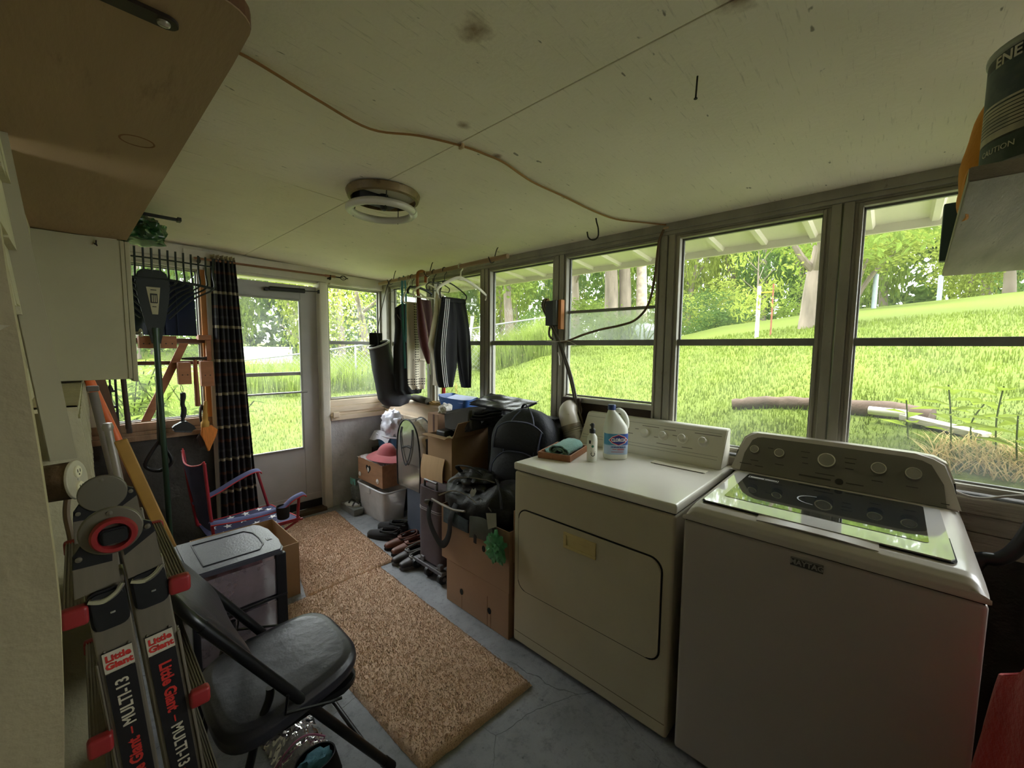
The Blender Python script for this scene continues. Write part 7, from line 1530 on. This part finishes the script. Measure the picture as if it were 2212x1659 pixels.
bm = B(); bx(bm, 1.69, 1.84, 3.02, 3.36, .008, .17, .01); tag(obj('folded_linens', bm, mat('pale folded linen', (196, 186, 184), .9, var=.15, vs=6, sc=(1, 1, 9))), 'pale folded cloths seen through the cloudy tub', 'cloth')
M_ob = mat('orange brown wood', (166, 122, 90), .55, var=.14, vs=5, sc=(6, 1, 6), bump=.08)
t = world_thing('wooden_bin', 'orange brown wooden bin with heart cut-out standing on the cloudy tub', 'box', (1.78, 3.25, .275))
x0, x1, y0, y1, z0, z1 = 1.69, 1.868, 3.04, 3.465, .275, .475
bm = B(); bx(bm, x0, x0+.014, y0, y1, z0, z1, .002); fp = obj('front_panel', bm, M_ob, t)
for (a, b, c, d) in ((x1-.014, x1, y0, y1), (x0+.014, x1-.014, y0, y0+.014), (x0+.014, x1-.014, y1-.014, y1)): bm = B(); bx(bm, a, b, c, d, z0, z1, .002); obj('side_panel', bm, M_ob, t)
bm = B(); bx(bm, x0+.014, x1-.014, y0+.014, y1-.014, z0, z0+.012); obj('bottom_panel', bm, M_ob, t)
hp = [(.042*(16*sin(a)**3)/16, .042*(13*cos(a)-5*cos(2*a)-2*cos(3*a)-cos(4*a))/16) for a in [i*2*pi/32 for i in range(32)]]
bm = B(); prism(bm, hp, .0012, ME((x0+.0004, 3.275, .400), x=(0, -1, 0), y=(0, 0, 1))); obj('heart_hole', bm, M_hole, fp)
bm = B(); blob(bm, (x0-.0008, 3.28, .392), (.002, .016, .02), .5, 5, 3, 2); obj('lace_scrap', bm, mat('white lace', (214, 208, 204), .9, var=.1), fp)
for y in (3.425, 3.115):
    bm = B(); lathe(bm, [(.0, -.010), (.008, -.010), (.022, -.004), (.019, .0), (0, .001)], 8, ME((x0-.001, y, .325), z=(1, 0, 0))); lathe(bm, [(.0, -.014), (.007, -.012), (.008, -.008)], 12, ME((x0-.001, y, .325), z=(1, 0, 0))); obj('white_knob', bm, mat('white porcelain', (232, 228, 224), .3, var=0), fp)
bm = B(); surf(bm, lambda u, v: (1.684+.19*u, 3.03+.44*v, .478+.012*noise.noise(V((u*5, v*9, 2)))+.02*sin(pi*u)*sin(pi*v)), 20, 34, thick=.003); tag(obj('lace_cloth', bm, mat('lace cloth', (206, 198, 200), .9, var=.25, vs=40, dirt=(60, 56, 58), ds=40, dthr=.56), None, 60), 'white lace cloth covering the contents of the wooden bin', 'cloth')
t = world_thing('felt_hat', 'dusty red wide-brimmed felt hat lying on the lace cloth', 'hat', (1.785, 3.14, .50)); M_hat = mat('dusty red felt', (168, 74, 82), .95, var=.12, vs=8, bump=.2, bs=120, sheen=.3)
def hat(u, v):
    a = 2*pi*u; r_ = .215*v; z = .075*max(0, 1-(v/.52)**3) if v < .52 else -.028*((v-.52)/.48)**1.5; return V((1.795+r_*cos(a)*.62-.02*v, 3.13+r_*sin(a)*1.05, .548+z+.010*sin(2*a+1)*v+.02*cos(a)*v))
bm = B(); surf(bm, hat, 48, 22, cu=True, thick=.004); obj('hat_body', bm, M_hat, t, 60)
closed_carton('storage_box', 'dark storage box in the corner carrying the blue tub', 1.895, 2.045, 3.10, 3.60, 0, .500, mat('dark crate plastic', (52, 50, 54)), cat='storage box')
t = world_thing('blue_tub', 'blue tub with white plastic bag stuffed in it, in the window corner', 'tub', (1.96, 3.36, .50))
def btub(u, v): c, s = cos(2*pi*u), sin(2*pi*u); k = .80+.2*v; return (1.965+.075*k*c, 3.39+.20*k*s, .502+.135*v)
bm = B(); surf(bm, btub, 40, 8, cu=True, thick=.003); bmesh.ops.holes_fill(bm, edges=bm.edges[:], sides=0) if 0 else None; obj('tub_wall', bm, mat('blue plastic', (58, 112, 150), .35, var=.05), t, 50)
bm = B(); tube(bm, [V(btub(k/40, 1))+V((0, 0, .004)) for k in range(40)], .008, 8, closed=True); obj('rim', bm, mat('white rim', (222, 224, 234)), t)
bm = B(); blob(bm, (1.965, 3.33, .745), (.075, .145, .135), .35, 2.6, 11, 4)
for v in bm.verts: v.co.x = min(v.co.x, 2.035) if v.co.z > .79 else min(v.co.x, 2.055)
tag(obj('plastic_bag', bm, mat('white plastic film', (220, 220, 234), .35, var=.1, vs=9, bump=1., bs=14), None, 60), 'crumpled white plastic bag bulging out of the blue tub', 'bag')
bm = B(); surf(bm, lambda u, v: (1.865+.05*v+.006*sin(9*u), 3.58-.30*u, .585+.075*v+.02*sin(pi*u)-.012*sin(7*u)*(1-v)), 24, 8, thick=.002); tag(obj('paper_sheet', bm, mat('white plastic film', (220, 220, 234)), None, 60), 'white sheet flopping over the rim of the blue tub', 'sheet')
# clear vinyl tote
M_vt = sheet_mat('clear vinyl', (216, 206, 200), .30, .15, .12, 10, .2); M_tr = mat('black piping', (24, 24, 30), .5, var=0)
t = world_thing('vinyl_tote', 'clear vinyl tote with black piping holding blankets, beside the red hat', 'bag', (1.76, 2.62, .386)); 
arch = [(-.155, 0), (-.165, .15), (-.17, .30), (-.155, .41), (-.11, .49), (-.04, .522), (.04, .50), (.10, .43), (.135, .30), (.145, .15), (.14, 0)]
A_ = spline([(a, b, 0) for a, b in arch], 3)
def tp(a, b, d): return V((1.676+d+.02*b, 2.622-a, .388+b))
bm = B()
for d in (0, .13):
    ctr = bm.verts.new(tp(-.01, .2, d)); vv = [bm.verts.new(tp(p.x, p.y, d)) for p in A_]
    for i in range(len(vv)-1): bm.faces.new((ctr, vv[i], vv[i+1]))
    bm.faces.new((ctr, vv[-1], vv[0]))
v0 = [bm.verts.new(tp(p.x, p.y, 0)) for p in A_]; v1 = [bm.verts.new(tp(p.x, p.y, .13)) for p in A_]
for i in range(len(A_)-1): bm.faces.new((v0[i], v0[i+1], v1[i+1], v1[i]))
obj('vinyl_shell', bm, M_vt, t, 40)
for d in (0, .13): bm = B(); tube(bm, [tp(p.x, p.y, d) for p in A_], .006, 8); obj('piping', bm, M_tr, t)
bm = B(); tube(bm, spline([tp(-.10, .46, -.004), tp(-.115, .40, -.006), tp(-.09, .28, -.008), tp(-.045, .185, -.010), tp(-.01, .20, -.010), tp(.03, .30, -.008), tp(.045, .40, -.006), tp(.04, .455, -.004)], 6), .0085, 8, flat=.25, up=(1, 0, 0)); tube(bm, spline([tp(-.085, .30, -.009), tp(-.03, .32, -.010), tp(.03, .315, -.009)], 5), .007, 8, flat=.25, up=(1, 0, 0)); obj('handle', bm, M_tr, t)
bm = B(); surf(bm, lambda u, v: V((1.688+.11*u, 2.622-.14+.27*v, .395+.0))+V((0, 0, (.16+.05*sin(v*5))*(1 if u > .02 else .98)))*0+V((0, 0, 0)), 3, 3) if 0 else bx(bm, 1.69, 1.80, 2.495, 2.765, .392, .55, .03); tag(obj('folded_blanket', bm, mat('pinkish blanket', (176, 146, 132), .95, var=.15, vs=8, bump=.4), None, 60), 'pinkish folded blanket at the bottom of the clear tote', 'blanket')
bm = B(); bx(bm, 1.692, 1.802, 2.492, 2.765, .553, .80, .045); blob(bm, (1.75, 2.63, .81), (.05, .095, .075), .25, 3, 5); tag(obj('folded_blanket', bm, mat('cream blanket', (204, 192, 176), .95, var=.12, vs=7, bump=.5, bs=30), None, 60), 'cream blanket filling the upper part of the clear tote', 'blanket')
# shoes
M_suede = mat('black suede', (26, 25, 28), .95, var=.2, vs=12, sheen=.3); M_brn = mat('brown leather', (104, 60, 46), .5, var=.25, vs=9); M_gsh = mat('dark grey leather', (52, 46, 48), .5, var=.2); M_sole = mat('dark sole', (24, 22, 22), .7, var=.05); M_lining = mat('grey lining', (120, 118, 116), .8, var=.1)
def shoe(lb, loc, rz, L, up, sole, trim, lining, hi=1., grp=None):
    t = thing('shoe', lb, 'shoe', loc, rz, grp); hw = .048
    def outl(s): # s 0 heel .. 1 toe : half width
        return hw*(.70+.35*sin(pi*min(1, s*1.15))**.8-(.28 if s < .08 else 0))*(1 if s < .86 else sqrt(max(0, 1-((s-.86)/.14)**2))*.96+.04)
    bm = B(); n = 24; poly = [(-L/2+L*i/n, outl(i/n)) for i in range(n+1)]+[(-L/2+L*i/n, -outl(i/n)) for i in range(n, -1, -1)]
    prism(bm, poly, .022, T(0, 0, .0008), .003); obj('sole', bm, sole, t)
    def top(s): return (.078 if s < .3 else .078-.030*((s-.3)/.7)**.8)*hi
    def f(u, v):
        a = pi*v; s = .015+.97*u; w = outl(s)*.97; return (-L/2+L*s, w*cos(a), .022+(top(s)-.022)*sin(a)**.75*(1 if s < .9 else sqrt(max(.02, 1-((s-.9)/.1)**2))))
    bm = B()
    G = surf(bm, f, 30, 17); kill = [q for q in bm.faces if (-L*.42 < q.calc_center_median().x < L*.08) and abs(q.calc_center_median().y) < .034 and q.calc_center_median().z > .05*hi]
    bmesh.ops.delete(bm, geom=kill, context='FACES'); obj('upper', bm, up, t, 60).modifiers.new('thick', 'SOLIDIFY').thickness = .003
    bm = B(); prism(bm, [(-L*.43+L*.5*i/12, outl(.07+.5*i/12)*.8) for i in range(13)]+[(-L*.43+L*.5*i/12, -outl(.07+.5*i/12)*.8) for i in range(12, -1, -1)], .004, T(0, 0, .03)); obj('insole', bm, lining, t)
    bm = B(); tube(bm, spline([(-L*.43, 0, .083*hi), (-L*.34, .037, .075*hi), (-L*.1, .038, .068*hi), (L*.06, .026, .066*hi), (L*.10, 0, .068*hi), (L*.06, -.026, .066*hi), (-L*.1, -.038, .068*hi), (-L*.34, -.037, .075*hi)], 4, True), .0048, 6, closed=True); obj('collar', bm, trim, t)
    bm = B(); surf(bm, lambda u, v: (L*(.03+.09*u), (v-.5)*.045*(1-.2*u), .066*hi+.012*sin(pi*v)-.006*u), 6, 8, thick=.003); obj('tongue', bm, up, t)
    return t
s1 = shoe('nearer of the two black suede slip-on shoes by the rugs', (1.545, 2.762, 0), radians(122), .285, M_suede, M_sole, M_sole, M_sole)
shoe('further black suede shoe, against the cloudy tub', (1.668, 2.835, 0), radians(120), .28, M_suede, M_sole, M_sole, M_sole)
shoe('brown leather shoe next to the black pair', (1.575, 2.565, 0), radians(172), .27, M_brn, M_sole, M_brn, M_gsh)
shoe('brown leather shoe beside the luggage trolley', (1.565, 2.455, 0), radians(172), .27, M_brn, M_sole, M_brn, M_gsh)
shoe('dark grey shoe with pale lining half hidden behind the rolling bag', (1.505, 2.355, 0), radians(178), .27, M_gsh, mat('grey sole', (96, 90, 88), .7), M_lining, M_lining)
shoe('dark grey shoe tucked right against the trolley wheels', (1.475, 2.268, 0), radians(176), .10 if 0 else .20, M_gsh, mat('grey sole', (96, 90, 88)), M_lining, M_lining, .9)
# bag and sandals in the corner
t = world_thing('plastic_bag', 'clear bag with teal print and white scraps beside the tub in the corner', 'bag', (1.75, 3.53, 0)); bm = B(); blob(bm, (1.74, 3.515, .13), (.085, .075, .14), .25, 2.8, 12, 4)
for v in bm.verts: v.co.z = max(v.co.z, .002)
obj('film', bm, sheet_mat('cloudy bag film', (206, 214, 208), .45, .3, .2, 8, .2), t, 60)
bm = B(); blob(bm, (1.74, 3.515, .06), (.06, .055, .045), .5, 5, 2); obj('scraps', bm, mat('white scraps', (210, 204, 206), .9, var=.3, vs=40, dirt=(90, 84, 90), ds=50), t)
bm = B(); surf(bm, lambda u, v: (1.668-.006*sin(pi*u), 3.58-.10*u, .205+.06*v), 8, 5, thick=.002); obj('teal_print', bm, mat('teal print', (120, 186, 176), .5), t)
t = world_thing('sandal', 'white sandal lying on the grey step block in the corner', 'sandal', (1.60, 3.40, .055)); bm = B(); prism(bm, [(-.05, -.03), (.06, -.035), (.09, -.015), (.09, .02), (.05, .038), (-.05, .03), (-.075, 0)], .016, T(1.615, 3.41, .0565) @ RZ(radians(108)), .004); obj('sole', bm, mat('pale sandal sole', (206, 204, 200), .7, var=.1), t)
bm = B(); tube(bm, spline([(1.59, 3.45, .073), (1.61, 3.44, .105), (1.65, 3.445, .073)], 5), .008, 8, flat=.4); tube(bm, spline([(1.58, 3.36, .073), (1.61, 3.37, .10), (1.645, 3.365, .073)], 5), .008, 8, flat=.4); obj('straps', bm, mat('dark sandal strap', (60, 58, 58), .7), t)
bm = B(); bx(bm, 1.565, 1.655, 3.30, 3.56, .0005, .056, .004); tag(obj('step_block', bm, mat('grey block', (122, 122, 120), .9, var=.15, bump=.4)), 'low grey block on the floor in the corner under the white sandal', 'block')
# ------------------------------------------------------------ on the window sill
SL = .9755
t = world_thing('blue_bin', 'blue plastic bin holding a paler blue lid on the window sill', 'bin', (2.0, 2.42, SL)); M_bb = mat('blue bin plastic', (52, 92, 156), .35, var=.04)
def bbin(u, v): c, s = cos(2*pi*u), sin(2*pi*u); e = .35; k = .82+.18*v; return (1.985+.095*k*abs(c)**e*(1 if c > 0 else -1), 2.40+.175*k*abs(s)**e*(1 if s > 0 else -1), .99+.085*v+.018*max(0, s)*(v > .8))
bm = B(); surf(bm, bbin, 48, 9, cu=True, thick=.004); bx(bm, 1.915, 2.055, 2.27, 2.53, .987, .992); obj('bin_wall', bm, M_bb, t, 50)
bm = B(); box(bm, (1.97, 2.39, 1.068), (.15, .26, .004), Matrix.Translation((0, 0, 0)), .002); o = obj('lid', bm, mat('pale blue lid', (112, 140, 206), .35, var=.03), t)
for v in o.data.vertices: v.co.z += (v.co.x-1.97)*.22
t = world_thing('candle_cup', 'metal cup holding two red candles on the window sill', 'cup', (2.055, 2.69, SL)); bm = B(); lathe(bm, [(.026, 0), (.028, .002), (.028, .062), (.0265, .062), (.0265, .004), (0, .004)], 24, T(2.055, 2.69, SL)); obj('cup', bm, mat('tin cup', (130, 120, 110), .35, .6, var=.1), t)
for dx, dz in ((-.008, .175), (.010, .16)):
    bm = B(); lathe(bm, [(.0, .006), (.0085, .006), (.0075, dz), (.004, dz+.006), (0, dz+.007)], 14, T(2.055+dx*.3, 2.69-dx, SL)); tag(obj('candle', bm, mat('red wax', (188, 34, 40), .4, var=.04)), 'tall red candle in the metal cup, %s of the two' % ('slightly taller' if dx < 0 else 'slightly shorter'), 'candle', 'red candles')
bm = B(); P0, P1 = V((2.06, 3.12, SL+.030)), V((2.01, 2.84, SL+.026)); tube(bm, [P0, P0.lerp(P1, .5), P1], [.030, .031, .029], 16); tag(obj('rolled_cloth', bm, mat('dark olive roll', (70, 66, 50), .8, var=.25, vs=8)), 'dark olive rolled cloth lying on the window sill', 'cloth')
bm = B(); blob(bm, (2.035, 2.93, SL+.012), (.028, .09, .018), .6, 5, 4, 3)
for v in bm.verts: v.co.z = max(v.co.z, SL+.001); v.co.x += .0
for v in bm.verts: v.co.y -= .16; v.co.x = min(v.co.x, 2.08)
tag(obj('crumpled_paper', bm, mat('ochre paper', (176, 146, 92), .9, var=.35, vs=14)), 'crumpled ochre paper on the sill below the olive roll', 'paper')
bm = B(); blob(bm, (2.05, 2.585 if 0 else 2.995, SL+.03), (.045, .07, .04), .3, 3, 14)
for v in bm.verts: v.co.z = max(v.co.z, SL+.001); v.co.y += .30; v.co.x = min(v.co.x, 2.085)
tag(obj('grey_cloth', bm, mat('grey rag', (128, 124, 120), .95, var=.15)), 'grey rag on the sill in the corner behind the clothes', 'cloth')
bm = B(); blob(bm, (1.70, 2.40 if 0 else 2.33, .895), (.05, .05, .05), .35, 3, 3) if 0 else blob(bm, (1.80, 2.335, 1.005), (.05, .045, .05), .4, 3, 3)
for v in bm.verts: v.co.z = max(v.co.z, .986)
tag(obj('white_tissue', bm, mat('white tissue', (224, 220, 214), .9, var=.08, bump=.5)), 'crumpled white tissue on top of the small striped carton', 'tissue')
